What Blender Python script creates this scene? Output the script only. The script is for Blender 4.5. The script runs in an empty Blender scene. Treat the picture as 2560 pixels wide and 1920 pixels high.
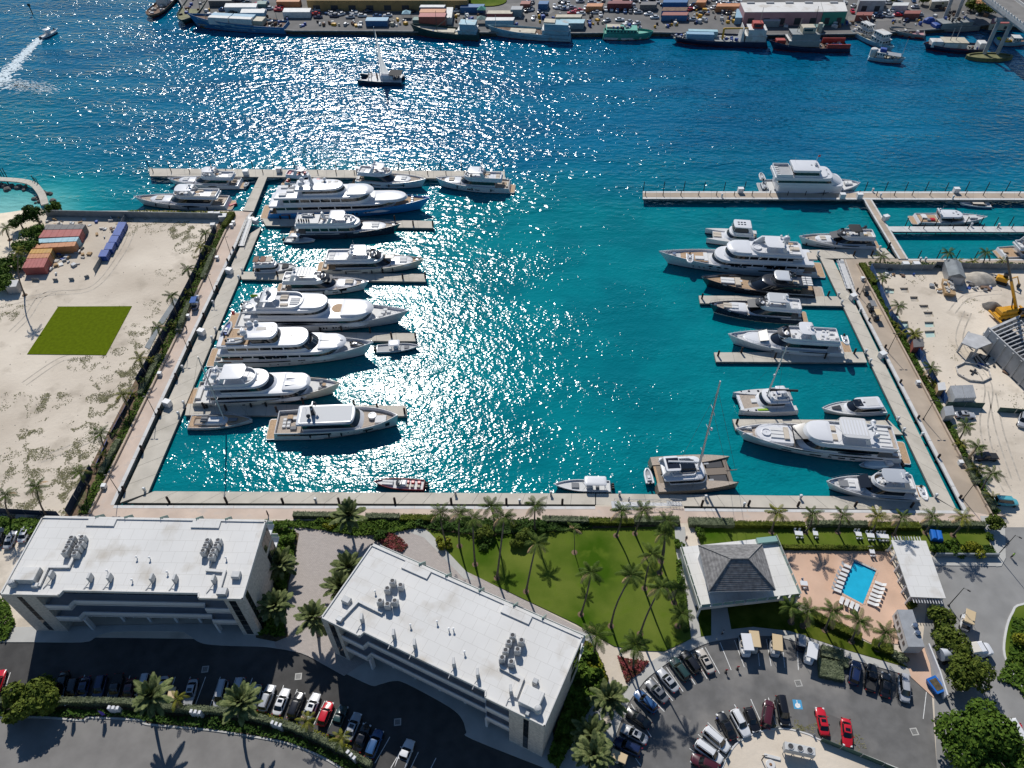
import bpy,bmesh,math,random
from mathutils import Vector,Matrix,noise as mnoise
from mathutils.geometry import tessellate_polygon
R=math.radians
random.seed(7)
SC=bpy.context.scene
COL=SC.collection
# --- camera, sky, sun, exposure
F,TH,CZ=1850.0,R(46),132.0
cam_d=bpy.data.cameras.new("camera");cam=bpy.data.objects.new("camera",cam_d);COL.objects.link(cam)
cam_d.sensor_width=36;cam_d.lens=F/2560*36;cam_d.clip_start=1;cam_d.clip_end=6000
cam.location=(0,0,CZ);cam.rotation_euler=(R(90)-TH,0,0);SC.camera=cam
SUN_AZ,SUN_EL=R(-14.6),R(43.5)
W=bpy.data.worlds.new("World");SC.world=W;W.use_nodes=True
nt=W.node_tree;bg=nt.nodes["Background"]
sky=nt.nodes.new("ShaderNodeTexSky");sky.sky_type='NISHITA';sky.sun_disc=False
sky.sun_elevation=SUN_EL;sky.sun_rotation=SUN_AZ;sky.air_density=1.4;sky.dust_density=0.0;sky.ozone_density=9.0
nt.links.new(sky.outputs[0],bg.inputs[0]);bg.inputs[1].default_value=0.066
sd=bpy.data.lights.new("sun",'SUN');sun=bpy.data.objects.new("sun",sd);COL.objects.link(sun)
sd.energy=4.3;sd.angle=R(0.53);sd.color=(1.0,0.965,0.91)
sv=Vector((math.sin(SUN_AZ)*math.cos(SUN_EL),math.cos(SUN_AZ)*math.cos(SUN_EL),math.sin(SUN_EL)))
sun.rotation_euler=sv.to_track_quat('Z','Y').to_euler();sun.location=(0,0,300)
SC.view_settings.view_transform='Standard';SC.view_settings.look='None'
SC.view_settings.exposure=0.0;SC.view_settings.gamma=1.0;SC.view_settings.use_curve_mapping=False
SC.cycles.max_bounces=4;SC.cycles.diffuse_bounces=2;SC.cycles.glossy_bounces=2;SC.cycles.transmission_bounces=2
SC.cycles.transparent_max_bounces=4;SC.cycles.caustics_reflective=False;SC.cycles.caustics_refractive=False
SC.cycles.sample_clamp_indirect=4
SC.render.film_transparent=False
# --- survey: a picture point to the place it shows on a level plane
GZ=1.6
DZ=0.9
def ray(u,v):
    x=(u-1280)/F;y=(960-v)/F
    return Vector((x,math.cos(TH)+y*math.sin(TH),-math.sin(TH)+y*math.cos(TH)))
def P(u,v,z=GZ):
    d=ray(u,v);t=(z-CZ)/d.z
    return Vector((d.x*t,d.y*t,z))
def PP(pts,z=GZ):return [P(u,v,z) for u,v in pts]
def top_at(u,v,Y):
    d=ray(u,v);t=Y/d.y
    return Vector((d.x*t,Y,CZ+d.z*t))
# --- mesh builder
class MB:
    def __init__(s):s.v=[];s.f=[]
    def add(s,vs,fs):
        o=len(s.v);s.v+=[tuple(p) for p in vs];s.f+=[tuple(o+i for i in f) for f in fs];return s
    def box(s,x0,x1,y0,y1,z0,z1):
        return s.add([(x0,y0,z0),(x1,y0,z0),(x1,y1,z0),(x0,y1,z0),(x0,y0,z1),(x1,y0,z1),(x1,y1,z1),(x0,y1,z1)],
                     [(3,2,1,0),(4,5,6,7),(0,1,5,4),(1,2,6,5),(2,3,7,6),(3,0,4,7)])
    def cbox(s,x,y,z,lx,ly,lz,rz=0.0):
        c,n=math.cos(rz),math.sin(rz);o=[]
        for dz in (0,lz):
            for a,b in ((-1,-1),(1,-1),(1,1),(-1,1)):
                px,py=a*lx/2,b*ly/2;o.append((x+px*c-py*n,y+px*n+py*c,z+dz))
        return s.add(o,[(3,2,1,0),(4,5,6,7),(0,1,5,4),(1,2,6,5),(2,3,7,6),(3,0,4,7)])
    def bbox(s,x,y,z,lx,ly,lz,b=.06,rz=0.0):
        c,n=math.cos(rz),math.sin(rz);o=[]
        for dz,k in ((0,0),(lz-b,0),(lz,b)):
            for a,d in ((-1,-1),(1,-1),(1,1),(-1,1)):
                px,py=a*(lx/2-k),d*(ly/2-k);o.append((x+px*c-py*n,y+px*n+py*c,z+dz))
        fs=[(3,2,1,0),(8,9,10,11)]
        for q in (0,4):
            for i in range(4):j=(i+1)%4;fs.append((q+i,q+j,q+4+j,q+4+i))
        return s.add(o,fs)
    def prism(s,poly,z0,z1,bottom=True):
        n=len(poly);area=sum(poly[i][0]*poly[(i+1)%n][1]-poly[(i+1)%n][0]*poly[i][1] for i in range(n))
        if area<0:poly=list(reversed(poly))
        vs=[(p[0],p[1],z0) for p in poly]+[(p[0],p[1],z1) for p in poly]
        tris=tessellate_polygon([[Vector((p[0],p[1],0)) for p in poly]])
        fs=[]
        for t in tris:
            a=[poly[i] for i in t]
            cr=(a[1][0]-a[0][0])*(a[2][1]-a[0][1])-(a[1][1]-a[0][1])*(a[2][0]-a[0][0])
            t=tuple(t) if cr>0 else tuple(reversed(t))
            fs.append(tuple(i+n for i in t))
            if bottom:fs.append(tuple(reversed(t)))
        fs+=[(i,(i+1)%n,(i+1)%n+n,i+n) for i in range(n)]
        return s.add(vs,fs)
    def loft(s,rings,cap0=True,cap1=True,closed=True):
        n=len(rings[0]);o=len(s.v)
        for r in rings:s.v+=[tuple(p) for p in r]
        m=n if closed else n-1
        for k in range(len(rings)-1):
            for i in range(m):
                j=(i+1)%n;s.f.append((o+k*n+i,o+k*n+j,o+(k+1)*n+j,o+(k+1)*n+i))
        if cap0:s.f.append(tuple(o+i for i in reversed(range(n))))
        if cap1:s.f.append(tuple(o+(len(rings)-1)*n+i for i in range(n)))
        return s
    def tube(s,pts,rad,n=6,cap=True):
        pts=[Vector(p) for p in pts];rings=[]
        if not isinstance(rad,(list,tuple)):rad=[rad]*len(pts)
        for i,p in enumerate(pts):
            d=(pts[min(i+1,len(pts)-1)]-pts[max(i-1,0)])
            d=d.normalized() if d.length>1e-6 else Vector((0,0,1))
            a=Vector((1,0,0)) if abs(d.z)>.8 else Vector((0,0,1))
            x=a.cross(d).normalized();y=d.cross(x)
            rings.append([p+(x*math.cos(2*math.pi*k/n)+y*math.sin(2*math.pi*k/n))*rad[i] for k in range(n)])
        return s.loft(rings,cap,cap)
    def cyl(s,x,y,z0,z1,r,n=10,r2=None):
        return s.tube([(x,y,z0),(x,y,z1)],[r,r if r2 is None else r2],n)
    def ball(s,x,y,z,rx,ry=None,rz=None,n=10,m=6):
        ry=ry or rx;rz=rz or rx;rings=[]
        for k in range(m+1):
            a=-math.pi/2+math.pi*(k*.96+.02*m)/m
            rings.append([(x+rx*math.cos(a)*math.cos(2*math.pi*i/n),y+ry*math.cos(a)*math.sin(2*math.pi*i/n),z+rz*math.sin(a)) for i in range(n)])
        return s.loft(rings)
    def lathe(s,x,y,prof,n=12):
        return s.loft([[(x+r*math.cos(2*math.pi*i/n),y+r*math.sin(2*math.pi*i/n),z) for i in range(n)] for r,z in prof])
    def xf(s,M):
        s.v=[tuple(M @ Vector(p)) for p in s.v];return s
    def mesh(s,name,smooth=None):
        me=bpy.data.meshes.new(name);me.from_pydata(s.v,[],s.f);me.update()
        if smooth is not None:
            for p in me.polygons:p.use_smooth=True
            me.set_sharp_from_angle(angle=R(smooth))
        return me
    def obj(s,name,m,parent=None,loc=None,rz=0,smooth=None,**kw):
        return link(name,s.mesh(name,smooth),m,parent,loc,rz,**kw)
def link(name,me,m,parent=None,loc=None,rz=0,label=None,cat=None,group=None,kind=None,own=False):
    o=bpy.data.objects.new(name,me);COL.objects.link(o)
    if m is not None and me is not None:
        m=M(m)
        if own:
            if not me.materials:me.materials.append(m)
            o.material_slots[0].link='OBJECT';o.material_slots[0].material=m
        elif not me.materials:me.materials.append(m)
    if parent:o.parent=parent
    if loc is not None:o.location=loc
    if rz:o.rotation_euler.z=rz
    tag(o,label,cat,group,kind);return o
def tag(o,label=None,cat=None,group=None,kind=None):
    if label:o["label"]=label
    if cat:o["category"]=cat
    if group:o["group"]=group
    if kind:o["kind"]=kind
    return o
def thing(name,label,cat,loc=(0,0,0),rz=0,group=None):
    o=bpy.data.objects.new(name,None);COL.objects.link(o);o.location=loc;o.rotation_euler.z=rz
    o.empty_display_size=.1
    return tag(o,label,cat,group)
def copy_tree(src,loc=None,rz=None,label=None,group=None,parent=None,scale=None,mats=None):
    c=src.copy();COL.objects.link(c)
    if parent is not None:c.parent=parent
    if loc is not None:c.location=loc
    if rz is not None:c.rotation_euler.z=rz
    if scale is not None:c.scale=scale if hasattr(scale,'__len__') else (scale,)*3
    if label:c["label"]=label
    if group:c["group"]=group
    if mats and c.type=='MESH' and c.name.split('.')[0] in mats:
        c.material_slots[0].link='OBJECT';c.material_slots[0].material=M(mats[c.name.split('.')[0]])
    for ch in src.children:copy_tree(ch,parent=c,mats=mats)
    return c
def drop(src):
    for ch in list(src.children):drop(ch)
    bpy.data.objects.remove(src)
ORD="first second third fourth fifth sixth seventh eighth ninth tenth eleventh twelfth thirteenth fourteenth fifteenth sixteenth seventeenth eighteenth nineteenth twentieth twenty-first twenty-second twenty-third twenty-fourth twenty-fifth twenty-sixth twenty-seventh twenty-eighth twenty-ninth thirtieth thirty-first thirty-second thirty-third thirty-fourth thirty-fifth thirty-sixth thirty-seventh thirty-eighth thirty-ninth fortieth".split()
# --- materials
MATS={}
def M(n):return MATS[n] if isinstance(n,str) else n
def s2l(c):return tuple((x/12.92 if x<=.04045 else ((x+.055)/1.055)**2.4) for x in c)
def mat(name,col,rough=.55,metal=0.0,spec=.5,var=0.0,vs=1.0,col2=None,bump=0.0,bs=8.0,stain=None,ss=.25,coat=0.0,lo=.35,hi=.65,detail=4.0):
    m=bpy.data.materials.new(name);m.use_nodes=True;t=m.node_tree;b=t.nodes["Principled BSDF"]
    b.inputs["Roughness"].default_value=rough;b.inputs["Metallic"].default_value=metal
    b.inputs["Specular IOR Level"].default_value=spec
    if coat:b.inputs["Coat Weight"].default_value=coat;b.inputs["Coat Roughness"].default_value=.05
    b.inputs["Base Color"].default_value=(*col,1)
    def N(ty,**k):
        n=t.nodes.new(ty)
        for a,v in k.items():setattr(n,a,v)
        return n
    geo=None
    def pos():
        nonlocal geo
        geo=geo or N("ShaderNodeNewGeometry");return geo.outputs["Position"]
    def nz(scale,det=4.0):
        n=N("ShaderNodeTexNoise");n.inputs["Scale"].default_value=scale;n.inputs["Detail"].default_value=det
        t.links.new(pos(),n.inputs["Vector"]);return n.outputs["Fac"]
    out=None
    if var or col2:
        mr=N("ShaderNodeMapRange");mr.inputs[1].default_value=lo;mr.inputs[2].default_value=hi
        t.links.new(nz(vs,detail),mr.inputs[0])
        mx=N("ShaderNodeMix",data_type='RGBA');t.links.new(mr.outputs[0],mx.inputs[0])
        a=tuple(max(0,c*(1-var)) for c in col);c2=col2 if col2 else tuple(c*(1+var) for c in col)
        mx.inputs[6].default_value=(*a,1);mx.inputs[7].default_value=(*c2,1);out=mx.outputs[2]
    if stain:
        mr=N("ShaderNodeMapRange");mr.inputs[1].default_value=.55;mr.inputs[2].default_value=.75
        t.links.new(nz(ss,6.0),mr.inputs[0])
        mx=N("ShaderNodeMix",data_type='RGBA');t.links.new(mr.outputs[0],mx.inputs[0])
        if out:t.links.new(out,mx.inputs[6])
        else:mx.inputs[6].default_value=(*col,1)
        mx.inputs[7].default_value=(*stain,1);out=mx.outputs[2]
    if out:t.links.new(out,b.inputs["Base Color"])
    if bump:
        bp=N("ShaderNodeBump");bp.inputs["Strength"].default_value=bump;bp.inputs["Distance"].default_value=.1
        t.links.new(nz(bs,4.0),bp.inputs["Height"]);t.links.new(bp.outputs[0],b.inputs["Normal"])
    MATS[name]=m;return m
mat("sand",(.53,.455,.365),.95,spec=.1,var=.0,vs=.045,col2=(.70,.615,.505),stain=(.42,.36,.285),ss=.16,bump=.7,bs=1.0,detail=8.0)
mat("sand_road",(.58,.52,.44),.95,var=.1,vs=.3,bump=.3,bs=3)
mat("sand_track",(.45,.40,.335),.95,spec=.1,var=.2,vs=.6)
mat("beach",(.72,.62,.48),.95,var=.08,vs=.3)
mat("pink_paving",(.56,.44,.355),.85,var=.10,vs=.25,stain=(.50,.42,.36),ss=.5)
mat("tan_paving",(.42,.34,.26),.85,var=.12,vs=.2,stain=(.36,.29,.22),ss=.15)
mat("dock_concrete",(.52,.475,.40),.85,var=.07,vs=.35,stain=(.40,.365,.30),ss=.2)
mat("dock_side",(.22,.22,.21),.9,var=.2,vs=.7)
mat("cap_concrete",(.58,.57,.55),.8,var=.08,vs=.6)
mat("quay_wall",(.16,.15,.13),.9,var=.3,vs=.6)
mat("wall_tan",(.47,.37,.28),.85,var=.1,vs=.5)
mat("pool_paving",(.60,.40,.285),.85,var=.10,vs=.16,stain=(.50,.31,.20),ss=.09)
mat("sidewalk",(.44,.43,.40),.85,var=.08,vs=.4,stain=(.37,.36,.33),ss=.2)
mat("kerb",(.46,.45,.42),.85,var=.1,vs=.8)
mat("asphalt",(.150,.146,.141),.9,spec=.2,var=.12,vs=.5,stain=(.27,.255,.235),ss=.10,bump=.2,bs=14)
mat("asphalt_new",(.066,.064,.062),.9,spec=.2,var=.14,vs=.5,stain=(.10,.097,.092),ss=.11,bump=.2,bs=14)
mat("asphalt_old",(.195,.185,.173),.9,var=.12,vs=.3,stain=(.215,.205,.19),ss=.12)
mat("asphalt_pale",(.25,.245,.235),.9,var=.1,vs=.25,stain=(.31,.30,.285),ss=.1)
mat("asphalt_far",(.13,.125,.12),.9,var=.16,vs=.15,stain=(.17,.16,.15),ss=.05)
mat("pavers_a",(.44,.37,.34),.85,var=.12,vs=.6)
mat("pavers_b",(.39,.33,.30),.85,var=.12,vs=.6)
mat("pavers_c",(.49,.42,.385),.85,var=.12,vs=.6)
mat("soil",(.16,.105,.065),.95,var=.3,vs=1.2)
mat("mulch_bed",(.085,.065,.035),.95,var=.4,vs=1.5)
mat("lawn",(.045,.100,.005),.95,spec=.05,var=.1,vs=.1,col2=(.165,.195,.035),stain=(.095,.145,.014),ss=.4,bump=.5,bs=10,lo=.3,hi=.72)
mat("lawn_dark",(.05,.085,.006),.95,spec=.05,var=.2,vs=.3,col2=(.12,.14,.02),bump=.5,bs=10)
mat("turf",(.095,.130,.003),.95,spec=.05,var=.12,vs=1.2,bump=.3,bs=8)
mat("white_line",(.72,.72,.70),.8,var=.15,vs=3)
mat("blue_sign",(.06,.30,.52),.8)
mat("pool_water",(.02,.42,.62),.08,var=.05,vs=1.0,bump=.08,bs=2)
mat("foam",(.62,.72,.76),.8)
mat("roof_white",(.66,.645,.615),.8,var=.04,vs=.12,stain=(.49,.45,.39),ss=.22)
def seam_lines(name,scale,w,row=.5):
    m=MATS[name];t=m.node_tree;b=t.nodes["Principled BSDF"];src=b.inputs["Base Color"].links[0].from_socket
    tc=t.nodes.new("ShaderNodeTexCoord");bt=t.nodes.new("ShaderNodeTexBrick");bt.inputs["Scale"].default_value=scale;bt.inputs["Mortar Size"].default_value=w;bt.inputs["Row Height"].default_value=row
    bt.inputs["Color1"].default_value=bt.inputs["Color2"].default_value=(1,1,1,1);bt.inputs["Mortar"].default_value=(.82,.81,.79,1)
    mx=t.nodes.new("ShaderNodeMix");mx.data_type='RGBA';mx.blend_type='MULTIPLY';mx.inputs[0].default_value=1
    t.links.new(tc.outputs["Object"],bt.inputs["Vector"]);t.links.new(src,mx.inputs[6]);t.links.new(bt.outputs[0],mx.inputs[7]);t.links.new(mx.outputs[2],b.inputs["Base Color"])
seam_lines("roof_white",.22,.008)
mat("stucco",(.64,.645,.66),.85,var=.03,vs=.5)
mat("stone",(.52,.48,.43),.85,var=.18,vs=2.2)
mat("glass_dark",(.012,.016,.02),.06,spec=.7)
mat("glass_green",(.20,.32,.29),.08,spec=.7)
mat("glass_sea",(.25,.40,.36),.15)
mat("frame_dark",(.03,.03,.032),.5)
mat("shingle",(.17,.165,.165),.9,var=.28,vs=1.4)
mat("shingle_b",(.21,.205,.20),.9,var=.28,vs=1.4)
mat("metal_grey",(.35,.36,.37),.5,metal=.3,var=.08,vs=1)
mat("ac_grey",(.50,.50,.49),.6,var=.06,vs=2)
mat("dark_grille",(.045,.045,.05),.7)
mat("rust",(.22,.11,.05),.9,var=.3,vs=2)
mat("concrete_raw",(.45,.45,.45),.9,var=.15,vs=.4,stain=(.22,.22,.22),ss=.2)
mat("gel_white",(.70,.70,.71),.3,var=.015,vs=.5,coat=.3)
mat("gel_cream",(.70,.655,.56),.25,coat=.3)
mat("gel_grey",(.42,.44,.47),.3,coat=.3)
mat("gel_silver",(.55,.57,.60),.3,coat=.3)
mat("hull_blue",(.03,.24,.58),.2,coat=.5)
mat("hull_navy",(.028,.036,.060),.25,coat=.5)
mat("hull_black",(.035,.038,.046),.25,coat=.5)
mat("hull_bronze",(.23,.185,.14),.3,coat=.3)
mat("hull_ice",(.45,.62,.72),.4)
mat("boot_dark",(.015,.02,.04),.5)
mat("boot_red",(.22,.02,.02),.5)
mat("antifoul_blue",(.02,.05,.2),.5)
mat("teak",(.42,.28,.165),.75,var=.14,vs=3)
mat("teak_grey",(.40,.33,.265),.8,var=.12,vs=3)
mat("deck_white",(.58,.575,.565),.6,var=.03,vs=1)
mat("deck_grey",(.35,.36,.37),.7,var=.05,vs=1)
mat("cushion_white",(.68,.67,.65),.8)
mat("cushion_beige",(.56,.49,.40),.85)
mat("cushion_grey",(.20,.205,.215),.85)
mat("canvas_brown",(.23,.13,.09),.85)
mat("canvas_black",(.02,.02,.022),.8)
mat("canvas_blue",(.03,.10,.32),.8)
mat("yacht_glass",(.010,.012,.016),.05,spec=.8)
mat("tint_grey",(.06,.06,.065),.35,spec=.4)
mat("pit_water",(.42,.56,.52),.3)
mat("rubber_grey",(.48,.49,.50),.6)
mat("rubber_black",(.012,.012,.013),.6)
mat("chrome",(.6,.6,.62),.2,metal=.9)
mat("alu_mast",(.56,.56,.56),.4,metal=.3)
mat("rig_wire",(.05,.05,.055),.5)
mat("solar",(.015,.018,.03),.15)
mat("wood_pile",(.038,.026,.022),.9,var=.3,vs=3)
mat("pedestal_white",(.74,.74,.73),.5)
mat("lamp_dark",(.035,.03,.028),.5)
mat("red_paint",(.50,.014,.022),.3,coat=.3)
mat("red_dark",(.20,.015,.02),.4)
mat("green_flag",(.25,.42,.03),.8)
mat("purple_flag",(.10,.05,.42),.8)
mat("fence_blue",(.018,.032,.065),.8,var=.25,vs=.6)
mat("fence_blue_bright",(.03,.09,.24),.8,var=.2,vs=.8)
mat("fence_grey",(.21,.23,.24),.8,var=.15,vs=.6)
mat("fence_green",(.05,.10,.08),.85,var=.2,vs=.6)
mat("tarp_blue",(.02,.07,.30),.6,var=.2,vs=2)
mat("bright_blue",(.01,.13,.48),.4)
mat("ship_blue",(.03,.16,.34),.6,var=.1,vs=.4,stain=(.05,.12,.22),ss=.3)
mat("ship_paleblue",(.24,.42,.50),.6,var=.1,vs=.4,stain=(.33,.26,.2),ss=.35)
mat("ship_green",(.018,.055,.05),.6,var=.2,vs=.5)
mat("ship_teal",(.06,.34,.26),.6,var=.12,vs=.5)
mat("ship_navy",(.012,.022,.06),.5,var=.2,vs=.5)
mat("ship_white",(.60,.60,.58),.6,var=.06,vs=.6,stain=(.42,.35,.28),ss=.4)
mat("ship_grey",(.26,.275,.27),.6,var=.1,vs=.6)
mat("ship_cream",(.48,.43,.33),.7,var=.1,vs=.6)
mat("ship_olive",(.15,.15,.06),.8,var=.25,vs=.5)
mat("ship_red",(.38,.045,.03),.6,var=.12,vs=.6)
mat("deck_rust",(.17,.105,.07),.9,var=.3,vs=.8)
mat("yellow_paint",(.62,.34,.02),.5,var=.08,vs=1)
mat("crane_yellow",(.66,.32,.01),.45,var=.1,vs=.8)
for n_,c_ in dict(red=(.36,.085,.075),orange=(.50,.21,.085),amber=(.52,.28,.05),paleblue=(.30,.49,.55),grey=(.13,.125,.125),maroon=(.17,.03,.035),green=(.13,.22,.20),white=(.62,.62,.60),blue=(.03,.13,.30),rustred=(.27,.08,.06),skyblue=(.22,.38,.50),slate=(.20,.27,.30)).items():
    mat("cont_"+n_,c_,.65,var=.1,vs=1,stain=tuple(x*.75+.03 for x in c_),ss=.5)
mat("pink_wall",(.46,.25,.26),.85,var=.06,vs=.4)
mat("green_wall",(.04,.25,.19),.8)
mat("ochre_wall",(.33,.22,.09),.85,var=.1,vs=.4)
for n_,c_ in dict(white=(.72,.72,.72),silver=(.40,.41,.43),grey=(.16,.165,.175),black=(.010,.010,.012),navy=(.012,.022,.07),blue=(.03,.09,.22),red=(.52,.012,.022),maroon=(.07,.012,.018),green=(.02,.05,.045),beige=(.48,.44,.39),teal=(.10,.40,.46)).items():
    mat("car_"+n_,c_,.22,coat=.6)
mat("car_glass",(.008,.010,.012),.06,spec=.7)
mat("tyre",(.012,.012,.012),.8)
mat("cart_tan",(.58,.44,.26),.6)
mat("taillight",(.30,.01,.01),.3)
mat("headlight",(.70,.70,.68),.15)
for n_,c_,d_ in (("leaf_dark",(.022,.055,.008),(.055,.105,.016)),("leaf_mid",(.038,.085,.008),(.095,.155,.018)),("leaf_yellow",(.10,.13,.008),(.24,.235,.02)),
                   ("leaf_olive",(.052,.085,.010),(.13,.16,.024)),("hedge_grey",(.105,.13,.07),(.19,.215,.125)),("hedge_green",(.06,.09,.008),(.13,.15,.02)),
                   ("frond",(.034,.068,.010),(.10,.135,.026)),("frond_yellow",(.10,.125,.014),(.21,.20,.03)),("frond_grey",(.075,.11,.035),(.19,.215,.085)),
                   ("flower_red",(.07,.055,.02),(.27,.05,.06)),("scrub",(.15,.145,.065),(.27,.25,.14))):
    mat(n_,c_,.75,var=.25,vs=1.3,col2=d_,spec=.12)
mat("bark",(.13,.105,.085),.9,var=.25,vs=2)
mat("bark_palm",(.115,.095,.08),.9,var=.25,vs=3)
mat("skin",(.35,.21,.14),.6);mat("cloth_dark",(.03,.03,.04),.9);mat("cloth_white",(.6,.6,.6),.9);mat("cloth_lime",(.25,.55,.02),.8)
mat("rock",(.13,.12,.11),.95,var=.35,vs=.8);mat("rock_pale",(.42,.38,.32),.95,var=.2,vs=.8)
mat("debris_pale",(.5,.47,.43),.9,var=.3,vs=2);mat("cardboard",(.42,.28,.15),.9,var=.15,vs=1)
def sail_mat():
    m=bpy.data.materials.new("sail");m.use_nodes=True;t=m.node_tree;o=t.nodes["Material Output"];d=t.nodes.new("ShaderNodeBsdfDiffuse");tr=t.nodes.new("ShaderNodeBsdfTranslucent");mx=t.nodes.new("ShaderNodeMixShader")
    d.inputs[0].default_value=tr.inputs[0].default_value=(.82,.82,.80,1);mx.inputs[0].default_value=.55;t.links.new(d.outputs[0],mx.inputs[1]);t.links.new(tr.outputs[0],mx.inputs[2]);t.links.new(mx.outputs[0],o.inputs[0]);MATS["sail"]=m
sail_mat()
# ===== water
def make_water():
    m=bpy.data.materials.new("water");m.use_nodes=True;t=m.node_tree;b=t.nodes["Principled BSDF"]
    L=t.links.new;geo=t.nodes.new("ShaderNodeNewGeometry");pos=geo.outputs["Position"]
    sep=t.nodes.new("ShaderNodeSeparateXYZ");L(pos,sep.inputs[0])
    def math_(op,a,b_=None,c=None):
        n=t.nodes.new("ShaderNodeMath");n.operation=op
        for i,x in enumerate((a,b_,c)):
            if x is None:continue
            if isinstance(x,(int,float)):n.inputs[i].default_value=x
            else:L(x,n.inputs[i])
        return n.outputs[0]
    def mr(x,a,b_,c=0.0,d=1.0,smooth=True):
        n=t.nodes.new("ShaderNodeMapRange");n.interpolation_type='SMOOTHSTEP' if smooth else 'LINEAR'
        L(x,n.inputs[0])
        for i,v in enumerate((a,b_,c,d)):n.inputs[1+i].default_value=v
        return n.outputs[0]
    def nz(scale,det=3.0,vec=None,rough=.5,sx=1.0,sy=1.0,rot=0.0):
        n=t.nodes.new("ShaderNodeTexNoise");n.inputs["Scale"].default_value=scale;n.inputs["Detail"].default_value=det
        n.inputs["Roughness"].default_value=rough
        mp=t.nodes.new("ShaderNodeMapping");mp.inputs["Scale"].default_value=(sx,sy,1);mp.inputs["Rotation"].default_value=(0,0,rot)
        L(pos,mp.inputs[0]);L(mp.outputs[0],n.inputs["Vector"]);return n.outputs["Fac"]
    def mix(f,a,b_):
        n=t.nodes.new("ShaderNodeMix");n.data_type='RGBA';L(f,n.inputs[0])
        for i,x in ((6,a),(7,b_)):
            if isinstance(x,tuple):n.inputs[i].default_value=(*x,1)
            else:L(x,n.inputs[i])
        return n.outputs[2]
    X,Y=sep.outputs[0],sep.outputs[1]
    n1=nz(.02,4.0);n1o=math_('MULTIPLY_ADD',n1,60.0,-30.0)
    yy=math_('ADD',Y,n1o)
    basin=mix(mr(nz(.05,3.0),.35,.65),(.0004,.152,.184),(.0006,.198,.226))
    chan=mix(mr(nz(.035,5.0,sx=.5,sy=1.6),.3,.7),(.0002,.092,.190),(.0003,.138,.250))
    c=mix(mr(yy,195,250),basin,chan)
    c=mix(math_('MULTIPLY',mr(X,-110,-200),mr(yy,330,210)),c,(.001,.165,.225))
    dx=math_('SUBTRACT',X,BEACH.x);dy=math_('SUBTRACT',Y,BEACH.y)
    rr=math_('SQRT',math_('ADD',math_('MULTIPLY',dx,dx),math_('MULTIPLY',dy,dy)))
    rr=math_('ADD',rr,math_('MULTIPLY',n1o,.5))
    c=mix(mr(rr,38,12),c,(.008,.30,.31))
    c=mix(mr(rr,24,6),c,(.20,.50,.46))
    open_=mr(yy,160,235)
    gust=mr(nz(.075,3.0,sx=.45,sy=1.7,rot=R(28)),.3,.7,.6,1.35)
    ho=math_('ADD',math_('MULTIPLY',nz(.46,1.5,sx=.7,sy=1.25,rot=R(18)),.78),math_('MULTIPLY',nz(1.5,2.0,sx=.8,sy=1.2,rot=R(-12)),.105))
    hi_=math_('ADD',math_('MULTIPLY',nz(.36,1.0,rot=R(25)),.26),math_('MULTIPLY',nz(1.25,1.5,sx=.85,sy=1.2,rot=R(-20)),.165))
    mxh=t.nodes.new("ShaderNodeMix");L(open_,mxh.inputs[0]);L(hi_,mxh.inputs[2]);L(ho,mxh.inputs[3])
    h=math_('MULTIPLY',mxh.outputs[0],gust)
    bp=t.nodes.new("ShaderNodeBump");bp.inputs["Strength"].default_value=1.0;bp.inputs["Distance"].default_value=WAVE
    L(h,bp.inputs["Height"])
    df=t.nodes.new("ShaderNodeBsdfDiffuse");L(c,df.inputs["Color"]);L(bp.outputs[0],df.inputs["Normal"])
    gl=t.nodes.new("ShaderNodeBsdfGlossy");gl.distribution='BECKMANN';gl.inputs["Roughness"].default_value=ROUGH;gl.inputs["Color"].default_value=(1,1,1,1);L(bp.outputs[0],gl.inputs["Normal"])
    fr=t.nodes.new("ShaderNodeFresnel");fr.inputs["IOR"].default_value=1.36;L(bp.outputs[0],fr.inputs["Normal"])
    ms=t.nodes.new("ShaderNodeMixShader");L(fr.outputs[0],ms.inputs[0]);L(df.outputs[0],ms.inputs[1]);L(gl.outputs[0],ms.inputs[2]);L(ms.outputs[0],t.nodes["Material Output"].inputs[0])
    t.nodes.remove(b)
    MATS["water"]=m
WAVE=1.0;ROUGH=.175
BEACH=P(10,560,0)
make_water()
MB().add([(-900,-60,0),(900,-60,0),(900,900,0),(-900,900,0)],[(0,1,2,3)]).obj("water","water",kind="structure")
# ===== land
def sheet(name,pts,z,m,holes=(),kind="structure",px=True,**kw):
    o=PP(pts,z) if px else [Vector((p[0],p[1],z)) for p in pts]
    loops=[[Vector((p.x,p.y,0)) for p in o]]+[[Vector((p.x,p.y,0)) for p in h] for h in holes]
    flat=[p for l in loops for p in l];tris=tessellate_polygon(loops);fs=[]
    for t in tris:
        a,b,c=(flat[i] for i in t)
        fs.append(tuple(t) if (b-a).cross(c-a).z>0 else tuple(reversed(t)))
    return MB().add([(p.x,p.y,z) for p in flat],fs).obj(name,m,kind=kind,**kw)
def arc_px(pts,n=6):
    out=[];q=[pts[0]]+list(pts)+[pts[-1]]
    for i in range(1,len(q)-2):
        a,b,c,d=(Vector(q[i+k-1]) for k in range(4))
        for k in range(n):
            t=k/n
            out.append(tuple(.5*((2*b)+(c-a)*t+(2*a-5*b+4*c-d)*t*t+(3*b-a-3*c+d)*t**3)))
    out.append(tuple(pts[-1]));return out
def offset(poly,d):
    out=[]
    for i,p in enumerate(poly):
        a=poly[max(i-1,0)];b=poly[min(i+1,len(poly)-1)];t=(b-a);t.z=0;t.normalize()
        out.append(Vector((p.x-t.y*d,p.y+t.x*d,p.z)))
    return out
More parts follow.
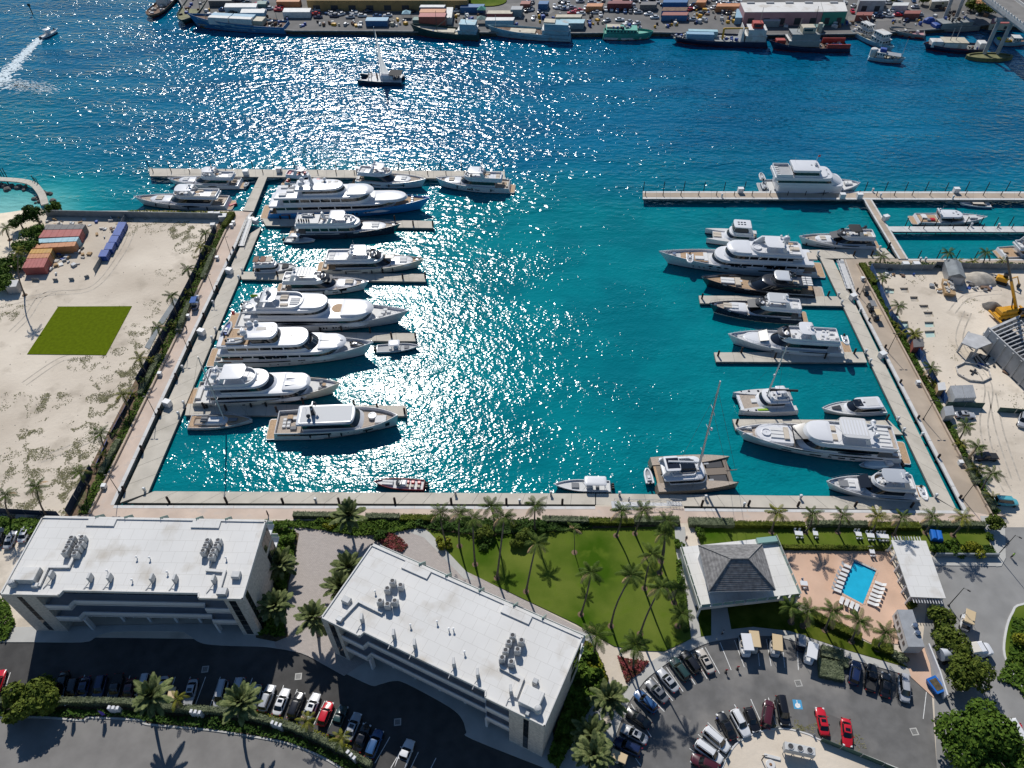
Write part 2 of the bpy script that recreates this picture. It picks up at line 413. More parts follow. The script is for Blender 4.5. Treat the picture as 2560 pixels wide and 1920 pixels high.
def band(w,d0,d1,z0,z1,mb=None):
    mb=mb or MB();l=offset(w,d1);r=offset(w,d0)
    rings=[[(r[i].x,r[i].y,z0),(l[i].x,l[i].y,z0),(l[i].x,l[i].y,z1),(r[i].x,r[i].y,z1)] for i in range(len(w))]
    return mb.loft(rings)
def rand_poly(c,rx,ry,n=7):
    a0=random.random()*6
    return [Vector((c.x+rx*math.cos(a0+6.283*i/n)*random.uniform(.8,1.15),c.y+ry*math.sin(a0+6.283*i/n)*random.uniform(.8,1.15),c.z)) for i in range(n)]
POOL=[(2134,1403),(2190,1428),(2157,1511),(2101,1481)]
PITS=[((2212,719),(2236,722),(2236,733),(2214,733)),((2249,719),(2270,719),(2273,732),(2256,732)),((2275,741),(2294,741),(2297,754),(2278,754)),
        ((2297,762),(2320,762),(2323,772),(2305,774)),((2308,779),(2331,779),(2335,792),(2315,793)),((2311,804),(2334,804),(2337,817),(2314,818)),
        ((2311,827),(2337,826),(2340,842),(2316,844)),((2252,803),(2270,803),(2273,819),(2257,821)),((2222,785),(2245,783),(2252,796),(2230,796))]
LAND=[(-600,600),(-60,566),(20,556),(84,536),(165,527),(606,527),(634,529),(619,548),(595,604),(472,860),(285,1263),(1488,1266),(1488,1263),(1710,1266),(1710,1271),(2419,1277),(2276,1000),(2146,746),(2108,648),(2247,647),(2900,648),(2900,2350),(-600,2350)]
pit_holes=[[P(u,v,GZ) for u,v in p] for p in PITS]
ground=sheet("ground",LAND,GZ,"sand",holes=pit_holes+[[P(u,v,GZ) for u,v in POOL]])
edge=PP(LAND,GZ)
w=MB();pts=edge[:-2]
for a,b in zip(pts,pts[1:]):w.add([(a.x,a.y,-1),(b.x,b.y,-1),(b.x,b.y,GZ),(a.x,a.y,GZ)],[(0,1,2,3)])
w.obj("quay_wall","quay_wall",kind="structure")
for i,h in enumerate(pit_holes):
    dz=.55;t=thing("excavated_pit",["shallow square footing pit at the top corner of the building site","second footing pit in the top row of the building site","footing pit below the top row on the building site","footing pit fourth down the stepped row on the building site","footing pit fifth down the stepped row on the building site","greenish footing pit with water sixth down the stepped row","pale turquoise footing pit at the foot of the stepped row","turquoise water-filled pit beside the site palms","broad pale pit behind the palm at the site fence"][i],"pit",h[0],group="footing pits on the building site")
    o=h[0]
    wl=MB()
    for a,b in zip(h,h[1:]+h[:1]):wl.add([Vector((a.x,a.y,GZ))-o,Vector((b.x,b.y,GZ))-o,Vector((b.x,b.y,GZ-dz))-o,Vector((a.x,a.y,GZ-dz))-o],[(0,1,2,3)])
    wl.obj("pit_wall","sand",t)
    MB().add([Vector((a.x,a.y,GZ-dz+.02))-o for a in h],[tuple(range(len(h)))]).obj("pit_floor","pit_water" if i in (0,5,6,7,8) else "rock_pale",t)
sheet("beach",[(-600,640),(-60,566),(20,556),(84,536),(110,560),(60,640),(20,740),(-300,800)],GZ+.006,"beach")
bs=PP([(-600,600),(-60,566),(20,556),(84,536),(110,529)],GZ);bo=PP([(-600,560),(-60,535),(20,527),(84,517),(118,520)],-.25)
MB().add([p for p in bs]+[p for p in bo],[(i,i+1,i+6,i+5) for i in range(4)]).obj("beach","beach",kind="structure")
z1,z2,z3=GZ+.004,GZ+.008,GZ+.012
edgeL=PP([(285,1263),(472,860),(595,604),(619,548),(634,529)]);wallL=PP([(228,1285),(436,860),(565,582),(587,531)])
sheet("promenade",[(228,1285),(285,1263),(472,860),(595,604),(619,548),(634,529),(606,527),(587,531),(565,582),(436,860)],z2,"pink_paving")
sheet("promenade",[(200,1268),(285,1264),(1488,1266),(1710,1271),(2419,1278),(2485,1290),(2500,1312),(1700,1308),(1040,1300),(700,1297),(200,1296)],z1,"pink_paving")
edgeR=PP([(2419,1277),(2276,1000),(2146,746),(2108,648)])
sheet("promenade",[(2419,1277),(2276,1000),(2146,746),(2108,648),(2620,648),(2620,662),(2152,660),(2326,1000),(2481,1289)],z2,"tan_paving")
for pl,d in ((edgeL,.8),(list(reversed(edgeR)),-.8),(PP([(285,1263.5),(1488,1266)]),-.7),(PP([(1710,1271),(2419,1277)]),-.7),(PP([(2247,647.5),(2620,648)]),-.6)):
    n=0;mbl=[]
    for a,b in zip(pl,pl[1:]):
        L_=(b-a).length;k=max(1,int(L_/6.0))
        for i in range(k):
            p=a.lerp(b,(i+.008)/k);q=a.lerp(b,(i+.992)/k)
            mbl.append((p,q))
    qc=MB().box(0,0.01,0,0.01,0,0.01)
    root=thing("quay_coping",None,None,pl[0]);root["kind"]="structure"
    for p,q in mbl:
        b_=band([p-pl[0],q-pl[0]],0 if d>0 else d,d if d>0 else 0,-.35,.035);b_.obj("coping_stone","cap_concrete",root)
# --- docks: a float with separate deck panels
def lerp2(a,b,t):return (a[0]+(b[0]-a[0])*t,a[1]+(b[1]-a[1])*t)
def dock(name,label,quad,z,seg=5.0,thick=.55,m="dock_concrete",inner=None,cat="dock",edge_m=None):
    a,b,c,d=PP(quad,z)
    o=a.copy();o.z=z;t=thing(name,label,cat,o)
    vs=[p-o for p in (a,b,c,d)];n=max(1,int(round((b-a).length/seg)))
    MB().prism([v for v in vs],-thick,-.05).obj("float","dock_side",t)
    for i in range(n):
        g=.035/max(1.0,(b-a).length)
        p0=vs[0].lerp(vs[1],i/n+g);p1=vs[0].lerp(vs[1],(i+1)/n-g);q1=vs[3].lerp(vs[2],(i+1)/n-g);q0=vs[3].lerp(vs[2],i/n+g)
        if inner:
            k=inner;pts=[(p0,p1,p1.lerp(q1,k),p0.lerp(q0,k)),(p0.lerp(q0,1-k),p1.lerp(q1,1-k),q1,q0)]
            for e in pts:MB().prism(list(e),-.12,0).obj("edge_panel",edge_m or "cap_concrete",t)
            e=(p0.lerp(q0,k+.01),p1.lerp(q1,k+.01),p1.lerp(q1,.99-k),p0.lerp(q0,.99-k))
            MB().prism(list(e),-.12,random.uniform(-.018,-.008)).obj("deck_panel",m,t)
        else:
            MB().prism([p0,p1,q1,q0],-.12,random.uniform(-.006,.006)).obj("deck_panel",m,t)
    return t
dock("floating_dock","long pale concrete floating dock beside the western promenade",[(300,1257),(612,592),(654,566),(370,1232)],DZ)
dock("floating_dock","long concrete floating dock along the southern quay, western half",[(385,1228),(1488,1234),(1488,1261),(318,1257)],DZ)
dock("floating_dock","long concrete floating dock along the southern quay, eastern half",[(1490,1234),(2335,1243),(2396,1277),(1490,1261)],DZ)
dock("floating_dock","long pale concrete floating dock beside the eastern promenade",[(2392,1275),(2083,650),(2050,644),(2335,1240)],DZ)
dock("finger_dock","concrete finger dock beneath the yacht with the black bimini",[(2021,625),(2213,620),(2238,646),(2052,646)],DZ)
dock("finger_dock","finger dock between the blue superyacht and the navy-hulled yacht",[(655,546),(1082,552),(1085,570),(664,564)],DZ)
dock("finger_dock","finger dock below the brown-canvas flybridge boat",[(600,679),(1064,685),(1065,704),(604,698)],DZ)
dock("finger_dock","finger dock mostly hidden by the white three-deck yacht",[(545,827),(1039,833),(1042,853),(540,849)],DZ)
dock("finger_dock","finger dock between the cream-hulled yacht and the monohull sailboat",[(468,1009),(1015,1014),(1017,1040),(462,1038)],DZ)
dock("finger_dock","finger dock below the long black sport yacht",[(1747,739),(2105,741),(2108,765),(1750,758)],DZ)
dock("finger_dock","bare finger dock under the white yacht with a tilted catamaran mast across it",[(1785,881),(2158,880),(2168,906),(1790,904)],DZ)
dock("finger_dock","finger dock just below the small cruising catamaran",[(1831,1048),(2222,1050),(2258,1086),(1839,1074)],DZ)
dock("landing_dock","short concrete landing joining the quay by the truss gangway",[(1490,1261.5),(1708,1262),(1708,1271),(1490,1266)],DZ+.02)
dock("pier","long fixed pier closing the western basin toward the channel",[(375,440),(1262,447),(1262,428),(372,421)],1.9,6,.5,"dock_concrete")
dock("pier","short walkway pier joining the western quay to the outer pier",[(607,526),(647,442),(668,442),(634,528)],1.88,6,.5,"dock_concrete")
dock("pier","long wooden pier with pale borders under the ferry-like yacht",[(1607,497),(2640,500),(2640,479),(1607,478)],1.9,4.5,.6,"tan_paving",inner=.2)
dock("pier","sloping link pier joining the eastern quay to the wooden pier",[(2271,647),(2180,499),(2157,496),(2247,647)],1.88,4.5,.6,"tan_paving",inner=.2)
dock("pier","narrow finger pier below the open sport yacht in the eastern basin",[(2232,579),(2640,580),(2640,566),(2216,566)],1.86,4.5,.6,"cap_concrete")
jet=PP(arc_px([(-60,447),(0,447),(72,455),(101,480),(112,510)],5),1.9)
t=thing("jetty","curved narrow jetty reaching into shallow water beside the beach","jetty",jet[0])
for i in range(len(jet)-1):
    band([jet[i]-jet[0],jet[i].lerp(jet[i+1],.985)-jet[0]],-1.1,1.1,-.35,0).obj("deck_panel","dock_concrete",t)
for i in range(0,len(jet),3):
    MB().cyl(0,0,-4,-.3,.22,8).obj("pile","wood_pile",t,jet[i]-jet[0])
for i in range(34):
    u,v=random.choice([(random.uniform(-20,70),random.uniform(462,476)),(random.uniform(85,135),random.uniform(480,512))])
    p=P(u,v,.1);r=random.uniform(.5,1.3);mb=MB().ball(0,0,0,r,r*random.uniform(.7,1),r*.7,7,4)
    mb.v=[tuple(Vector(q)*(1+.25*mnoise.noise(Vector(q)*1.3+Vector((i,0,0))))) for q in mb.v]
    mb.obj("boulder","rock",None,p,label="grey boulder in the heap piled beside the curved jetty",cat="boulder",group="boulders along the curved jetty")
# --- mooring piles
pile_me=MB().tube([(0,0,-3.0),(0,0,2.6),(0,0,2.75)],[.26,.26,.16],10).mesh("pile",50);pile_me.materials.append(M("wood_pile"))
thin_me=MB().tube([(0,0,-3.5),(0,0,3.4),(0,0,3.5)],[.14,.13,.08],8).mesh("pile",50);thin_me.materials.append(M("wood_pile"))
def piles(pts,where,me=pile_me,z=0.0,grp="mooring piles"):
    for i,(u,v) in enumerate(pts):
        link("mooring_pile",me,None,None,P(u,v,z),random.random()*3,label=f"dark timber mooring pile, {ORD[i]} {where}",cat="mooring pile",group=grp).scale=(1,1,random.uniform(.93,1.07))
piles([(427,1262),(570,1262),(710,1263),(850,1263),(989,1264),(1129,1264),(1266,1265),(1405,1265),(1752,1270),(1868,1270),(1991,1272),(2133,1272),(2273,1274)],"from the west along the southern quay")
piles([(316,1234),(361,1134),(405,1040),(446,953),(481,873),(514,800),(547,732),(573,665),(587,634)],"from the south along the western promenade")
piles([(2391,1256),(2338,1155),(2288,1057),(2244,968),(2207,880),(2167,813),(2137,740)],"from the south along the eastern promenade")
piles([(2015,614),(2086,625),(2131,646),(2175,646),(2218,625)],"from the west around the topmost eastern finger dock")
piles([(1753,753),(2067,746)],"from the west on the finger below the black sport yacht")
piles([(1793,896),(1851,888),(1934,902),(1995,888),(2059,902),(2132,890)],"from the west on the bare eastern finger dock")
piles([(1839,1066),(2212,1056)],"from the west on the finger below the small catamaran")
piles([(988,558),(1034,570),(1083,571)],"from the west on the finger below the blue superyacht")
piles([(648,686),(696,697),(855,680),(958,688),(1008,703),(1064,700)],"from the west on the finger below the brown-canvas boat")
piles([(927,838),(980,850),(1040,850)],"from the west on the finger beside the grey centre-console boat")
piles([(514,1027),(569,1032),(695,1036),(760,1014),(887,1018),(945,1028),(1013,1040)],"from the west on the finger above the monohull sailboat")
piles([(374+i*52,423+i*.45) for i in range(18)],"from the west on the western pier channel edge",thin_me)
piles([(388+i*45.5,443+i*.4) for i in range(20) if i not in (5,)],"from the west on the western pier basin edge",thin_me)
piles([(1608+i*50.3,478) for i in range(20)],"from the west on the wooden pier channel edge",thin_me)
piles([(1611+i*44.2,501) for i in range(22)],"from the west on the wooden pier basin edge",thin_me)
piles([(2262+i*37,567) for i in range(9)],"from the west on the narrow finger pier top edge",thin_me)
piles([(2266+i*36.5,584) for i in range(9)],"from the west on the narrow finger pier lower edge",thin_me)
piles([(2293,650),(2340,650),(2388,650),(2434,650)],"from the west on the eastern basin quay",thin_me)
piles([(3,440),(10,441),(17,442)],"in the cluster at the foot of the curved jetty",thin_me)
piles([(90,462),(95,466),(101,470)],"in the cluster at the bend of the curved jetty",thin_me)
# --- cabinets, pedestals, lamps
def make_cabinet():
    t=thing("utility_cabinet","x","cabinet");MB().bbox(0,0,.06,1.7,1.3,1.5,.05).obj("body","pedestal_white",t)
    MB().bbox(0,0,1.56,1.82,1.42,.10,.04).obj("lid","pedestal_white",t);MB().box(-.75,.75,-.68,-.64,.2,1.45).obj("door","pedestal_white",t)
    MB().box(-.8,.8,-.6,.6,0,.06).obj("base","dock_side",t);return t
cab0=make_cabinet()
def make_ped():
    t=thing("power_pedestal","x","pedestal");MB().bbox(0,0,0,.42,.42,.95,.04).obj("column","pedestal_white",t)
    MB().bbox(0,0,.95,.55,.5,.32,.1).obj("head","pedestal_white",t);MB().box(-.16,.16,-.25,-.21,.35,.75).obj("socket_panel","metal_grey",t);return t
ped0=make_ped()
def place(src,lst,group=None):
    for u,v,z,rz,lab in lst:copy_tree(src,P(u,v,z),R(rz),lab,group)
place(cab0,[(640,559,DZ,-20,"white utility cabinet at the top end of the western floating dock"),(575,683,DZ,-20,"white utility cabinet above the small brown-canvas boat's berth"),
 (506,836,DZ,-20,"white utility cabinet on the western dock astern of the three-deck yacht"),(421,1014,DZ,-20,"white utility cabinet on the western dock near the sailboat"),
 (616,437,1.9,0,"white cabinet on the western pier near the link walkway"),(699,430,1.9,0,"white cabinet on the western pier right of the link walkway"),(897,430,1.9,0,"white cabinet on the western pier behind the blue superyacht"),
 (1850,481,1.9,0,"white cabinet on the wooden pier astern of the ferry-like yacht"),(2104,495,1.9,0,"squat white cabinet on the wooden pier off the ferry-like yacht's bow"),(2147,495,1.9,0,"tall white cabinet at the corner of the wooden pier"),
 (2388,481,1.9,0,"white cabinet on the wooden pier above the small motorboat"),(2212,550,1.9,20,"white cabinet on the sloping link pier"),(2130,748,DZ,25,"white cabinet on the eastern dock near the black sport yacht"),
 (2203,893,DZ,25,"white cabinet on the eastern dock opposite the bare finger"),(2260,668,GZ,0,"smaller white cabinet at the top fence of the building site"),(2287,668,GZ,0,"wider white cabinet at the top fence of the building site")],"white utility cabinets")
place(ped0,[(657,560,DZ,0,"white power pedestal at the root of the topmost western finger"),(606,679,DZ,0,"upper white pedestal at the root of the second western finger"),(598,697,DZ,0,"lower white pedestal at the root of the second western finger"),
 (540,827,DZ,0,"upper white pedestal at the root of the third western finger"),(531,849,DZ,0,"lower white pedestal at the root of the third western finger"),(461,1011,DZ,0,"upper white pedestal at the root of the fourth western finger"),(448,1038,DZ,0,"lower white pedestal at the root of the fourth western finger"),
 (2044,636,DZ,0,"white pedestal at the tip of the topmost eastern finger"),(2198,623,DZ,0,"white pedestal astern of the black-bimini yacht"),(2095,740,DZ,0,"upper white pedestal beside the finger below the black sport yacht"),(2103,759,DZ,0,"lower white pedestal beside the finger below the black sport yacht"),
 (2163,882,DZ,0,"upper white pedestal at the root of the bare eastern finger"),(2174,906,DZ,0,"lower white pedestal at the root of the bare eastern finger"),(2243,1051,DZ,0,"upper white pedestal at the root of the lowest eastern finger"),(2257,1078,DZ,0,"lower white pedestal at the root of the lowest eastern finger"),
 (363,1228,DZ,0,"white pedestal at the south-west corner of the basin"),(790,1254,DZ,0,"white pedestal on the southern dock behind the first office block gap"),(1139,1237,DZ,0,"white pedestal on the southern dock right of the red boat"),(1299,1257,DZ,0,"white pedestal on the southern dock near a leaning palm"),
 (1377,1237,DZ,0,"white pedestal at the bow of the white centre-console boat"),(1548,1238,DZ,0,"white pedestal on the southern dock right of the white centre-console boat"),(1763,1247,DZ,0,"white pedestal on the southern dock beside the bronze catamaran"),(2000,1246,DZ,0,"white pedestal on the southern dock midway to the south-east corner"),
 (1859,1265,DZ,0,"white pedestal against the southern quay below the bronze catamaran's bow"),(2337,1243,DZ,0,"white pedestal at the south-east corner of the basin"),
 (458,922,DZ,0,"white pedestal on the western dock above the cream-hulled yacht's stern"),(534,760,DZ,0,"white pedestal on the western dock near the grey-hulled yacht"),(2149,780,DZ,0,"white pedestal on the eastern dock opposite the white yacht's stern"),(2303,1090,DZ,0,"white pedestal on the eastern dock below the lowest finger"),
 (1804,493,1.9,0,"white pedestal alone on the western half of the wooden pier"),(2181,479,1.9,0,"white pedestal on the wooden pier just past its corner"),(2200,492,1.9,0,"white pedestal on the wooden pier's basin edge past the corner"),(2381,497,1.9,0,"white pedestal below the pier cabinet near the small motorboat"),
 (2427,566,1.86,0,"white pedestal midway along the narrow finger pier"),(2495,567,1.86,0,"white pedestal near the frame edge on the narrow finger pier"),(2299,652,GZ,0,"left white pedestal on the eastern basin quay"),(2312,652,GZ,0,"right white pedestal on the eastern basin quay")],"power pedestals on the docks")
def bin_box(u,v,lab):
    t=thing("litter_bin",lab,"litter bin",P(u,v),0,"white bins along the promenades");MB().bbox(0,0,0,.9,.9,.85,.05).obj("body","pedestal_white",t);MB().bbox(0,0,.86,1.0,1.0,.14,.06).obj("lid","pedestal_white",t);MB().box(-.25,.25,-.47,-.44,.55,.72).obj("slot","frame_dark",t)
for u,v,l in ((262,1219,"white bin by the lowest lamp of the western promenade"),(401,938,"white bin on the western promenade below the flat hedge"),(471,794,"white bin on the western promenade beside the parked blue cart"),(494,747,"white bin above the blue cart on the western promenade"),(544,648,"white bin high on the western promenade"),(580,567,"lower of two white bins at the top of the western promenade"),(585,560,"upper of two white bins at the top of the western promenade"),(2155,700,"white bin at the top lamp of the eastern promenade"),(2293,960,"white bin midway down the eastern promenade"),(2399,1160,"white bin low on the eastern promenade")):bin_box(u,v,l)
def lamp(u,v,h,lab,double=True,arm=1.0,rz=0,grp="promenade lamps"):
    t=thing("street_lamp",lab,"street lamp",P(u,v),R(rz),grp)
    MB().lathe(0,0,[(.22,0),(.22,.25),(.09,.35),(.075,h*.6),(.055,h)],8).obj("pole","lamp_dark",t,smooth=40)
    for s in ((-1,1) if double else (1,)):
        MB().tube([(0,0,h-.25),(s*arm*.5,0,h-.02),(s*arm,0,h)],.035,5).obj("arm","lamp_dark",t)
        MB().bbox(s*(arm+.18),0,h-.08,.55,.26,.12,.03).obj("lamp_head","lamp_dark",t)
for u,v,l in ((577,636,"topmost lamp post on the western promenade"),(535,730,"second lamp post down the western promenade"),(468,868,"third lamp post down the western promenade"),(389,1036,"fourth lamp post down the western promenade"),(298,1231,"lowest lamp post on the western promenade")):lamp(u,v,6.2,l,True,.4)
for u,v,l in ((2148,742,"topmost lamp post on the eastern promenade"),(2219,880,"second lamp post down the eastern promenade"),(2308,1048,"third lamp post down the eastern promenade"),(2407,1248,"lowest lamp post on the eastern promenade")):lamp(u,v,6.4,l,True,.5)
lamp(2493,1389,7.5,"street lamp by the security gate beside the car park entrance",False,.7,-40,"car park lamps");lamp(2371,1514,6.8,"street lamp at the corner below the white pergola roof",False,.7,-40,"car park lamps")
def gangway(u0,v0,z0,u1,v1,z1,wd,lab,m="alu_mast",truss=True):
    a=P(u0,v0,z0);b=P(u1,v1,z1);t=thing("gangway",lab,"gangway",a);d=b-a;n=Vector((-d.y,d.x,0)).normalized()*wd/2;h=Vector((0,0,1.1))
    k=max(4,int(d.length/1.6))
    MB().add([-n,n,d+n,d-n,-n+Vector((0,0,.08)),n+Vector((0,0,.08)),d+n+Vector((0,0,.08)),d-n+Vector((0,0,.08))],[(3,2,1,0),(4,5,6,7),(0,1,5,4),(1,2,6,5),(2,3,7,6),(3,0,4,7)]).obj("walkway","deck_white",t)
    for s in (-1,1):
        r=MB();r.tube([n*s+h,d+n*s+h],.05,5);r.tube([n*s,d+n*s],.06,5)
        for i in range(k+1):r.tube([n*s+d*(i/k),n*s+d*(i/k)+h],.035,4)
        for i in range(k):r.tube([n*s+d*(i/k),n*s+d*((i+1)/k)+h],.03,4)
        r.obj("truss_rail",m,t)
    MB().cbox(0,0,0,1.2,wd*1.1,.1,math.atan2(d.y,d.x)).obj("landing_plate","metal_grey",t)
gangway(1536,1264,GZ+.2,1672,1267,DZ+.25,1.9,"long aluminium truss gangway lying along the southern quay")
gangway(1674,1262,DZ+.25,1704,1264,DZ+.25,1.6,"short railed gangway section right of the long truss gangway")
gangway(627,545,GZ+.3,603,615,DZ+.3,1.7,"pinkish railed gangway at the head of the western dock","ship_cream")
gangway(2101,655,GZ+.3,2124,722,DZ+.3,1.9,"dark railed gangway at the head of the eastern dock","metal_grey")
# ===== boats
def ring(xb,xf,w,nose,z,p=.7,n=12,wf=1.0,r=.25,wb=None):
    wb=w if wb is None else wb;nose=min(nose,xf-xb-.1);pts=[(xb,-wb+r,z),(xb+r,-wb,z)]
    xm=xf-nose
    for k in (1/3,2/3):pts.append((xb+r+(xm-xb-r)*k,-(wb+(w-wb)*k),z))
    for i in range(n+1):
        a=-math.pi/2+math.pi*i/n;pts.append((xm+nose*max(0,math.cos(a))**p,w*wf*math.sin(a) if 0<i<n else w*math.sin(a),z))
    for k in (2/3,1/3):pts.append((xb+r+(xm-xb-r)*k,wb+(w-wb)*k,z))
    return pts+[(xb+r,wb,z),(xb,wb-r,z)]
SS=[0,.06,.14,.24,.35,.46,.56,.65,.73,.80,.86,.91,.95,.98,1.0]
class Hull:
    def __init__(s,L,B,fb,fbb,full=2.3,stemrake=.07,stern=.92,knuckle=.55,tr=.02,mid=.45):
        s.L,s.B,s.fb,s.fbb,s.full,s.rk,s.st,s.kn,s.tr,s.mid=L,B,fb,fbb,full,stemrake,stern,knuckle,tr,mid
    def b(s,t):
        if t<s.mid:return s.B/2*(s.st+(1-s.st)*math.sin(t/s.mid*math.pi/2))
        q=(t-s.mid)/(1-s.mid);return s.B/2*max(.012,1-q**s.full)
    def bw(s,t):
        q=max(0,(t-.3)/.7);return s.b(t)*.93 if t<.3 else min(s.b(t)*.93,s.B/2*.93*max(.01,1-q**1.75))
    def zs(s,t):return s.fb+(s.fbb-s.fb)*t**2.2
    def at(s,t,f):
        z0=.3;z=z0+(s.zs(t)-z0)*f;g=f**.75
        y=s.bw(t)+(s.b(t)-s.bw(t))*g
        x=s.L*t-s.L*s.rk*(t**6)*(1-f)+s.L*s.tr*f*(1-t)**10
        return (x,-y,z)
    def lvl(s,f,dz=0,inset=0):
        r=[]
        for t in SS:
            x,y,z=s.at(t,f);y=min(0,y+inset) ;x=x-(inset*1.6 if t>.97 else 0)+(inset if t==0 else 0);r.append((x,y,z+dz))
        return r+[(x,-y,z) for x,y,z in reversed(r[:-1])]
    def build(s,par,hm="gel_white",bm="boot_dark",dm="deck_white",drop=.45,stripe=None):
        keel=[(x,y*.75,-.7) for x,y,z in s.lvl(0)]
        MB().loft([keel,[(x,y,z) for x,y,z in s.lvl(0)]],True,False).obj("boot_stripe",bm,par,smooth=40)
        mb=MB().loft([s.lvl(f) for f in (0,.3,.6,.85,1)]+[s.lvl(1,.02,.12),s.lvl(1,-drop,.16)],False,False)
        h=mb.obj("hull",hm,par,smooth=35)
        n=len(SS);d=s.lvl(1,-drop+.01,.14);vs=d[:n]+[d[len(d)-i] if i else (d[0][0],-d[0][1],d[0][2]) for i in range(n)]
        vs=d[:n]+[(x,-y,z) for x,y,z in d[:n]]
        MB().add(vs,[(i,i+1,n+i+1,n+i) for i in range(n-1)]).obj("deck",dm,par)
        s.drop=drop
        return h
    def window(s,par,s0,s1,f0,f1,m="yacht_glass",name="hull_window",both=True,n=5,out=.03,taper=0):
        for sg in ((1,-1) if both else (1,)):
            mb=MB();lo,hi=[],[]
            for i in range(n+1):
                t=s0+(s1-s0)*i/n;e=(1-taper*(1-math.sin(math.pi*i/n))) if taper else 1
                fm=(f0+f1)/2;a=s.at(t,fm+(f0-fm)*e);b=s.at(t,fm+(f1-fm)*e)
                lo.append((a[0],(a[1]-out)*sg,a[2]));hi.append((b[0],(b[1]-out)*sg,b[2]))
            mb.add(lo+hi,[((i,i+1,n+2+i,n+1+i) if sg>0 else (n+1+i,n+2+i,i+1,i)) for i in range(n)])
            mb.obj(name,m,par)
def tier(par,xb,xf,w,nose,z0,h,rake=.6,win=(.35,.8),over=.25,aft=0.0,wm="gel_white",rm="gel_white",gm="yacht_glass",p=.7,tum=.06,crown=.12,name="cabin",wb=None,pillars=0,backrake=0.0):
    z1,z2,z3=z0+h*win[0],z0+h*win[1],z0+h
    def R_(z,dw=0,dx=0):
        k=z-z0;return ring(xb+dx*.3+backrake*k,xf-rake*k+dx,w-tum*k+dw,nose,z,p,wb=(wb-tum*k+dw) if wb else None)
    MB().loft([R_(z0),R_(z1)],False,False).obj(name,wm,par,smooth=40)
    MB().loft([R_(z1,-.05,-.05),R_(z2,-.05,-.05)],False,False).obj(name+"_window_band",gm,par,smooth=40)
    k=z2-z0;xr=xf-rake*k;wr=w-tum*k;wbr=(wb-tum*k) if wb else wr
    def O(z,e):return ring(xb-aft+backrake*k-e*.3,xr+over+e,wr+over*.5+e,nose,z,p,wb=wbr+over*.5+e)
    MB().loft([O(z2,0),O(z2+(z3-z2)*.55,.04),O(z3,-.12),O(z3+crown,-min(1.2,w*.45))],True,True).obj(name+"_roof",rm,par,smooth=35)
    if pillars:
        for i in range(pillars):
            x=xb+.6+(xf-rake*k-nose-xb-.6)*(i+.5)/pillars
            for sg in (-1,1):
                MB().add([(x-.14,sg*(w-.02),z1),(x+.14,sg*(w-.02),z1),(x+.14-.1,sg*(w-tum*k+.0),z2),(x-.14-.1,sg*(w-tum*k+.0),z2)],[(0,1,2,3) if sg<0 else (3,2,1,0)]).obj("window_pillar",wm,par)
    if name=="cabin":
        xa=xr-nose*.5
        for i,(dx,y) in enumerate(((0,.32),(0,-.32),(.9,0))):MB().bbox(xa-dx*w*.6,y*w,z3+crown-.07,.55,.5,.12,.04).obj("roof_hatch","tint_grey",par)
        MB().tube([(xb+.8,w*.5,z3),(xb+.5,w*.5,z3+1.8)],.025,4).obj("antenna","gel_white",par)
    return z3+crown
def fly(par,xb,xf,w,nose,z,h=.75,m="gel_white",fm="deck_white",p=.7,th=.16,rake=.3,name="flybridge"):
    a=ring(xb,xf,w,nose,z,p);b=ring(xb,xf-rake,w-.04,nose,z+h,p);c=ring(xb+th,xf-rake-th,w-.04-th,nose,z+h,p);d=ring(xb+th,xf-rake-th,w-.04-th,nose,z+.03,p)
    MB().loft([a,b,c,d],False,False).obj(name+"_coaming",m,par,smooth=40)
    MB().add(d,[tuple(range(len(d)))]).obj(name+"_floor",fm,par)
def hardtop(par,x0,x1,w,z,zf,m="gel_white",th=.16,nose=None,legs=True,lm="gel_white",arch=True,p=.55):
    nose=nose or min(1.4,(x1-x0)*.4)
    MB().loft([ring(x0,x1,w,nose,z,p),ring(x0-.06,x1+.06,w+.06,nose,z+th*.5,p),ring(x0,x1,w,nose,z+th,p),ring(x0+.5,x1-.5,max(.2,w-.6),nose,z+th+.06,p)]).obj("hardtop",m,par,smooth=40)
    if legs:
        for sg in (-1,1):
            MB().tube([(x1-.5,sg*(w-.15),z+.05),(x1+.25,sg*(w-.05),zf)],.05,5).obj("hardtop_strut",lm,par)
            if arch:MB().loft([[(x0-.9,sg*w-.1,zf),(x0+.3,sg*w-.1,zf),(x0+.3,sg*w+.1,zf),(x0-.9,sg*w+.1,zf)],[(x0+.1,sg*(w-.1)-.07,z+.06),(x0+1.1,sg*(w-.1)-.07,z+.06),(x0+1.1,sg*(w-.1)+.07,z+.06),(x0+.1,sg*(w-.1)+.07,z+.06)]]).obj("hardtop_arch",lm,par)
            else:MB().tube([(x0+.4,sg*(w-.15),z+.05),(x0+.2,sg*(w-.05),zf)],.05,5).obj("hardtop_strut",lm,par)
def dome(par,x,y,z,r=.5,m="gel_white",stand=.5):
    MB().lathe(x,y,[(r*.35,z),(r*.35,z+stand),(r*.85,z+stand),(r,z+stand+r*.5),(r*.95,z+stand+r*.9),(r*.7,z+stand+r*1.35),(r*.25,z+stand+r*1.6)],12).obj("radar_dome",m,par,smooth=50)
def sofa(par,x,y,z,lx,ly,m="cushion_white",h=.45,name="seat"):MB().bbox(x,y,z,lx,ly,h,.08).obj(name,m,par)
def sunpad(par,x,y,z,lx,ly,m="cushion_white",n=2):
    for i in range(n):MB().bbox(x,y+(i-(n-1)/2)*ly/n,z,lx,ly/n-.06,.28,.1).obj("sunpad",m,par)
def table(par,x,y,z,lx=1.4,ly=.9,m="teak"):
    t_=MB();t_.bbox(x,y,z+.62,lx,ly,.08,.02);t_.cyl(x,y,z,z+.62,.1,6);t_.obj("table",m,par)
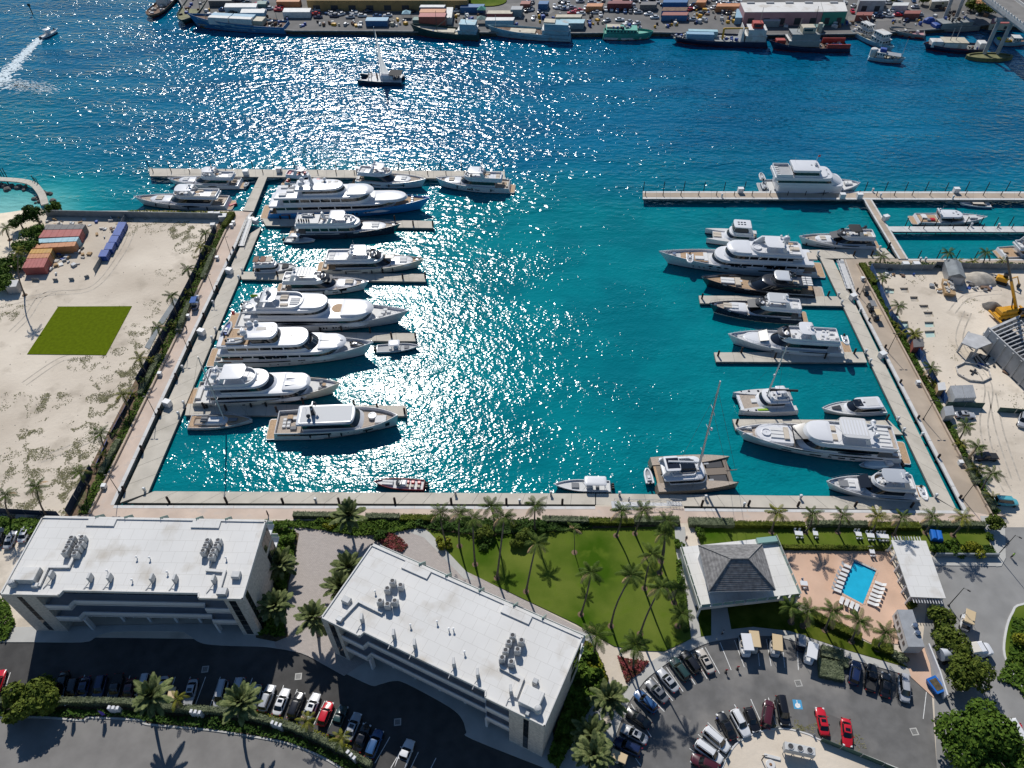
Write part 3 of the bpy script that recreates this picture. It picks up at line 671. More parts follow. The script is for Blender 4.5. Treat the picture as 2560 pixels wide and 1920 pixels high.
def mast(par,x,z,h,w=1.2,m="gel_white"):
    mb=MB();mb.loft([[(x-.6,-.3,z),(x+.5,-.3,z),(x+.5,.3,z),(x-.6,.3,z)],[(x-.9,-.15,z+h),(x-.3,-.15,z+h),(x-.3,.15,z+h),(x-.9,.15,z+h)]]);mb.bbox(x-.6,0,z+h*.6,.5,w*2,.14,.04);mb.bbox(x-.6,0,z+h,.3,w,.1,.03);mb.obj("radar_mast",m,par)
    MB().bbox(x-.6,w*.6,z+h*.6+.14,.2,1.3,.12,.03).obj("radar_bar",m,par)
    MB().tube([(x-.5,0,z+h),(x-.7,0,z+h+1.6)],.03,4).obj("antenna",m,par)
def tub(par,x,y,z,r=.95,m="gel_white"):
    MB().lathe(x,y,[(r+.18,z),(r+.18,z+.5),(r,z+.52),(r-.04,z+.36)],14).obj("hot_tub",m,par,smooth=40);MB().lathe(x,y,[(r,z+.35),(.1,z+.36)],14).obj("tub_water","glass_sea",par)
def rail(par,H,s0=.5,s1=.985,h=.85,n=9,m="chrome"):
    mb=MB()
    for sg in (1,-1):
        tp=[]
        for i in range(n+1):
            x,y,z=H.at(s0+(s1-s0)*i/n,1);y=(y+.1)*sg;tp.append((x,y,z+h));mb.tube([(x,y,z),(x,y,z+h)],.02,4)
        mb.tube(tp,.028,4)
    mb.obj("bow_rail",m,par)
def platform(par,H,ln=1.6,m="teak"):
    w=H.B/2*H.st*.9;o=ring(-w*.9,0,w,.2,0)
    p=[(-ln,-w+.4),(-ln+.3,-w),(.5,-w),(.5,w),(-ln+.3,w),(-ln,w-.4)]
    MB().prism(p,.3,.52).obj("swim_platform","gel_white",par);MB().prism([(x*.96,y*.95) for x,y in p],.5,.545).obj("platform_decking",m,par)
def dinghy(par,x,y,z,L=4.2,rz=0,m="rubber_grey",name="tender",cover=None):
    Mx=Matrix.Translation((x,y,z)) @ Matrix.Rotation(rz,4,'Z');w=L*.19
    path=[(0,-w,.35),(L*.55,-w,.35),(L*.8,-w*.75,.42),(L*.96,-w*.25,.5),(L*.96,w*.25,.5),(L*.8,w*.75,.42),(L*.55,w,.35),(0,w,.35)]
    o=MB().tube(path,L*.058,8).xf(Mx).obj(name,m,par,smooth=50)
    MB().loft([[(0,-w,.1),(L*.6,-w,.1),(L*.92,0,.3),(L*.6,w,.1),(0,w,.1)],[(0,-w,.3),(L*.6,-w,.3),(L*.92,0,.45),(L*.6,w,.3),(0,w,.3)]]).xf(Mx).obj("inner_hull","deck_grey" if not cover else cover,o)
    MB().bbox(L*.38,0,.3,L*.2,w*.8,.45,.1).bbox(L*.2,0,.3,L*.1,w*1.2,.3,.08).xf(Mx).obj("console","gel_white",o)
    MB().bbox(-.15,0,.2,.4,.35,.75,.1).xf(Mx).obj("outboard","rubber_black",o)
def fenders(par,H,ss,side=1,m="rubber_black",r=.2,ln=1.0):
    for t in ss:
        x,y,z=H.at(t,.8);MB().tube([(x,(y-r)*side,z-ln),(x,(y-r)*side,z-ln*.5),(x,(y-r)*side,z)],[r*.7,r,r*.6],8).obj("fender",m,par,smooth=50)
def outboards(par,n,sp=.55,z=.3,m="rubber_black",x=-.25):
    for i in range(n):
        y=(i-(n-1)/2)*sp;MB().loft([[(x-.3,y-.16,z),(x+.2,y-.16,z),(x+.2,y+.16,z),(x-.3,y+.16,z)],[(x-.42,y-.2,z+.55),(x+.22,y-.2,z+.55),(x+.22,y+.2,z+.55),(x-.42,y+.2,z+.55)],[(x-.3,y-.13,z+.8),(x+.1,y-.13,z+.8),(x+.1,y+.13,z+.8),(x-.3,y+.13,z+.8)]]).obj("outboard",m,par)
def boat(name,label,cat,st,bw,B,fb=1.6,fbb=2.6,z0=1.0,z1=2.4,group=None,**kw):
    a=P(*st,z0);b=P(*bw,z1);L=math.hypot(b.x-a.x,b.y-a.y);rz=math.atan2(b.y-a.y,b.x-a.x)
    t=thing(name,label,cat,(a.x,a.y,0),rz,group);return t,Hull(L,B,fb,fbb,**kw)
# ---- generic flybridge motor yacht, then individual refits
def flyyacht(label,st,bw,B,fb=1.7,fbb=2.7,hm="gel_white",bm="boot_dark",dm="teak_grey",main=(.14,.70),mw=.80,up=(.26,.56),mh=2.1,uh=None,ht=None,htm="gel_white",seats="cushion_white",win=(.42,.80),nose=.16,rake=.9,gm="yacht_glass",hw=((.35,.48,.5,.62),(.55,.66,.52,.64)),coach=None,domes=1,ws=None,plat=1.4,fend=(.25,.5,.7),side=1,railh=.75,aftdeck="teak",wm="gel_white",rm="gel_white",pads=True,ten=None,group="motor yachts in the marina",taper=.6,pillars=0,name="motor_yacht"):
    t,H=boat(name,label,"yacht",st,bw,B,fb,fbb,group=group);L=H.L
    H.build(t,hm,bm,dm)
    for q in hw:H.window(t,*q,taper=taper)
    zd=fb*.72;w=B/2*mw
    zt=tier(t,L*main[0],L*main[1],w,L*nose,zd,mh+fb*.25,rake*1.45,(win[0]-.04,win[1]+.03),.12,L*.09,wm,rm,gm,pillars=pillars)
    if coach is not False:
        c0,c1=coach or (main[1]-.06,min(.90,main[1]+.17));zc=H.zs(c0)-.45
        MB().loft([ring(L*c0,L*c1,w*.78,L*.12,zc,.8),ring(L*c0,L*c1-.25,w*.74,L*.12,zc+.6,.8),ring(L*c0,L*c1-.7,w*.6,L*.1,zc+.72,.8)]).obj("coachroof",wm,t,smooth=40)
        if pads:sunpad(t,L*(c0+c1)/2+.2,0,zc+.72,L*.07,w*.9,seats)
    sofa(t,L*.93,0,H.zs(.93)-.42,.8,.5,"chrome",.35,"windlass")
    sofa(t,L*.045,0,fb-.45,.8,B*.5,seats);table(t,L*.085,0,fb-.45)
    u0,u1=up;zu=zt-.12
    fly(t,L*(main[0]-.08),L*u1,w*.86,L*.12,zu,.7,wm,aftdeck)
    if ws:
        MB().loft([ring(L*(u1-.06),L*(u1+.03),w*.70,L*.08,zu+.5),ring(L*(u1-.07),L*(u1)-.1,w*.66,L*.075,zu+1.15)],False,False).obj("windscreen","tint_grey",t,smooth=40)
    sofa(t,L*(u1-.10),w*.3,zu+.04,.7,.8,seats,.7,"helm_seat");MB().bbox(L*(u1-.055),w*.2,zu+.04,.6,1.2,.9,.2).obj("helm_console",wm,t)
    sofa(t,L*(u0+.02),-w*.5,zu+.04,L*.09,.8,seats);sofa(t,L*(u0+.02),w*.5,zu+.04,L*.07,.8,seats);table(t,L*(u0+.02),0,zu+.04,1.3,.8)
    sunpad(t,L*(main[0]-.03),0,zu+.04,L*.05,w*1.1,seats)
    if ht:hardtop(t,L*ht[0],L*ht[1],w*.80,zu+2.15,zu+.5,htm)
    zr=zu+2.4 if ht else zu+.5;xr=L*((ht[0]+.03) if ht else u0-.04)
    for i in range(domes):dome(t,xr-.2,(i-(domes-1)/2)*1.6,zr,.42,stand=.35)
    if domes:MB().bbox(xr+.6,0,zr,.22,1.5,.14,.04).obj("radar_bar","gel_white",t);MB().tube([(xr+.5,.8,zr-.2),(xr+.2,.8,zr+2.4)],.025,4).obj("antenna","gel_white",t)
    if plat:platform(t,H,plat)
    rail(t,H,.55,.985,railh);fenders(t,H,fend,side)
    if ten:dinghy(t,*ten)
    return t,H,zu
fly1="motor yachts in the marina"
t,H,zu=flyyacht("white yacht with dark waterline moored bow-left along the western pier",(604,459),(418,446),5.6,1.7,2.6,bm="boot_dark",main=(.16,.68),up=(.28,.52),ht=(.32,.48),rake=1.3,plat=1.8,ten=(-1.6,-1.2,.5,3.2,1.57),hw=((.30,.42,.55,.85),))
t,H,zu=flyyacht("white cruising yacht moored bow-left against the sand lot seawall",(574,509),(335,496),6.6,2.1,3.2,main=(.17,.66),up=(.28,.56),mh=2.3,ht=(.34,.52),rake=1.1,hw=((.28,.46,.55,.9),(.5,.56,.5,.6)),seats="cushion_beige",plat=1.4,fend=(.2,.4,.6,.75),side=-1)
MB().bbox(0,0,0,2.6,1.1,.6,.2).obj("jet_ski","red_paint",None,P(583,514,.2),R(40),label="red and white jet ski floating behind the bow-left yacht",cat="jet ski").scale=(1,.9,1)
t,H=boat("superyacht","large superyacht with bright blue hull and stacked white decks","yacht",(672,526),(1078,502),9.6,2.5,4.6,1,3.2,group=fly1,full=2.6)
L=H.L;H.build(t,"hull_blue","boot_dark","teak",.6)
for i in range(3):H.window(t,.60+.024*i,.612+.024*i,.50,.72,name="porthole")
for s0 in (.52,.545):H.window(t,s0,s0+.012,.45,.70,name="porthole")
H.window(t,.28,.44,.72,.86);H.window(t,.09,.15,.7,.9,"canvas_brown")
z=tier(t,L*.07,L*.80,4.3,L*.20,2.0,3.0,.55,(.52,.82),.1,L*.04,wb=4.3,crown=.1,pillars=5)
z2=tier(t,L*.12,L*.64,3.9,L*.12,z-.1,2.6,.6,(.35,.75),.2,L*.05,pillars=6)
z3=tier(t,L*.24,L*.50,3.0,L*.10,z2-.1,2.3,.7,(.35,.72),.2,L*.04)
MB().loft([ring(L*.50,L*.66,3.3,L*.10,z2-.08,.6),ring(L*.50,L*.65,3.2,L*.10,z2+.35,.6),ring(L*.51,L*.62,2.4,L*.08,z2+.55,.6)]).obj("forward_roof","gel_white",t,smooth=40)
MB().loft([ring(L*.66,L*.86,3.2,L*.12,z-.2,.8),ring(L*.66,L*.85,2.9,L*.12,z+.5,.8),ring(L*.67,L*.82,2.0,L*.1,z+.75,.8)]).obj("coachroof","gel_white",t,smooth=40)
MB().prism([(L*.85,-2.2),(L*.93,-1.2),(L*.93,1.2),(L*.85,2.2)],H.zs(.88)-.58,H.zs(.88)-.5).obj("foredeck_decking","teak",t)
for y in (-1.2,0,1.2):sofa(t,L*.885,y,H.zs(.9)-.5,.8,.7,"chrome",.5,"windlass")
mast(t,L*.30,z3-.1,3.4,1.7,"gel_silver")
for x,y,r in ((.235,-1.3,.75),(.235,1.3,.75),(.30,-2.0,.5),(.37,1.6,.5)):dome(t,L*x,y,z3-.1,r,"gel_white")
for x,y in ((.12,-2.2),(.12,2.2),(.16,0)):sofa(t,L*x,y,z2-.06,2.2,1.6,"cushion_white")
for x in (.36,.40,.44):MB().bbox(L*x,1.2,z3-.02,.9,.9,.12,.05).obj("deck_hatch","tint_grey",t)
table(t,L*.06,0,2.2,2.4,1.4);sofa(t,L*.03,0,2.2,1.0,5,"cushion_white");platform(t,H,2.2);rail(t,H,.7,.98,.7);fenders(t,H,(.08,.14,.2,.42),1,"rubber_black",.3,1.6)
dinghy(t,L*.15,2.4,z2-.05,5,0)
t,H,zu=flyyacht("white yacht with slanted dark hull windows above the blue superyacht's bow",(892,449),(1066,453),6.4,2.3,3.4,main=(.14,.62),up=(.24,.52),mh=2.3,ht=(.26,.42),win=(.30,.80),hw=((.12,.38,.45,.62),(.45,.72,.42,.58)),rake=1.1,domes=2,taper=.3)
t,H,zu=flyyacht("white trawler-style yacht moored bow-left at the open end of the western pier",(1277,468),(1089,450),6.4,2.2,3.4,main=(.20,.72),up=(.30,.62),mh=2.4,ht=(.36,.56),win=(.45,.75),hw=((.40,.46,.35,.5),(.52,.57,.3,.55),(.20,.25,.4,.5)),rake=.9,seats="cushion_beige",railh=.4,side=-1,taper=0)
t,H,zu=flyyacht("white flybridge yacht half hidden behind the blue superyacht's stern",(716,452),(828,453),4.8,1.7,2.6,main=(.14,.64),up=(.26,.54),ht=(.28,.46),seats="red_paint",hw=((.4,.55,.5,.65),))
t,H,zu=flyyacht("navy-hulled yacht with white decks and boat deck of tenders aft",(735,578),(1003,566),7.0,2.2,3.5,hm="hull_navy",main=(.13,.70),up=(.28,.60),mh=2.5,win=(.40,.66),ht=(.36,.50),rake=.8,hw=((.12,.40,.93,1.06),),domes=0,seats="cushion_white",pillars=4)
L=H.L;H.window(t,.02,.985,.86,1.0,"gel_white","hull_band");mast(t,L*.31,zu+.3,2.6,1.2);MB().prism([(L*.05,-2.4),(L*.26,-2.4),(L*.26,2.4),(L*.05,2.4)],zu+.72,zu+.78).obj("boat_deck","deck_white",t)
for i in range(5):MB().cyl(L*.08+i*.75,-1.4+.2*(i%2),zu+.75,zu+1.6,.24,7).obj("diving_cylinder","rubber_black",t)
MB().tube([(L*.06,-2.2,zu+.8),(L*.06,-2.2,zu+1.8),(L*.06,2.2,zu+1.8),(L*.06,2.2,zu+.8)],.06,5).obj("crane_frame","gel_white",t);dinghy(t,L*.20,1.4,zu+.78,3.6,3.14)
t,H,zu=flyyacht("white yacht with silver superstructure sweep beside the second finger dock",(805,666),(1061,653),7.2,2.2,3.4,hm="gel_cream",main=(.15,.74),up=(.28,.56),mh=2.4,ht=(.30,.46),win=(.38,.72),rake=1.25,hw=((.12,.22,.75,1.02),(.40,.46,.3,.48),(.26,.40,.68,.84)),ws=True,domes=2,dm="teak",aftdeck="teak_grey",taper=.5)
L=H.L;MB().bbox(L*.67,0,zu-.36,2.6,1.9,.16,.05).obj("skylight","tint_grey",t);MB().prism([(L*.53,-1.6),(L*.585,-1.4),(L*.585,1.4),(L*.53,1.6)],zu+.0,zu+.5).obj("windscreen","yacht_glass",t)
MB().bbox(L*.86,0,H.zs(.86)-.4,1.6,1.6,.35,.1).obj("bow_sofa","cushion_white",t)
t,H=boat("cabin_cruiser","small flybridge cruiser with brown canvas tops and dark bow cover","boat",(637,674),(742,665),4.2,1.3,1.9,.8,1.6,group="small motorboats")
L=H.L;H.build(t,"gel_white","boot_dark","deck_white",.3);z=tier(t,L*.16,L*.62,1.6,1.8,1.0,1.9,.7,(.4,.75),.15,1.8);fly(t,L*.06,L*.52,1.45,1.2,z-.1,.6)
for i,(x,m) in enumerate(((.10,"canvas_brown"),(.26,"canvas_brown"),(.40,"cushion_beige"))):MB().bbox(L*x,0,z+1.35,1.6,2.8,.12,.1).obj("canvas_top",m,t);MB().tube([(L*x,-1.3,z+1.35),(L*x+.2,-1.35,z+.4)],.03,4).obj("canvas_frame","chrome",t)
MB().prism([(L*.66,-1.1),(L*.80,-.8),(L*.80,.8),(L*.66,1.1)],1.5,1.85).obj("bow_cover","canvas_black",t);rail(t,H,.55,.98,.5);outboards(t,2);MB().tube([(L*.2,.9,z),(L*.1,1.1,z+4)],.02,4).obj("antenna","gel_white",t);MB().box(.3,1.6,-1.3,1.3,1.0,1.1).obj("cockpit_floor","teak",t);sofa(t,.4,0,1.0,.6,2.4,"cushion_beige")
t,H,zu=flyyacht("white yacht with ribbed hardtop and square hull windows below the second finger",(704,719),(923,708),6.2,2.1,3.2,main=(.14,.70),up=(.24,.54),mh=2.3,ht=(.17,.42),win=(.40,.80),rake=1.25,hw=((.32,.36,.3,.5),(.40,.46,.3,.52),(.60,.66,.34,.52),(.68,.76,.5,.95),(.22,.52,.82,1.05),(.55,.90,.84,.96)),ws=True,domes=1,taper=0)
L=H.L;MB().loft([[(L*.50,-1.9,zu+.1),(L*.59,-1.6,zu-.35),(L*.59,1.6,zu-.35),(L*.50,1.9,zu+.1)],[(L*.50,-1.9,zu+.22),(L*.59,-1.6,zu-.25),(L*.59,1.6,zu-.25),(L*.50,1.9,zu+.22)]]).obj("windscreen","tint_grey",t)
for i in range(6):MB().box(L*.185+i*.85,L*.185+i*.85+.5,-1.7,1.7,zu+2.36,zu+2.42).obj("hardtop_slat","deck_white",t)
sunpad(t,L*.78,0,H.zs(.78)+.25,2.2,2.0,"cushion_beige");tub(t,L*.09,.4,zu+.05,.6)
t,H=boat("superyacht","large white superyacht with silver-grey hull and open teak sundeck","yacht",(592,801),(1024,783),9.0,2.6,4.6,1,3.4,group=fly1,full=2.5)
L=H.L;H.build(t,"gel_silver","boot_dark","deck_white",.7);
for i in range(9):H.window(t,.50+.016*i+.022*(i//3),.508+.016*i+.022*(i//3),.42,.66,name="porthole")
H.window(t,.03,.985,.80,1.0,"gel_white","hull_band")
z=tier(t,L*.10,L*.80,4.1,L*.16,2.2,2.9,.75,(.42,.66),.12,L*.02,p=.6);z2=tier(t,L*.16,L*.56,3.7,L*.14,z-.1,2.3,.9,(.3,.62),.2,L*.05)
H.window(t,.26,.48,1.12,1.42,taper=.9,name="side_window")
fly(t,L*.16,L*.42,3.3,L*.08,z2-.1,.8,"gel_white","teak")
hardtop(t,L*.19,L*.27,3.0,z2+2.1,z2+.4,"gel_grey",.2);mast(t,L*.235,z2+2.3,1.4,1.4,"gel_grey");dome(t,L*.17,-1.6,z2+1.0,.8,"gel_grey");tub(t,L*.12,-2.2,z2-.05,.9)
MB().loft([ring(L*.40,L*.55,3.1,L*.10,z2-.1,.6),ring(L*.40,L*.545,3.0,L*.10,z2+.28,.6),ring(L*.42,L*.52,2.0,L*.08,z2+.42,.6)]).obj("forward_roof","gel_white",t,smooth=40)
for x,y in ((.30,.8),(.30,1.9),(.31,-1.6)):sofa(t,L*x,y,z2-.05,2.0,.9,"cushion_beige")
for y in (-.7,.7):sunpad(t,L*.365,y,z2-.04,2.4,1.4,"cushion_white",2)
MB().loft([ring(L*.62,L*.80,3.5,L*.14,z-.1,.6),ring(L*.62,L*.79,3.3,L*.14,z+.4,.6),ring(L*.64,L*.76,2.2,L*.1,z+.6,.6)]).obj("coachroof","gel_white",t,smooth=40)
MB().lathe(L*.60,0,[(1.8,z+.02),(1.7,z+.06)],12).obj("forward_cockpit","teak",t)
dinghy(t,L*.05,1.2,z-.1,5.2,.05);dinghy(t,L*.065,-1.4,z-.1,4.8,.1);MB().bbox(L*.02,-2.4,z,.7,.6,1.1,.1).obj("jet_ski","red_paint",t);MB().bbox(L*.125,2.0,z2+.0,1.8,.5,.7,.2).obj("kayak","green_flag",t)
for x,y in ((.84,-1.4),(.85,0),(.86,1.1),(.88,.3)):sofa(t,L*x,y,H.zs(.86)-.65,1.1,1.0,"cushion_white",.5,"deck_locker")
platform(t,H,2.4);rail(t,H,.82,.98,.5);fenders(t,H,(.1,.3,.5,.62),1,"rubber_black",.3,1.6)
t,H=boat("superyacht","large white three-deck yacht with blue tender on its boat deck","yacht",(541,889),(936,863),8.4,2.5,4.6,1,3.4,group=fly1,full=2.5)
L=H.L;H.build(t,"gel_white","boot_dark","deck_white",.7)
H.window(t,.19,.49,.72,.90);H.window(t,.03,.12,.8,1.0,"canvas_brown")
for s0 in (.535,.625):
    for i in range(3):H.window(t,s0+.016*i,s0+.014+.016*i,.70,.84,name="porthole")
for s0 in (.35,.40,.47,.55,.62,.69):H.window(t,s0,s0+.012,.30,.40,name="porthole")
z=tier(t,L*.07,L*.80,3.9,L*.18,2.2,2.7,.7,(.44,.70),.12,L*.02,p=.7,pillars=7);H.window(t,.07,.20,1.22,1.52,name="side_window",m="canvas_brown",out=-.12)
for i in range(4):H.window(t,.30+.045*i,.338+.045*i,1.22,1.50,name="side_window",out=-.14)
z2=tier(t,L*.12,L*.64,3.5,L*.10,z-.1,2.3,1.0,(.34,.70),.2,L*.06,p=.6,pillars=5);MB().loft([ring(L*.53,L*.66,3.0,L*.09,z-.02,.55),ring(L*.53,L*.63,2.9,L*.09,z+1.3,.55)],False,False).obj("windscreen","yacht_glass",t,smooth=40)
for a in (-60,-40,-20,0,20,40,60):MB().tube([(L*.57+L*.09*math.cos(R(a))+.04,3.02*math.sin(R(a)),z),(L*.54+L*.09*math.cos(R(a))+.04,2.92*math.sin(R(a)),z+1.3)],.06,4).obj("window_mullion","gel_white",t)
z3=tier(t,L*.27,L*.44,2.9,L*.05,z2-.1,2.2,.5,(.10,.70),.25,L*.03);MB().bbox(L*.33,.3,z3-.1,2.4,1.3,.12,.04).obj("skylight","tint_grey",t)
for x,y,r in ((.235,-1.7,.85),(.255,1.4,.85),(.29,2.2,.6)):dome(t,L*x,y,z3-.4,r)
mast(t,L*.225,z2-.1,2.6,1.3);MB().prism([(L*.09,-3),(L*.26,-3),(L*.26,3),(L*.09,3)],z2-.02,z2+.03).obj("boat_deck","teak",t)
dinghy(t,L*.09,.6,z2,4.6,1.45,"rubber_grey",cover="tarp_blue");dinghy(t,L*.12,-2.0,z2,4.2,0)
for x,y in ((.20,-1.2),(.20,1.3)):sofa(t,L*x,y,z2+.03,2.6,1.1,"cushion_beige")
MB().loft([ring(L*.66,L*.83,3.0,L*.10,z-.1,.7),ring(L*.66,L*.82,2.8,L*.10,z+.3,.7),ring(L*.68,L*.79,1.9,L*.08,z+.45,.7)]).obj("coachroof","gel_white",t,smooth=40)
MB().box(L*.67,L*.81,-.12,.12,z+.44,z+.52).obj("coachroof_ridge","deck_grey",t);dinghy(t,L*.855,.6,H.zs(.86)-.6,3.4,-.3,"rubber_black")
sofa(t,L*.03,0,2.0,1.2,4.6,"cushion_beige");platform(t,H,2.0);rail(t,H,.80,.985,.5)
t,H=boat("centre_console","grey-white centre-console boat tied at the third finger's tip","boat",(941,873),(1049,865),3.0,.9,1.3,.6,1.0,group="small motorboats")
L=H.L;H.build(t,"gel_white","boot_dark","deck_grey",.35);hardtop(t,L*.30,L*.55,1.1,2.5,.7,"gel_white",.1,.5,True,"chrome",False);MB().bbox(L*.45,0,.5,1.1,1.1,1.1,.2).obj("console","gel_white",t);sofa(t,L*.32,0,.5,.6,1.2);sofa(t,L*.70,0,.55,1.2,1.2,"cushion_grey");outboards(t,3)
t,H=boat("centre_console","small white centre-console boat rafted at the navy yacht's stern","boat",(712,599),(789,600),2.7,.8,1.2,.6,1.0,group="small motorboats")
L=H.L;H.build(t,"gel_white","boot_dark","deck_white",.35);hardtop(t,L*.22,L*.52,1.0,2.4,.6,"gel_white",.1,.5,True,"chrome",False);MB().bbox(L*.42,0,.45,1.0,1.0,1.0,.2).obj("console","gel_white",t);sofa(t,L*.28,0,.45,.6,1.2);outboards(t,2)
t,H=boat("superyacht","cream-hulled yacht with black windscreen band and bow seating, above the sailboat","yacht",(488,990),(854,963),7.8,2.3,4.0,1,3.0,group=fly1,full=2.5)
L=H.L;H.build(t,"gel_cream","boot_dark","deck_white",.6);H.window(t,.03,.985,.84,1.0,"gel_white","hull_band")
H.window(t,.16,.45,.90,1.10,taper=.5);H.window(t,.50,.86,.93,1.05,taper=.8)
for s0 in (.12,.34,.47,.6):H.window(t,s0,s0+.02,.35,.5,name="porthole")
z=tier(t,L*.14,L*.80,3.7,L*.15,2.0,2.6,.9,(.42,.74),.1,L*.02,p=.7);z2=tier(t,L*.22,L*.58,3.3,L*.14,z-.1,2.0,1.3,(.28,.72),.15,L*.10,p=.6)
fly(t,L*.13,L*.46,3.0,L*.10,z2-.1,.8,"gel_white","teak_grey");hardtop(t,L*.24,L*.39,2.5,z2+2.0,z2+.3,"gel_white",.22);dome(t,L*.20,-1.7,z2+1.4,.75);dome(t,L*.19,.6,z2+1.2,.75);mast(t,L*.225,z2+2.2,1.2,1.0)
for x,y in ((.17,1.3),(.17,-1.3),(.33,1.2),(.41,-.9)):sofa(t,L*x,y,z2-.05,1.8,1.2,"cushion_white")
MB().loft([ring(L*.62,L*.80,2.9,L*.10,z-.1,.6),ring(L*.62,L*.79,2.8,L*.10,z+.35,.6),ring(L*.63,L*.77,2.0,L*.08,z+.5,.6)]).obj("coachroof","gel_white",t,smooth=40)
for y in (-1.1,1.1):MB().add([(L*.64,y-.5,z+.52),(L*.72,y-.15,z+.52),(L*.72,y+.15,z+.52),(L*.64,y+.5,z+.52),(L*.64,y-.5,z+.8),(L*.64,y+.5,z+.8)],[(0,1,4),(2,3,5),(1,2,5,4),(3,0,4,5)]).obj("air_scoop","gel_white",t)
for y in (-1.0,0,1.0):sofa(t,L*.875+abs(y)*-.5,y,H.zs(.87)-.55,.9,.8,"cushion_grey")
MB().lathe(L*.885,0,[(.5,H.zs(.88)-.1),(.5,H.zs(.88)-.02)],10).obj("bow_table","teak",t);sofa(t,L*.04,0,1.8,1.2,4,"cushion_white");dinghy(t,L*.10,1.2,z-.05,3.8,1.5)
platform(t,H,2.2);rail(t,H,.82,.985,.4,m="teak");fenders(t,H,(.1,.4,.5),1,"rubber_black",.3,1.4)
t,H=boat("sailboat","dark-trimmed monohull sailboat with tall mast below the cream yacht","sailboat",(471,1056),(631,1048),4.4,1.2,1.6,.9,1.5,group="sailing boats in the marina",full=2.0,stemrake=.02)
L=H.L;H.build(t,"gel_silver","boot_dark","teak",.12);H.window(t,.02,.98,.82,.93,"hull_navy","hull_band")
MB().loft([ring(L*.28,L*.62,1.35,1.2,1.2,.8),ring(L*.29,L*.58,1.2,1.1,1.75,.8),ring(L*.31,L*.54,.8,.8,1.85,.8)]).obj("coachroof","gel_white",t,smooth=40)
MB().loft([ring(L*.10,L*.32,1.1,.5,1.15),ring(L*.10,L*.31,1.0,.5,1.5)],False,False).obj("cockpit_coaming","gel_white",t);MB().box(L*.11,L*.31,-.9,.9,1.12,1.2).obj("cockpit_floor","teak_grey",t)
MB().bbox(L*.27,0,1.8,1.6,1.9,.5,.2).obj("sprayhood","cushion_grey",t);MB().bbox(L*.7,0,1.45,2.0,1.0,.25,.1).obj("sail_cover","cushion_grey",t)
mh=22.0;MB().tube([(L*.57,0,1.2),(L*.57,0,mh)],[.17,.11],8).obj("mast","alu_mast",t);MB().tube([(L*.56,0,2.9),(L*.16,.25,2.8)],.16,7).obj("boom","cushion_grey",t)
for zz in (8.0,14.5):MB().tube([(L*.57,-1.3,zz),(L*.57,0,zz+.1),(L*.57,1.3,zz)],.05,5).obj("spreader","alu_mast",t)
for a,b in (((L*.99,0,1.7),(L*.57,0,mh)),((0.1,0,1.3),(L*.57,0,mh)),((L*.53,-1.9,1.3),(L*.57,0,mh)),((L*.53,1.9,1.3),(L*.57,0,mh)),((L*.57,-1.3,8.0),(L*.57,0,14.4)),((L*.57,1.3,8.0),(L*.57,0,14.4))):MB().tube([a,b],.022,4).obj("stay","rig_wire",t)
rail(t,H,.05,.98,.55,12);fenders(t,H,(.3,.55),-1)
t,H=boat("superyacht","white explorer yacht with pale grey glass roof and black mast","yacht",(690,1069),(996,1046),7.6,2.9,3.9,1,2.6,group=fly1,full=3.2,stemrake=.02)
L=H.L;H.build(t,"gel_white","boot_dark","teak_grey",.8);H.window(t,.10,.47,.60,.85,taper=.2);H.window(t,.03,.22,.62,.86,"canvas_brown");H.window(t,.72,.80,.45,.82);H.window(t,.90,.935,.3,.72);H.window(t,.40,.65,.10,.17);H.window(t,.70,.84,.14,.2)
for s0 in (.60,.645,.69):H.window(t,s0,s0+.012,.62,.74,name="porthole")
z=tier(t,L*.24,L*.74,3.1,L*.07,2.1,2.9,1.0,(.45,.85),.2,L*.04,rm="gel_silver",p=.45);MB().loft([ring(L*.22,L*.65,2.7,L*.04,z-.12,.4),ring(L*.22,L*.65,2.7,L*.04,z+.04,.4)]).obj("glass_roof","gel_silver",t);MB().box(L*.23,L*.64,-2.4,2.4,z+.03,z+.07).obj("roof_panel","rubber_grey",t)
MB().loft([[(L*.33-.5,-.4,z),(L*.33+.5,-.4,z),(L*.33+.5,.4,z),(L*.33-.5,.4,z)],[(L*.33-.3,-.2,z+3),(L*.33+.2,-.2,z+3),(L*.33+.2,.2,z+3),(L*.33-.3,.2,z+3)]]).obj("radar_mast","hull_black",t);MB().bbox(L*.33,.6,z+2.2,.3,2.6,.2,.05).obj("radar_bar","gel_white",t);dome(t,L*.30,-1.2,z+.0,.5,"hull_black");dome(t,L*.35,1.2,z+1.6,.4,"hull_black")
for i in range(3):
    for j in range(2):sofa(t,L*.08+j*1.0,-.9+i*1.0,2.15,.8,.8,"cushion_white",.4,"ottoman")
sofa(t,L*.16,-1.6,2.15,1.4,1.0,"cushion_grey");sofa(t,L*.16,1.4,2.15,1.0,1.0,"cushion_white");table(t,L*.12,1.6,2.15,1.2,1.2)
tub(t,L*.79,.6,2.9,.8);sunpad(t,L*.86,-.5,3.0,2.6,2.4,"cushion_white",1);platform(t,H,2.0);fenders(t,H,(.30,.45,.55,.75),1);rail(t,H,.70,.97,.35);fenders(t,H,(.02,),-1,"red_paint",.3)
t,H=boat("speedboat","red-hulled open speedboat at the southern dock","boat",(1063,1214),(933,1205),3.0,.9,1.3,.6,1.0,group="small motorboats")
L=H.L;H.build(t,"red_dark","boot_red","deck_white",.3);MB().bbox(L*.42,0,.7,1.6,1.7,.8,.3).obj("console","gel_white",t);MB().loft([ring(L*.46,L*.56,1.0,.6,1.3),ring(L*.44,L*.50,.9,.5,1.75)],False,False).obj("windscreen","tint_grey",t)
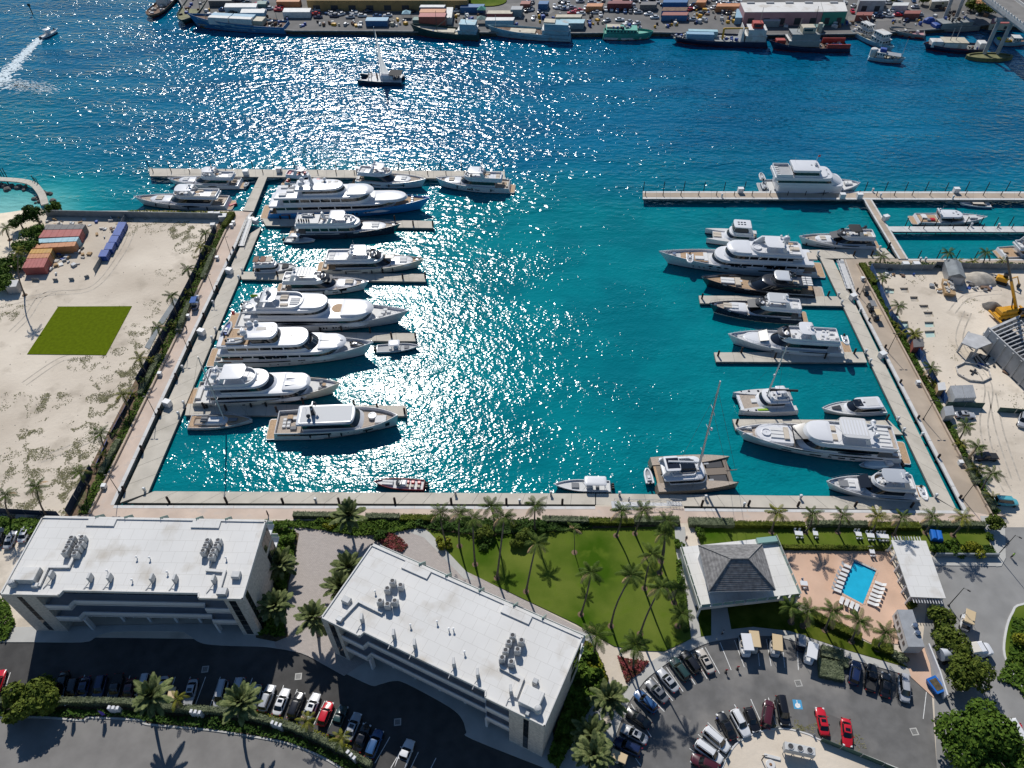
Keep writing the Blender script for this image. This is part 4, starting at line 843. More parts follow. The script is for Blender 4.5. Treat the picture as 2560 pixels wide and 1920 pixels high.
for x in (.12,.24,.34):sofa(t,L*x,-.55,.65,.7,.7,"red_paint");sofa(t,L*x,.55,.65,.7,.7,"cushion_beige")
sunpad(t,L*.72,0,.95,2.4,1.4,"cushion_white",2);outboards(t,3,.6)
t,H=boat("centre_console","white T-top fishing boat at the southern dock, bow pointing left","boat",(1528,1217),(1383,1212),3.2,.9,1.4,.6,1.0,group="small motorboats")
L=H.L;H.build(t,"gel_white","boot_dark","deck_white",.35);hardtop(t,L*.10,L*.47,1.2,2.6,.7,"gel_white",.12,.5,True,"chrome",False);MB().bbox(L*.38,0,.55,1.3,1.2,1.1,.25).obj("console","gel_white",t);sofa(t,L*.24,0,.55,.7,1.5,"cushion_grey");sofa(t,L*.62,0,.6,1.6,1.4,"cushion_grey");outboards(t,3)
# --- eastern berths
t,H=boat("superyacht","long white superyacht lying bow-left across the eastern berths","yacht",(2040,671),(1645,636),8.6,2.5,4.4,1,3.2,group=fly1,full=2.2)
L=H.L;H.build(t,"gel_white","boot_dark","deck_white",.7);H.window(t,.14,.38,.70,.88)
for s0 in (.56,.605,.66):H.window(t,s0,s0+.035,.60,.80,name="porthole",taper=.8,n=8)
for s0 in (.62,.67,.71,.74,.78):H.window(t,s0,s0+.012,.30,.40,name="porthole")
H.window(t,.04,.10,.8,1.0,"canvas_brown")
z=tier(t,L*.10,L*.68,3.9,L*.12,2.2,2.6,.8,(.42,.70),.1,L*.05,p=.7,pillars=6)
for i in range(3):H.window(t,.22+.04*i,.255+.04*i,1.18,1.48,name="side_window",out=-.05)
for i in range(4):H.window(t,.46+.025*i,.48+.025*i,1.10,1.28,name="side_window",out=-.05)
z2=tier(t,L*.18,L*.60,3.5,L*.09,z-.1,2.2,.9,(.30,.72),.15,L*.06,p=.6,pillars=5)
MB().loft([ring(L*.44,L*.585,3.2,L*.09,z2-.08,.55),ring(L*.44,L*.575,3.1,L*.09,z2+.3,.55),ring(L*.46,L*.55,2.0,L*.06,z2+.45,.55)]).obj("forward_roof","gel_white",t,smooth=40)
fly(t,L*.14,L*.44,3.1,L*.06,z2-.1,.7,"gel_white","teak");hardtop(t,L*.24,L*.36,2.8,z2+2.1,z2+.3,"gel_white",.25);mast(t,L*.25,z2+2.3,1.2,1.6);dome(t,L*.245,1.0,z2+2.7,.95,stand=.9);dome(t,L*.26,-1.8,z2+2.3,.4)
MB().loft([[(L*.37,-3.0,z2),(L*.42,-3.0,z2),(L*.42,-2.4,z2),(L*.37,-2.4,z2)],[(L*.33,-3.0,z2+2.2),(L*.37,-3.0,z2+2.2),(L*.37,-2.4,z2+2.2),(L*.33,-2.4,z2+2.2)]]).obj("arch_leg","gel_white",t)
tub(t,L*.40,0,z2-.05,1.1);sofa(t,L*.17,0,z2,2.6,1.4,"cushion_beige");sunpad(t,L*.21,2.0,z2,2,2,"cushion_white");table(t,L*.19,-1.8,z2);dinghy(t,L*.12,1.6,z-.02,4.6,0,"gel_white");dinghy(t,L*.12,-1.6,z-.02,4.4,0,"rubber_grey")
sofa(t,L*.05,0,z-.05,2.4,3.4,"cushion_beige");MB().prism([(L*.02,-3.2),(L*.09,-3.2),(L*.09,3.2),(L*.02,3.2)],2.0,2.06).obj("aft_decking","teak",t)
MB().prism([(L*.69,-2.4),(L*.90,-1.3),(L*.90,1.3),(L*.69,2.4)],H.zs(.8)-.62,H.zs(.8)-.5).obj("foredeck_decking","teak",t)
dinghy(t,L*.80,-.4,H.zs(.8)-.45,4.6,1.5,"gel_white");sofa(t,L*.74,.8,H.zs(.76)-.5,2.6,1.6);sofa(t,L*.70,0,H.zs(.7)-.5,1.2,4.0,"cushion_white");sofa(t,L*.90,0,H.zs(.9)-.5,1.0,1.0,"chrome");platform(t,H,2.2);rail(t,H,.62,.985,.45)
def cat_hulls(t,L,B,fb,hm,bm="boot_dark",hw=.22,bridge=(.08,.86),dm="deck_white"):
    for i,y in enumerate((-1,1)):
        Hh=Hull(L,B*hw*1.15,fb,fb*1.15,full=2.0,stemrake=.01)
        for f0,f1,nm,m in ((None,0,"boot_stripe",bm),(0,1,"hull",hm)):
            if f0 is None:mb=MB().loft([[(x,yy*.7,-.6) for x,yy,z in Hh.lvl(0)],Hh.lvl(0)],True,False)
            else:mb=MB().loft([Hh.lvl(f) for f in (0,.4,.75,1)],False,False)
            mb.xf(Matrix.Translation((0,y*(B/2-B*hw*.575),0))).obj(nm,m,t,smooth=35)
        d=Hh.lvl(1,.01);n=len(SS);MB().add(d[:n]+[(x,-yy,z) for x,yy,z in d[:n]],[(k,k+1,n+k+1,n+k) for k in range(n-1)]).xf(Matrix.Translation((0,y*(B/2-B*hw*.575),0))).obj("side_deck",dm,t)
    yb=B/2-B*hw*.6
    MB().box(L*bridge[0],L*bridge[1],-yb,yb,fb*.5,fb*.93).obj("bridge_deck",hm,t)
t=thing("power_catamaran","white power catamaran with square hardtop behind the long superyacht","catamaran",(0,0,0),0,"catamarans in the marina")
a=P(1895,598,1);b=P(1764,586,1.5);t.location=(a.x,a.y,0);t.rotation_euler.z=math.atan2(b.y-a.y,b.x-a.x);L=(b-a).length
cat_hulls(t,L,7.0,1.7,"gel_white");z=tier(t,L*.20,L*.66,2.7,2.2,1.6,2.1,.9,(.4,.78),.15,1.0);fly(t,L*.16,L*.55,2.4,1.6,z-.1,.6);hardtop(t,L*.20,L*.52,2.1,z+2.0,z+.4,"gel_white",.3,.6)
MB().loft([ring(L*.24,L*.53,2.0,.7,z+.5,.5),ring(L*.24,L*.51,1.95,.7,z+1.95,.5)],False,False).obj("enclosure","tint_grey",t)
for i in range(3):
    for j in (0,1):MB().box(L*.30+i*.9,L*.30+i*.9+.6,-.8+j*1.1,-.3+j*1.1,z+2.36,z+2.40).obj("roof_hatch","solar",t)
sunpad(t,L*.78,0,1.62,2.4,2.6,"cushion_beige",2);table(t,L*.12,0,1.6)
t,H,zu=flyyacht("white yacht with black bimini moored at the topmost eastern finger",(2186,609),(1996,594),6.0,1.9,3.0,main=(.14,.62),up=(.22,.50),mh=2.2,ht=(.24,.40),htm="canvas_black",win=(.36,.72),rake=1.3,hw=((.20,.52,.30,.42),(.60,.78,.42,.52),(.24,.46,.82,1.04)),seats="cushion_beige",ws=True,domes=0,side=1,taper=.3)
L=H.L;MB().loft([[(L*.50,-1.7,zu+.05),(L*.60,-1.5,zu-.5),(L*.60,1.5,zu-.5),(L*.50,1.7,zu+.05)],[(L*.50,-1.7,zu+.15),(L*.60,-1.5,zu-.4),(L*.60,1.5,zu-.4),(L*.50,1.7,zu+.15)]]).obj("windscreen","tint_grey",t);mast(t,L*.22,zu+2.2,.8,.7,"hull_black");MB().bbox(L*.17,.6,zu,1.2,.9,.6,.2).obj("deck_chair","cart_tan",t)
t,H=boat("sport_yacht","sleek black sport yacht with open teak bow and dark glass","yacht",(2036,729),(1750,697),7.0,2.1,3.2,.8,2.4,group=fly1,full=2.2)
L=H.L;H.build(t,"hull_black","boot_dark","teak",.5);H.window(t,.02,.99,.86,1.0,"gel_silver","hull_band");H.window(t,.10,.60,.55,.75);H.window(t,.70,.82,.5,.66)
z=tier(t,L*.14,L*.60,2.9,L*.17,1.6,2.4,1.9,(.28,.90),.05,L*.05,"hull_black","hull_black","yacht_glass",p=.6,crown=.05)
fly(t,L*.10,L*.40,2.5,L*.06,z-.15,.5,"hull_black","teak");hardtop(t,L*.24,L*.38,2.2,z+1.5,z+.2,"gel_silver",.12,None,True,"hull_black");mast(t,L*.23,z+1.4,1.2,.9,"hull_black");dome(t,L*.25,.9,z+1.6,.35,"hull_black");dome(t,L*.25,-.9,z+1.6,.35,"hull_black")
for i in range(4):sunpad(t,L*.09+i*.0+.0,(-1.5+i*1.0),z+.02,2.6,.9,"cushion_white",1)
sofa(t,L*.19,.9,z-.1,1.6,1.4,"cushion_beige");sofa(t,L*.34,-.8,z-.1,1.0,1.4,"cushion_beige")
sunpad(t,L*.76,0,H.zs(.76)-.3,3.8,2.6,"cushion_white",2);sofa(t,L*.67,0,H.zs(.67)-.4,1.6,3.4,"cushion_beige");MB().lathe(L*.645,0,[(.4,H.zs(.65)+.1),(.4,H.zs(.65)+.18)],8).obj("bow_table","gel_white",t);platform(t,H,2.6,"teak_grey");rail(t,H,.55,.985,.45)
t,H,zu=flyyacht("dark-hulled white yacht with grey hardtop beneath the black sport yacht",(2006,790),(1771,763),6.3,2.1,3.2,hm="hull_navy",bm="gel_cream",main=(.14,.66),up=(.22,.50),mh=2.3,ht=(.20,.42),htm="gel_white",win=(.36,.78),rake=1.35,hw=((.25,.62,.80,1.02),(.44,.47,.35,.55),(.68,.78,.5,.8)),ws=True,domes=1,taper=.2,dm="teak_grey")
L=H.L;H.window(t,.02,.985,.88,1.0,"gel_white","hull_band");MB().box(L*.22,L*.40,-1.9,1.9,zu+2.37,zu+2.40).obj("roof_panel","rubber_grey",t);MB().loft([[(L*.48,-1.9,zu+.15),(L*.60,-1.6,zu-.45),(L*.60,1.6,zu-.45),(L*.48,1.9,zu+.15)],[(L*.48,-1.9,zu+.25),(L*.60,-1.6,zu-.35),(L*.60,1.6,zu-.35),(L*.48,1.9,zu+.25)]]).obj("windscreen","tint_grey",t);sunpad(t,L*.80,0,H.zs(.8)-.1,2.2,2.2,"cushion_beige")
t,H,zu=flyyacht("white yacht with two raked grey windscreens moored above the bare finger",(2106,870),(1817,843),7.4,2.2,3.6,main=(.16,.70),up=(.28,.56),mh=2.6,ht=(.30,.42),win=(.42,.70),rake=1.2,hw=((.14,.40,.78,.98),(.48,.50,.45,.6),(.52,.54,.45,.6),(.60,.63,.4,.55)),ws=True,domes=1,taper=.6,dm="deck_white",plat=2.4,seats="cushion_white",pads=False)
L=H.L
for x0,x1,za in ((.50,.565,.25),(.66,.73,-.75)):MB().loft([[(L*x0,-2.1,zu+za),(L*x1,-1.8,zu+za-.7),(L*x1,1.8,zu+za-.7),(L*x0,2.1,zu+za)],[(L*x0,-2.1,zu+za+.12),(L*x1,-1.8,zu+za-.58),(L*x1,1.8,zu+za-.58),(L*x0,2.1,zu+za+.12)]]).obj("windscreen","tint_grey",t)
for i in range(9):sofa(t,L*(.10+.018*i),random.uniform(-1.8,1.8),zu+.03,.7,.7,"cushion_white",random.uniform(.3,.8),"deck_chair")
dinghy(t,L*.03,0,zu+.1,3.6,1.57,"gel_white")
def sail_cat(label,st,bw,B,fb,hm,mastpx,nets=True,dm="deck_white",group="catamarans in the marina"):
    a=P(*st,1);b=P(*bw,1);t=thing("sailing_catamaran",label,"catamaran",(a.x,a.y,0),math.atan2(b.y-a.y,b.x-a.x),group);L=(b-a).length
    cat_hulls(t,L,B,fb,hm,bridge=(.06,.66),dm=dm)
    MB().box(L*.66,L*.90,-.9,.9,fb*.6,fb*.93).obj("centre_spine",hm,t);MB().box(L*.90,L*.95,-B*.42,B*.42,fb*.65,fb*.95).obj("forward_beam",hm,t)
    return t,L
t,L=sail_cat("large bronze-hulled sailing catamaran with tall bare mast at the southern dock",(1631,1192),(1832,1181),9.6,1.9,"hull_bronze",None,dm="teak_grey")
z=tier(t,L*.17,L*.66,3.2,2.6,1.75,1.9,.7,(.35,.80),.2,1.4,p=.5);fly(t,L*.20,L*.52,2.4,1.2,z-.1,.5);hardtop(t,L*.12,L*.30,2.0,z+1.5,z,"gel_white",.2,.5);MB().box(L*.14,L*.29,-1.4,1.4,z+1.76,z+1.79).obj("solar_panel","solar",t)
MB().box(L*.30,L*.50,-1.6,1.6,z+.0,z+.42).obj("sun_roof","yacht_glass",t);MB().loft([ring(L*.29,L*.51,1.75,.4,z+.4,.4),ring(L*.29,L*.51,1.75,.4,z+.5,.4)],False,False).obj("roof_frame","gel_white",t)
for y in (-1.9,1.9):MB().box(L*.68,L*.885,y-.85,y+.85,1.70,1.74).obj("trampoline","dark_grille",t)
for y in (-2.6,2.6):MB().box(L*.66,L*.72,y-.6,y+.6,1.76,1.80).obj("deck_panel","deck_grey",t)
MB().prism([(L*.03,-4.2),(L*.17,-4.2),(L*.17,4.2),(L*.03,4.2)],1.66,1.72).obj("aft_decking","teak",t);sofa(t,L*.62,0,1.8,1.0,2.0,"cushion_beige")
dinghy(t,-.9,-1.9,.9,4.0,1.57,"gel_white");MB().tube([(L*.55,0,z),(L*.505,0,30.5)],[.26,.16],8).obj("mast","alu_mast",t);MB().tube([(L*.545,0,z+1.6),(L*.16,.3,z+2.0)],.24,7).obj("boom","gel_white",t)
for zz in (9.0,16.5,22.5):MB().tube([(L*(.555-.0017*zz),-1.4,zz-.3),(L*(.555-.0017*zz),0,zz),(L*(.555-.0017*zz),1.4,zz-.3)],.06,5).obj("spreader","alu_mast",t)
dome(t,L*.55,-.5,16.6,.35,stand=.1)
for a_,b_ in (((L*1.02,0,1.9),(L*.51,0,28)),((L*.92,0,1.9),(L*.52,0,22)),((L*.42,-4.4,1.9),(L*.51,0,28)),((L*.42,4.4,1.9),(L*.51,0,28))):MB().tube([a_,b_],.03,4).obj("stay","rig_wire",t)
MB().tube([(L*.9,0,1.8),(L*1.04,0,1.9)],.12,6).obj("bowsprit","hull_bronze",t)
t,L=sail_cat("small white cruising catamaran with grey-brown foredeck above the lowest finger",(1984,1004),(1838,1010),7.6,1.8,"gel_white",None)
z=tier(t,L*.22,L*.66,2.5,2.4,1.7,1.8,1.0,(.40,.78),.15,1.0,p=.6);fly(t,L*.16,L*.48,2.0,.8,z-.1,.6);hardtop(t,L*.22,L*.38,1.2,z+1.7,z+.3,"gel_white",.15,.4);MB().box(L*.64,L*.90,-2.3,2.3,1.70,1.76).obj("foredeck","teak_grey",t);sunpad(t,L*.70,0,1.76,1.3,1.4,"cushion_white",1)
MB().box(L*.10,L*.20,-2.0,2.0,z-.1,z+.0).obj("aft_roof","deck_grey",t);MB().tube([(L*.50,0,z),(L*.47,0,19.5)],[.2,.13],8).obj("mast","alu_mast",t);MB().tube([(L*.49,0,z+1.9),(L*.02,.4,z+1.6)],.3,7).obj("boom","canvas_black",t);dome(t,L*.51,.3,10.5,.3,stand=.1)
for a_,b_ in (((L*.96,0,1.8),(L*.47,0,18)),((L*.38,-3.4,1.8),(L*.47,0,17)),((L*.38,3.4,1.8),(L*.47,0,17))):MB().tube([a_,b_],.025,4).obj("stay","rig_wire",t)
MB().bbox(L*.60,3.0,1.85,2.6,.7,.2,.08).obj("paddle_board","green_flag",t);MB().bbox(L*.03,-2.6,1.6,.5,.4,.6,.15).obj("life_ring","red_paint",t);MB().bbox(L*.30,-.6,z+.0,.8,.8,.5,.2).obj("helm_seat","canvas_blue",t)
for x in (.56,.72,.86):
    for y in (-3.1,3.1):MB().box(L*x-.25,L*x+.25,y-.25,y+.25,1.84+.1*x,1.92+.1*x).obj("deck_hatch","yacht_glass",t)
t,H=boat("sport_yacht","small open white sports cruiser tucked behind the large white yacht","yacht",(2211,1020),(2053,1023),4.4,1.3,1.9,.7,1.4,group=fly1)
L=H.L;H.build(t,"gel_white","boot_dark","deck_white",.2);tier(t,L*.12,L*.64,1.9,2.6,1.3,1.75,1.4,(.25,.78),.05,.3,p=.6,crown=.06);MB().box(L*.40,L*.53,-1.1,1.1,3.09,3.14).obj("sunroof","yacht_glass",t);MB().box(L*.16,L*.36,-1.2,1.2,3.09,3.13).obj("roof_panel","deck_white",t)
MB().prism([(L*.70,-.7),(L*.84,-.3),(L*.84,.3),(L*.70,.7)],1.72,1.8).obj("deck_hatch","tint_grey",t);sunpad(t,L*.07,0,1.2,1.2,2.6,"cushion_grey",1);rail(t,H,.5,.985,.5)
t,H=boat("superyacht","large white yacht with bow hot tub and rows of sunpads aft","yacht",(2246,1127),(1836,1077),8.0,2.5,3.9,1,3.0,group=fly1,full=2.6)
L=H.L;H.build(t,"gel_white","boot_dark","teak_grey",.6);H.window(t,.12,.44,.62,.84,taper=.3);H.window(t,.48,.72,.80,.92,taper=.8)
for s0,w_ in ((.48,.07),(.66,.06),(.34,.04),(.42,.02),(.28,.03)):H.window(t,s0,s0+w_,.28,.46)
z=tier(t,L*.16,L*.64,3.8,L*.12,2.1,2.7,1.2,(.45,.80),.1,L*.08,p=.65);H.window(t,.20,.40,1.12,1.45,taper=.6,name="side_window")
z2=z;fly(t,L*.06,L*.56,3.5,L*.08,z-.15,.6,"gel_white","teak_grey");MB().loft([ring(L*.44,L*.60,3.1,L*.10,z-.12,.6),ring(L*.44,L*.585,2.9,L*.10,z+.8,.6),ring(L*.46,L*.56,2.0,L*.08,z+1.0,.6)]).obj("wheelhouse_roof","gel_white",t,smooth=40)
MB().loft([[(L*.585,-2.4,z+.1),(L*.655,-2.0,z-.9),(L*.655,2.0,z-.9),(L*.585,2.4,z+.1)],[(L*.58,-2.4,z+.25),(L*.65,-2.0,z-.75),(L*.65,2.0,z-.75),(L*.58,2.4,z+.25)]]).obj("windscreen","yacht_glass",t)
hardtop(t,L*.24,L*.40,3.0,z+2.3,z+.4,"deck_white",.25)
for i in range(8):MB().box(L*.25+i*.68,L*.25+i*.68+.38,-2.2,2.2,z+2.6,z+2.64).obj("louvre","gel_white",t)
mast(t,L*.23,z+2.5,1.2,1.5);
for y in (-1.9,0,1.9):dome(t,L*.205-abs(y)*.1,y,z+1.9,.62)
for i in range(5):sunpad(t,L*.12+.3*(i%2),-2.4+i*1.15,z-.08,2.6,1.0,"cushion_white",1)
for i in range(5):sunpad(t,L*.035,-2.2+i*1.1,2.0,1.9,.9,"cushion_white",1)
sofa(t,L*.42,1.2,z-.1,1.2,1.8,"cushion_beige");sofa(t,L*.42,-1.4,z-.1,1.2,1.6,"cushion_beige")
MB().loft([ring(L*.65,L*.88,2.8,L*.10,H.zs(.75)-.6,.7),ring(L*.65,L*.87,2.6,L*.10,H.zs(.75)+.15,.7)]).obj("foredeck_island","gel_white",t,smooth=40);zf=H.zs(.75)+.15;tub(t,L*.81,0,zf-.2,.9);sunpad(t,L*.745,0,zf,3.0,3.2,"cushion_white",3);sofa(t,L*.69,0,zf,1.1,3.6,"cushion_beige")
for y in (-1.2,1.2):sofa(t,L*.925,y*.8,H.zs(.92)-.55,2.2,.6,"cushion_white")
platform(t,H,2.2,"teak");rail(t,H,.55,.985,.55);fenders(t,H,(.18,.46,.66,.32),1,"rubber_black",.4,1.6)
t,H=boat("rigid_tender","pale blue covered tender with black outboards below the large white yacht","boat",(2250,1160),(2146,1163),2.8,.8,1.1,.5,.9,group="small motorboats")
L=H.L;H.build(t,"hull_ice","boot_dark","deck_grey",.25);MB().loft([ring(L*.30,L*.86,1.0,2.2,.8,.8),ring(L*.32,L*.8,.7,1.8,1.15,.8)]).obj("cover","hull_ice",t);MB().bbox(L*.30,0,.8,1.6,1.6,1.0,.3).obj("console","gel_silver",t);outboards(t,4,.55,.4)
t,H,zu=flyyacht("white yacht with flat grey hardtop in the south-east corner berth",(2292,1231),(2064,1206),5.6,1.9,2.9,main=(.18,.66),up=(.26,.54),mh=2.2,ht=(.20,.46),htm="gel_grey",win=(.38,.74),rake=1.15,hw=((.10,.46,.80,1.0),(.30,.48,.25,.36)),domes=1,plat=2.6,taper=.4,dm="deck_white")
L=H.L;MB().loft([[(L*.56,-1.8,zu+.05),(L*.66,-1.5,zu-.8),(L*.66,1.5,zu-.8),(L*.56,1.8,zu+.05)],[(L*.56,-1.8,zu+.15),(L*.66,-1.5,zu-.7),(L*.66,1.5,zu-.7),(L*.56,1.8,zu+.15)]]).obj("windscreen","yacht_glass",t);dinghy(t,-1.4,-1.6,.5,3.6,1.57,"gel_white",cover="gel_white");MB().bbox(L*.80,0,H.zs(.8)-.1,2.2,1.9,.2,.1).obj("deck_cover","cushion_grey",t)
t,H=boat("dive_yacht","tall white ferry-like yacht with dark blue hull bottom at the wooden pier","yacht",(1912,469),(2150,460),9.0,1.6,3.6,1,3,group=fly1,full=3.4,stemrake=.03)
L=H.L;H.build(t,"gel_white","antifoul_blue","deck_white",.5);H.window(t,.0,.985,.0,.32,"antifoul_blue","hull_band");H.window(t,.30,.80,.80,.97)
for s0 in (.245,.275):H.window(t,s0,s0+.012,.6,1.0,name="porthole")
z=tier(t,L*.10,L*.82,4.2,L*.08,1.4,3.0,.5,(.55,.56),.1,0,p=.5);z2=tier(t,L*.08,L*.70,4.0,L*.08,z-.1,2.6,.9,(.30,.62),.15,L*.04,p=.5);MB().loft([ring(L*.48,L*.78,3.6,L*.16,z,.5),ring(L*.48,L*.60,3.4,L*.08,z2+.2,.5)],False,True).obj("sloped_front","gel_white",t)
z3=tier(t,L*.24,L*.52,3.4,L*.04,z2-.1,2.3,.3,(.25,.70),.35,L*.02,p=.35);MB().prism([(L*.06,-3.4),(L*.23,-3.4),(L*.23,3.4),(L*.06,3.4)],z2-.0,z2+.05).obj("sundeck","deck_grey",t);fly(t,L*.05,L*.235,3.7,.4,z2-.08,.9)
for i in range(5):sofa(t,L*.075,-2.6+i*1.2,z2+.05,1.6,.6,"cushion_white",.35,"sun_lounger")
dinghy(t,-.6,1.8,2.4,4.2,1.57);dinghy(t,-.4,-2.4,1.6,4.2,1.57,"rubber_grey");platform(t,H,2.0,"deck_grey")
MB().tube([(L*.46,0,z3),(L*.46,0,z3+3.6)],.05,5).obj("flagpole","gel_white",t);MB().add([(L*.46,0,z3+3.6),(L*.46,0,z3+2.9),(L*.46+.9,.3,z3+2.8),(L*.46+.9,.3,z3+3.5)],[(0,1,2,3)]).obj("flag","red_paint",t)
mast(t,L*.48,z3-.1,.8,.8)
for x in (.86,.90):sofa(t,L*x,.5,H.zs(.88)-.4,1.2,1.8,"cushion_white",.6,"deck_locker")
MB().tube([(L*.9,-3.2,H.zs(.9)+.6),(L*.98,-1.2,H.zs(.98)+.6),(L*.98,1.2,H.zs(.98)+.6),(L*.9,3.2,H.zs(.9)+.6)],.05,5).obj("bow_rail","chrome",t)
t,H=boat("sport_yacht","white sport yacht with arched coupe roof in the eastern basin","yacht",(2288,549),(2467,545),5.6,1.4,2.4,.7,1.8,group=fly1)
L=H.L;H.build(t,"gel_white","boot_dark","deck_white",.3);H.window(t,.30,.58,1.15,1.4,taper=.9,name="side_window",out=-.25);tier(t,L*.32,L*.70,2.2,3.2,1.3,1.9,1.2,(.30,.72),.1,.2,p=.6);MB().tube([(L*.31,-1.9,2.2),(L*.29,-1.5,3.9),(L*.29,1.5,3.9),(L*.31,1.9,2.2)],.22,6).obj("radar_arch","gel_white",t);dome(t,L*.29,0,3.9,.35)
MB().prism([(L*.04,-1.9),(L*.30,-1.9),(L*.30,1.9),(L*.04,1.9)],1.2,1.3).obj("cockpit_floor","teak",t);sofa(t,L*.22,-.9,1.3,1.4,1.2,"red_paint");sofa(t,L*.12,.6,1.3,1.6,2.2,"cushion_white");sofa(t,L*.16,-1.2,1.3,1.0,1.0,"cushion_grey");platform(t,H,1.6);rail(t,H,.62,.985,.6);sunpad(t,L*.80,0,2.05,2.4,1.8,"deck_white",1)
t,H=boat("bow_rider","small white motorboat tied beneath the wooden pier, bow left","boat",(2477,514),(2398,508),2.6,.8,1.1,.5,.9,group="small motorboats")
L=H.L;H.build(t,"gel_white","antifoul_blue","deck_white",.25);MB().loft([ring(L*.20,L*.60,.95,.8,.9),ring(L*.22,L*.52,.85,.6,1.25)],False,False).obj("windscreen","tint_grey",t);sofa(t,L*.2,0,.6,.8,1.6,"cushion_grey");sofa(t,L*.4,0,.6,.8,1.6,"cushion_grey");MB().box(L*.25,L*.6,-.7,.7,1.3,1.36).obj("canvas_top","cushion_beige",t);outboards(t,1)
t,H,zu=flyyacht("white sportfishing yacht cut by the frame at the eastern quay",(2500,634),(2650,618),5.6,1.5,3.0,main=(.30,.64),up=(.34,.54),mh=2.2,ht=(.34,.52),hw=(),domes=1,aftdeck="deck_white",plat=1.0)
MB().prism([(.8,-2.2),(H.L*.26,-2.2),(H.L*.26,2.2),(.8,2.2)],1.2,1.28).obj("cockpit_floor","teak",t)
z1,z2,z3=GZ+.004,GZ+.008,GZ+.012
# ===== streets, lots, lawns
def brick_mat(name,c1,c2,mortar,sx,rot):
    m=bpy.data.materials.new(name);m.use_nodes=True;t=m.node_tree;b=t.nodes["Principled BSDF"];b.inputs["Roughness"].default_value=.85
    g=t.nodes.new("ShaderNodeNewGeometry");mp=t.nodes.new("ShaderNodeMapping");mp.inputs["Rotation"].default_value=(0,0,rot)
    bt=t.nodes.new("ShaderNodeTexBrick");bt.inputs["Scale"].default_value=sx;bt.inputs["Color1"].default_value=(*c1,1);bt.inputs["Color2"].default_value=(*c2,1);bt.inputs["Mortar"].default_value=(*mortar,1);bt.inputs["Mortar Size"].default_value=.03
    t.links.new(g.outputs["Position"],mp.inputs[0]);t.links.new(mp.outputs[0],bt.inputs["Vector"]);t.links.new(bt.outputs[0],b.inputs["Base Color"]);MATS[name]=m
brick_mat("pavers",(.46,.405,.37),(.39,.345,.315),(.30,.265,.24),1.1,.1)
def raised(name,pts,m="sidewalk",h=.13,kind="structure"):return MB().prism(PP(pts),GZ-.05,GZ+h,False).obj(name,m,kind=kind)
curve1=arc_px([(-60,1606),(75,1606),(208,1606),(241,1593),(285,1580),(440,1579),(469,1586),(501,1607),(553,1614),(651,1617),(693,1622),(751,1633),(843,1674),(925,1713),(950,1711),(982,1703),(1015,1709),(1122,1767),(1155,1798),(1166,1830),(1180,1848),(1376,1926)],4)
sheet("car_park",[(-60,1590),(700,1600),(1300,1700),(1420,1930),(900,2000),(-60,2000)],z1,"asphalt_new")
raised("pavement",[(-60,1570)]+curve1+[(1500,1926),(1508,1700),(1480,1590),(1150,1450),(700,1560),(500,1560)])
road_edge=arc_px([(-60,1795),(91,1793),(205,1801),(225,1794),(355,1801),(368,1811),(521,1825),(651,1845),(720,1859),(795,1888),(850,1919),(930,1970)],4)
sheet("road",road_edge+[(930,2300),(-60,2300)],z2,"asphalt_old")
bed=arc_px([(-60,1760),(146,1759),(325,1762),(423,1775),(570,1785),(643,1800),(730,1822),(795,1850),(860,1881),(930,1918)],4)
sheet("planting_bed",bed+list(reversed(road_edge)),z3,"mulch_bed")
band(PP(road_edge),-.15,.15,GZ-.05,GZ+.14).obj("kerb","kerb",kind="structure")
sheet("plaza",[(660,1318),(760,1312),(1040,1314),(1075,1330),(1170,1430),(1480,1585),(1150,1500),(860,1690),(760,1634),(690,1620),(660,1500)],z2+.14,"pavers")
MB().prism(PP([(1040,1302),(1700,1302),(1700,1330),(1716,1400),(1722,1500),(1728,1598),(1660,1629),(1600,1627),(1535,1616),(1440,1560),(1150,1422),(1090,1352),(1040,1318)]),GZ,GZ+.15).obj("lawn","lawn",kind="structure")
MB().prism(PP([(1052,1316),(1075,1333),(1168,1432),(1190,1452),(1160,1448),(1060,1345),(1020,1330)]),GZ+.1,GZ+.16).obj("path","sidewalk",kind="structure")
MB().prism(PP([(680,1302),(748,1335),(738,1400),(722,1460),(713,1560),(722,1592),(690,1605),(640,1595),(640,1302)]),GZ+.05,GZ+.17).obj("planting_bed","mulch_bed",kind="structure")
MB().prism(PP([(1390,1930),(1510,1700),(1480,1612),(1462,1600),(1380,1800)]),GZ+.05,GZ+.17).obj("planting_bed","mulch_bed",kind="structure")
MB().prism(PP([(690,1302),(1700,1310),(1700,1316),(1480,1322),(1360,1332),(1200,1340),(1040,1322),(960,1336),(890,1340),(790,1322),(690,1316)]),GZ+.05,GZ+.2).obj("planting_bed","mulch_bed",kind="structure")
ring_kerb=arc_px([(1508,1925),(1529,1866),(1546,1821),(1569,1762),(1602,1715),(1623,1692),(1675,1654),(1725,1628),(1764,1610),(1807,1600),(1897,1590),(1962,1597),(2040,1622),(2120,1646),(2277,1692)],4)
isl=arc_px([(1800,1930),(1833,1868),(1866,1844),(1915,1826),(1967,1823),(2019,1836),(2049,1850),(2150,1885),(2250,1925)],4)
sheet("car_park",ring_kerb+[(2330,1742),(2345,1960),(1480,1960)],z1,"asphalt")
raised("pavement",ring_kerb+[(2270,1672),(2120,1628),(1973,1578),(1882,1568),(1817,1575),(1780,1590),(1728,1596),(1700,1615),(1655,1637),(1600,1672),(1570,1715),(1540,1770),(1515,1830),(1480,1925)])
MB().prism(PP(isl+[(2250,2000),(1760,2000)]),GZ-.05,GZ+.12).obj("island","sand",kind="structure")
band(PP(isl),-.12,.12,GZ,GZ+.22).obj("kerb","cap_concrete",kind="structure")
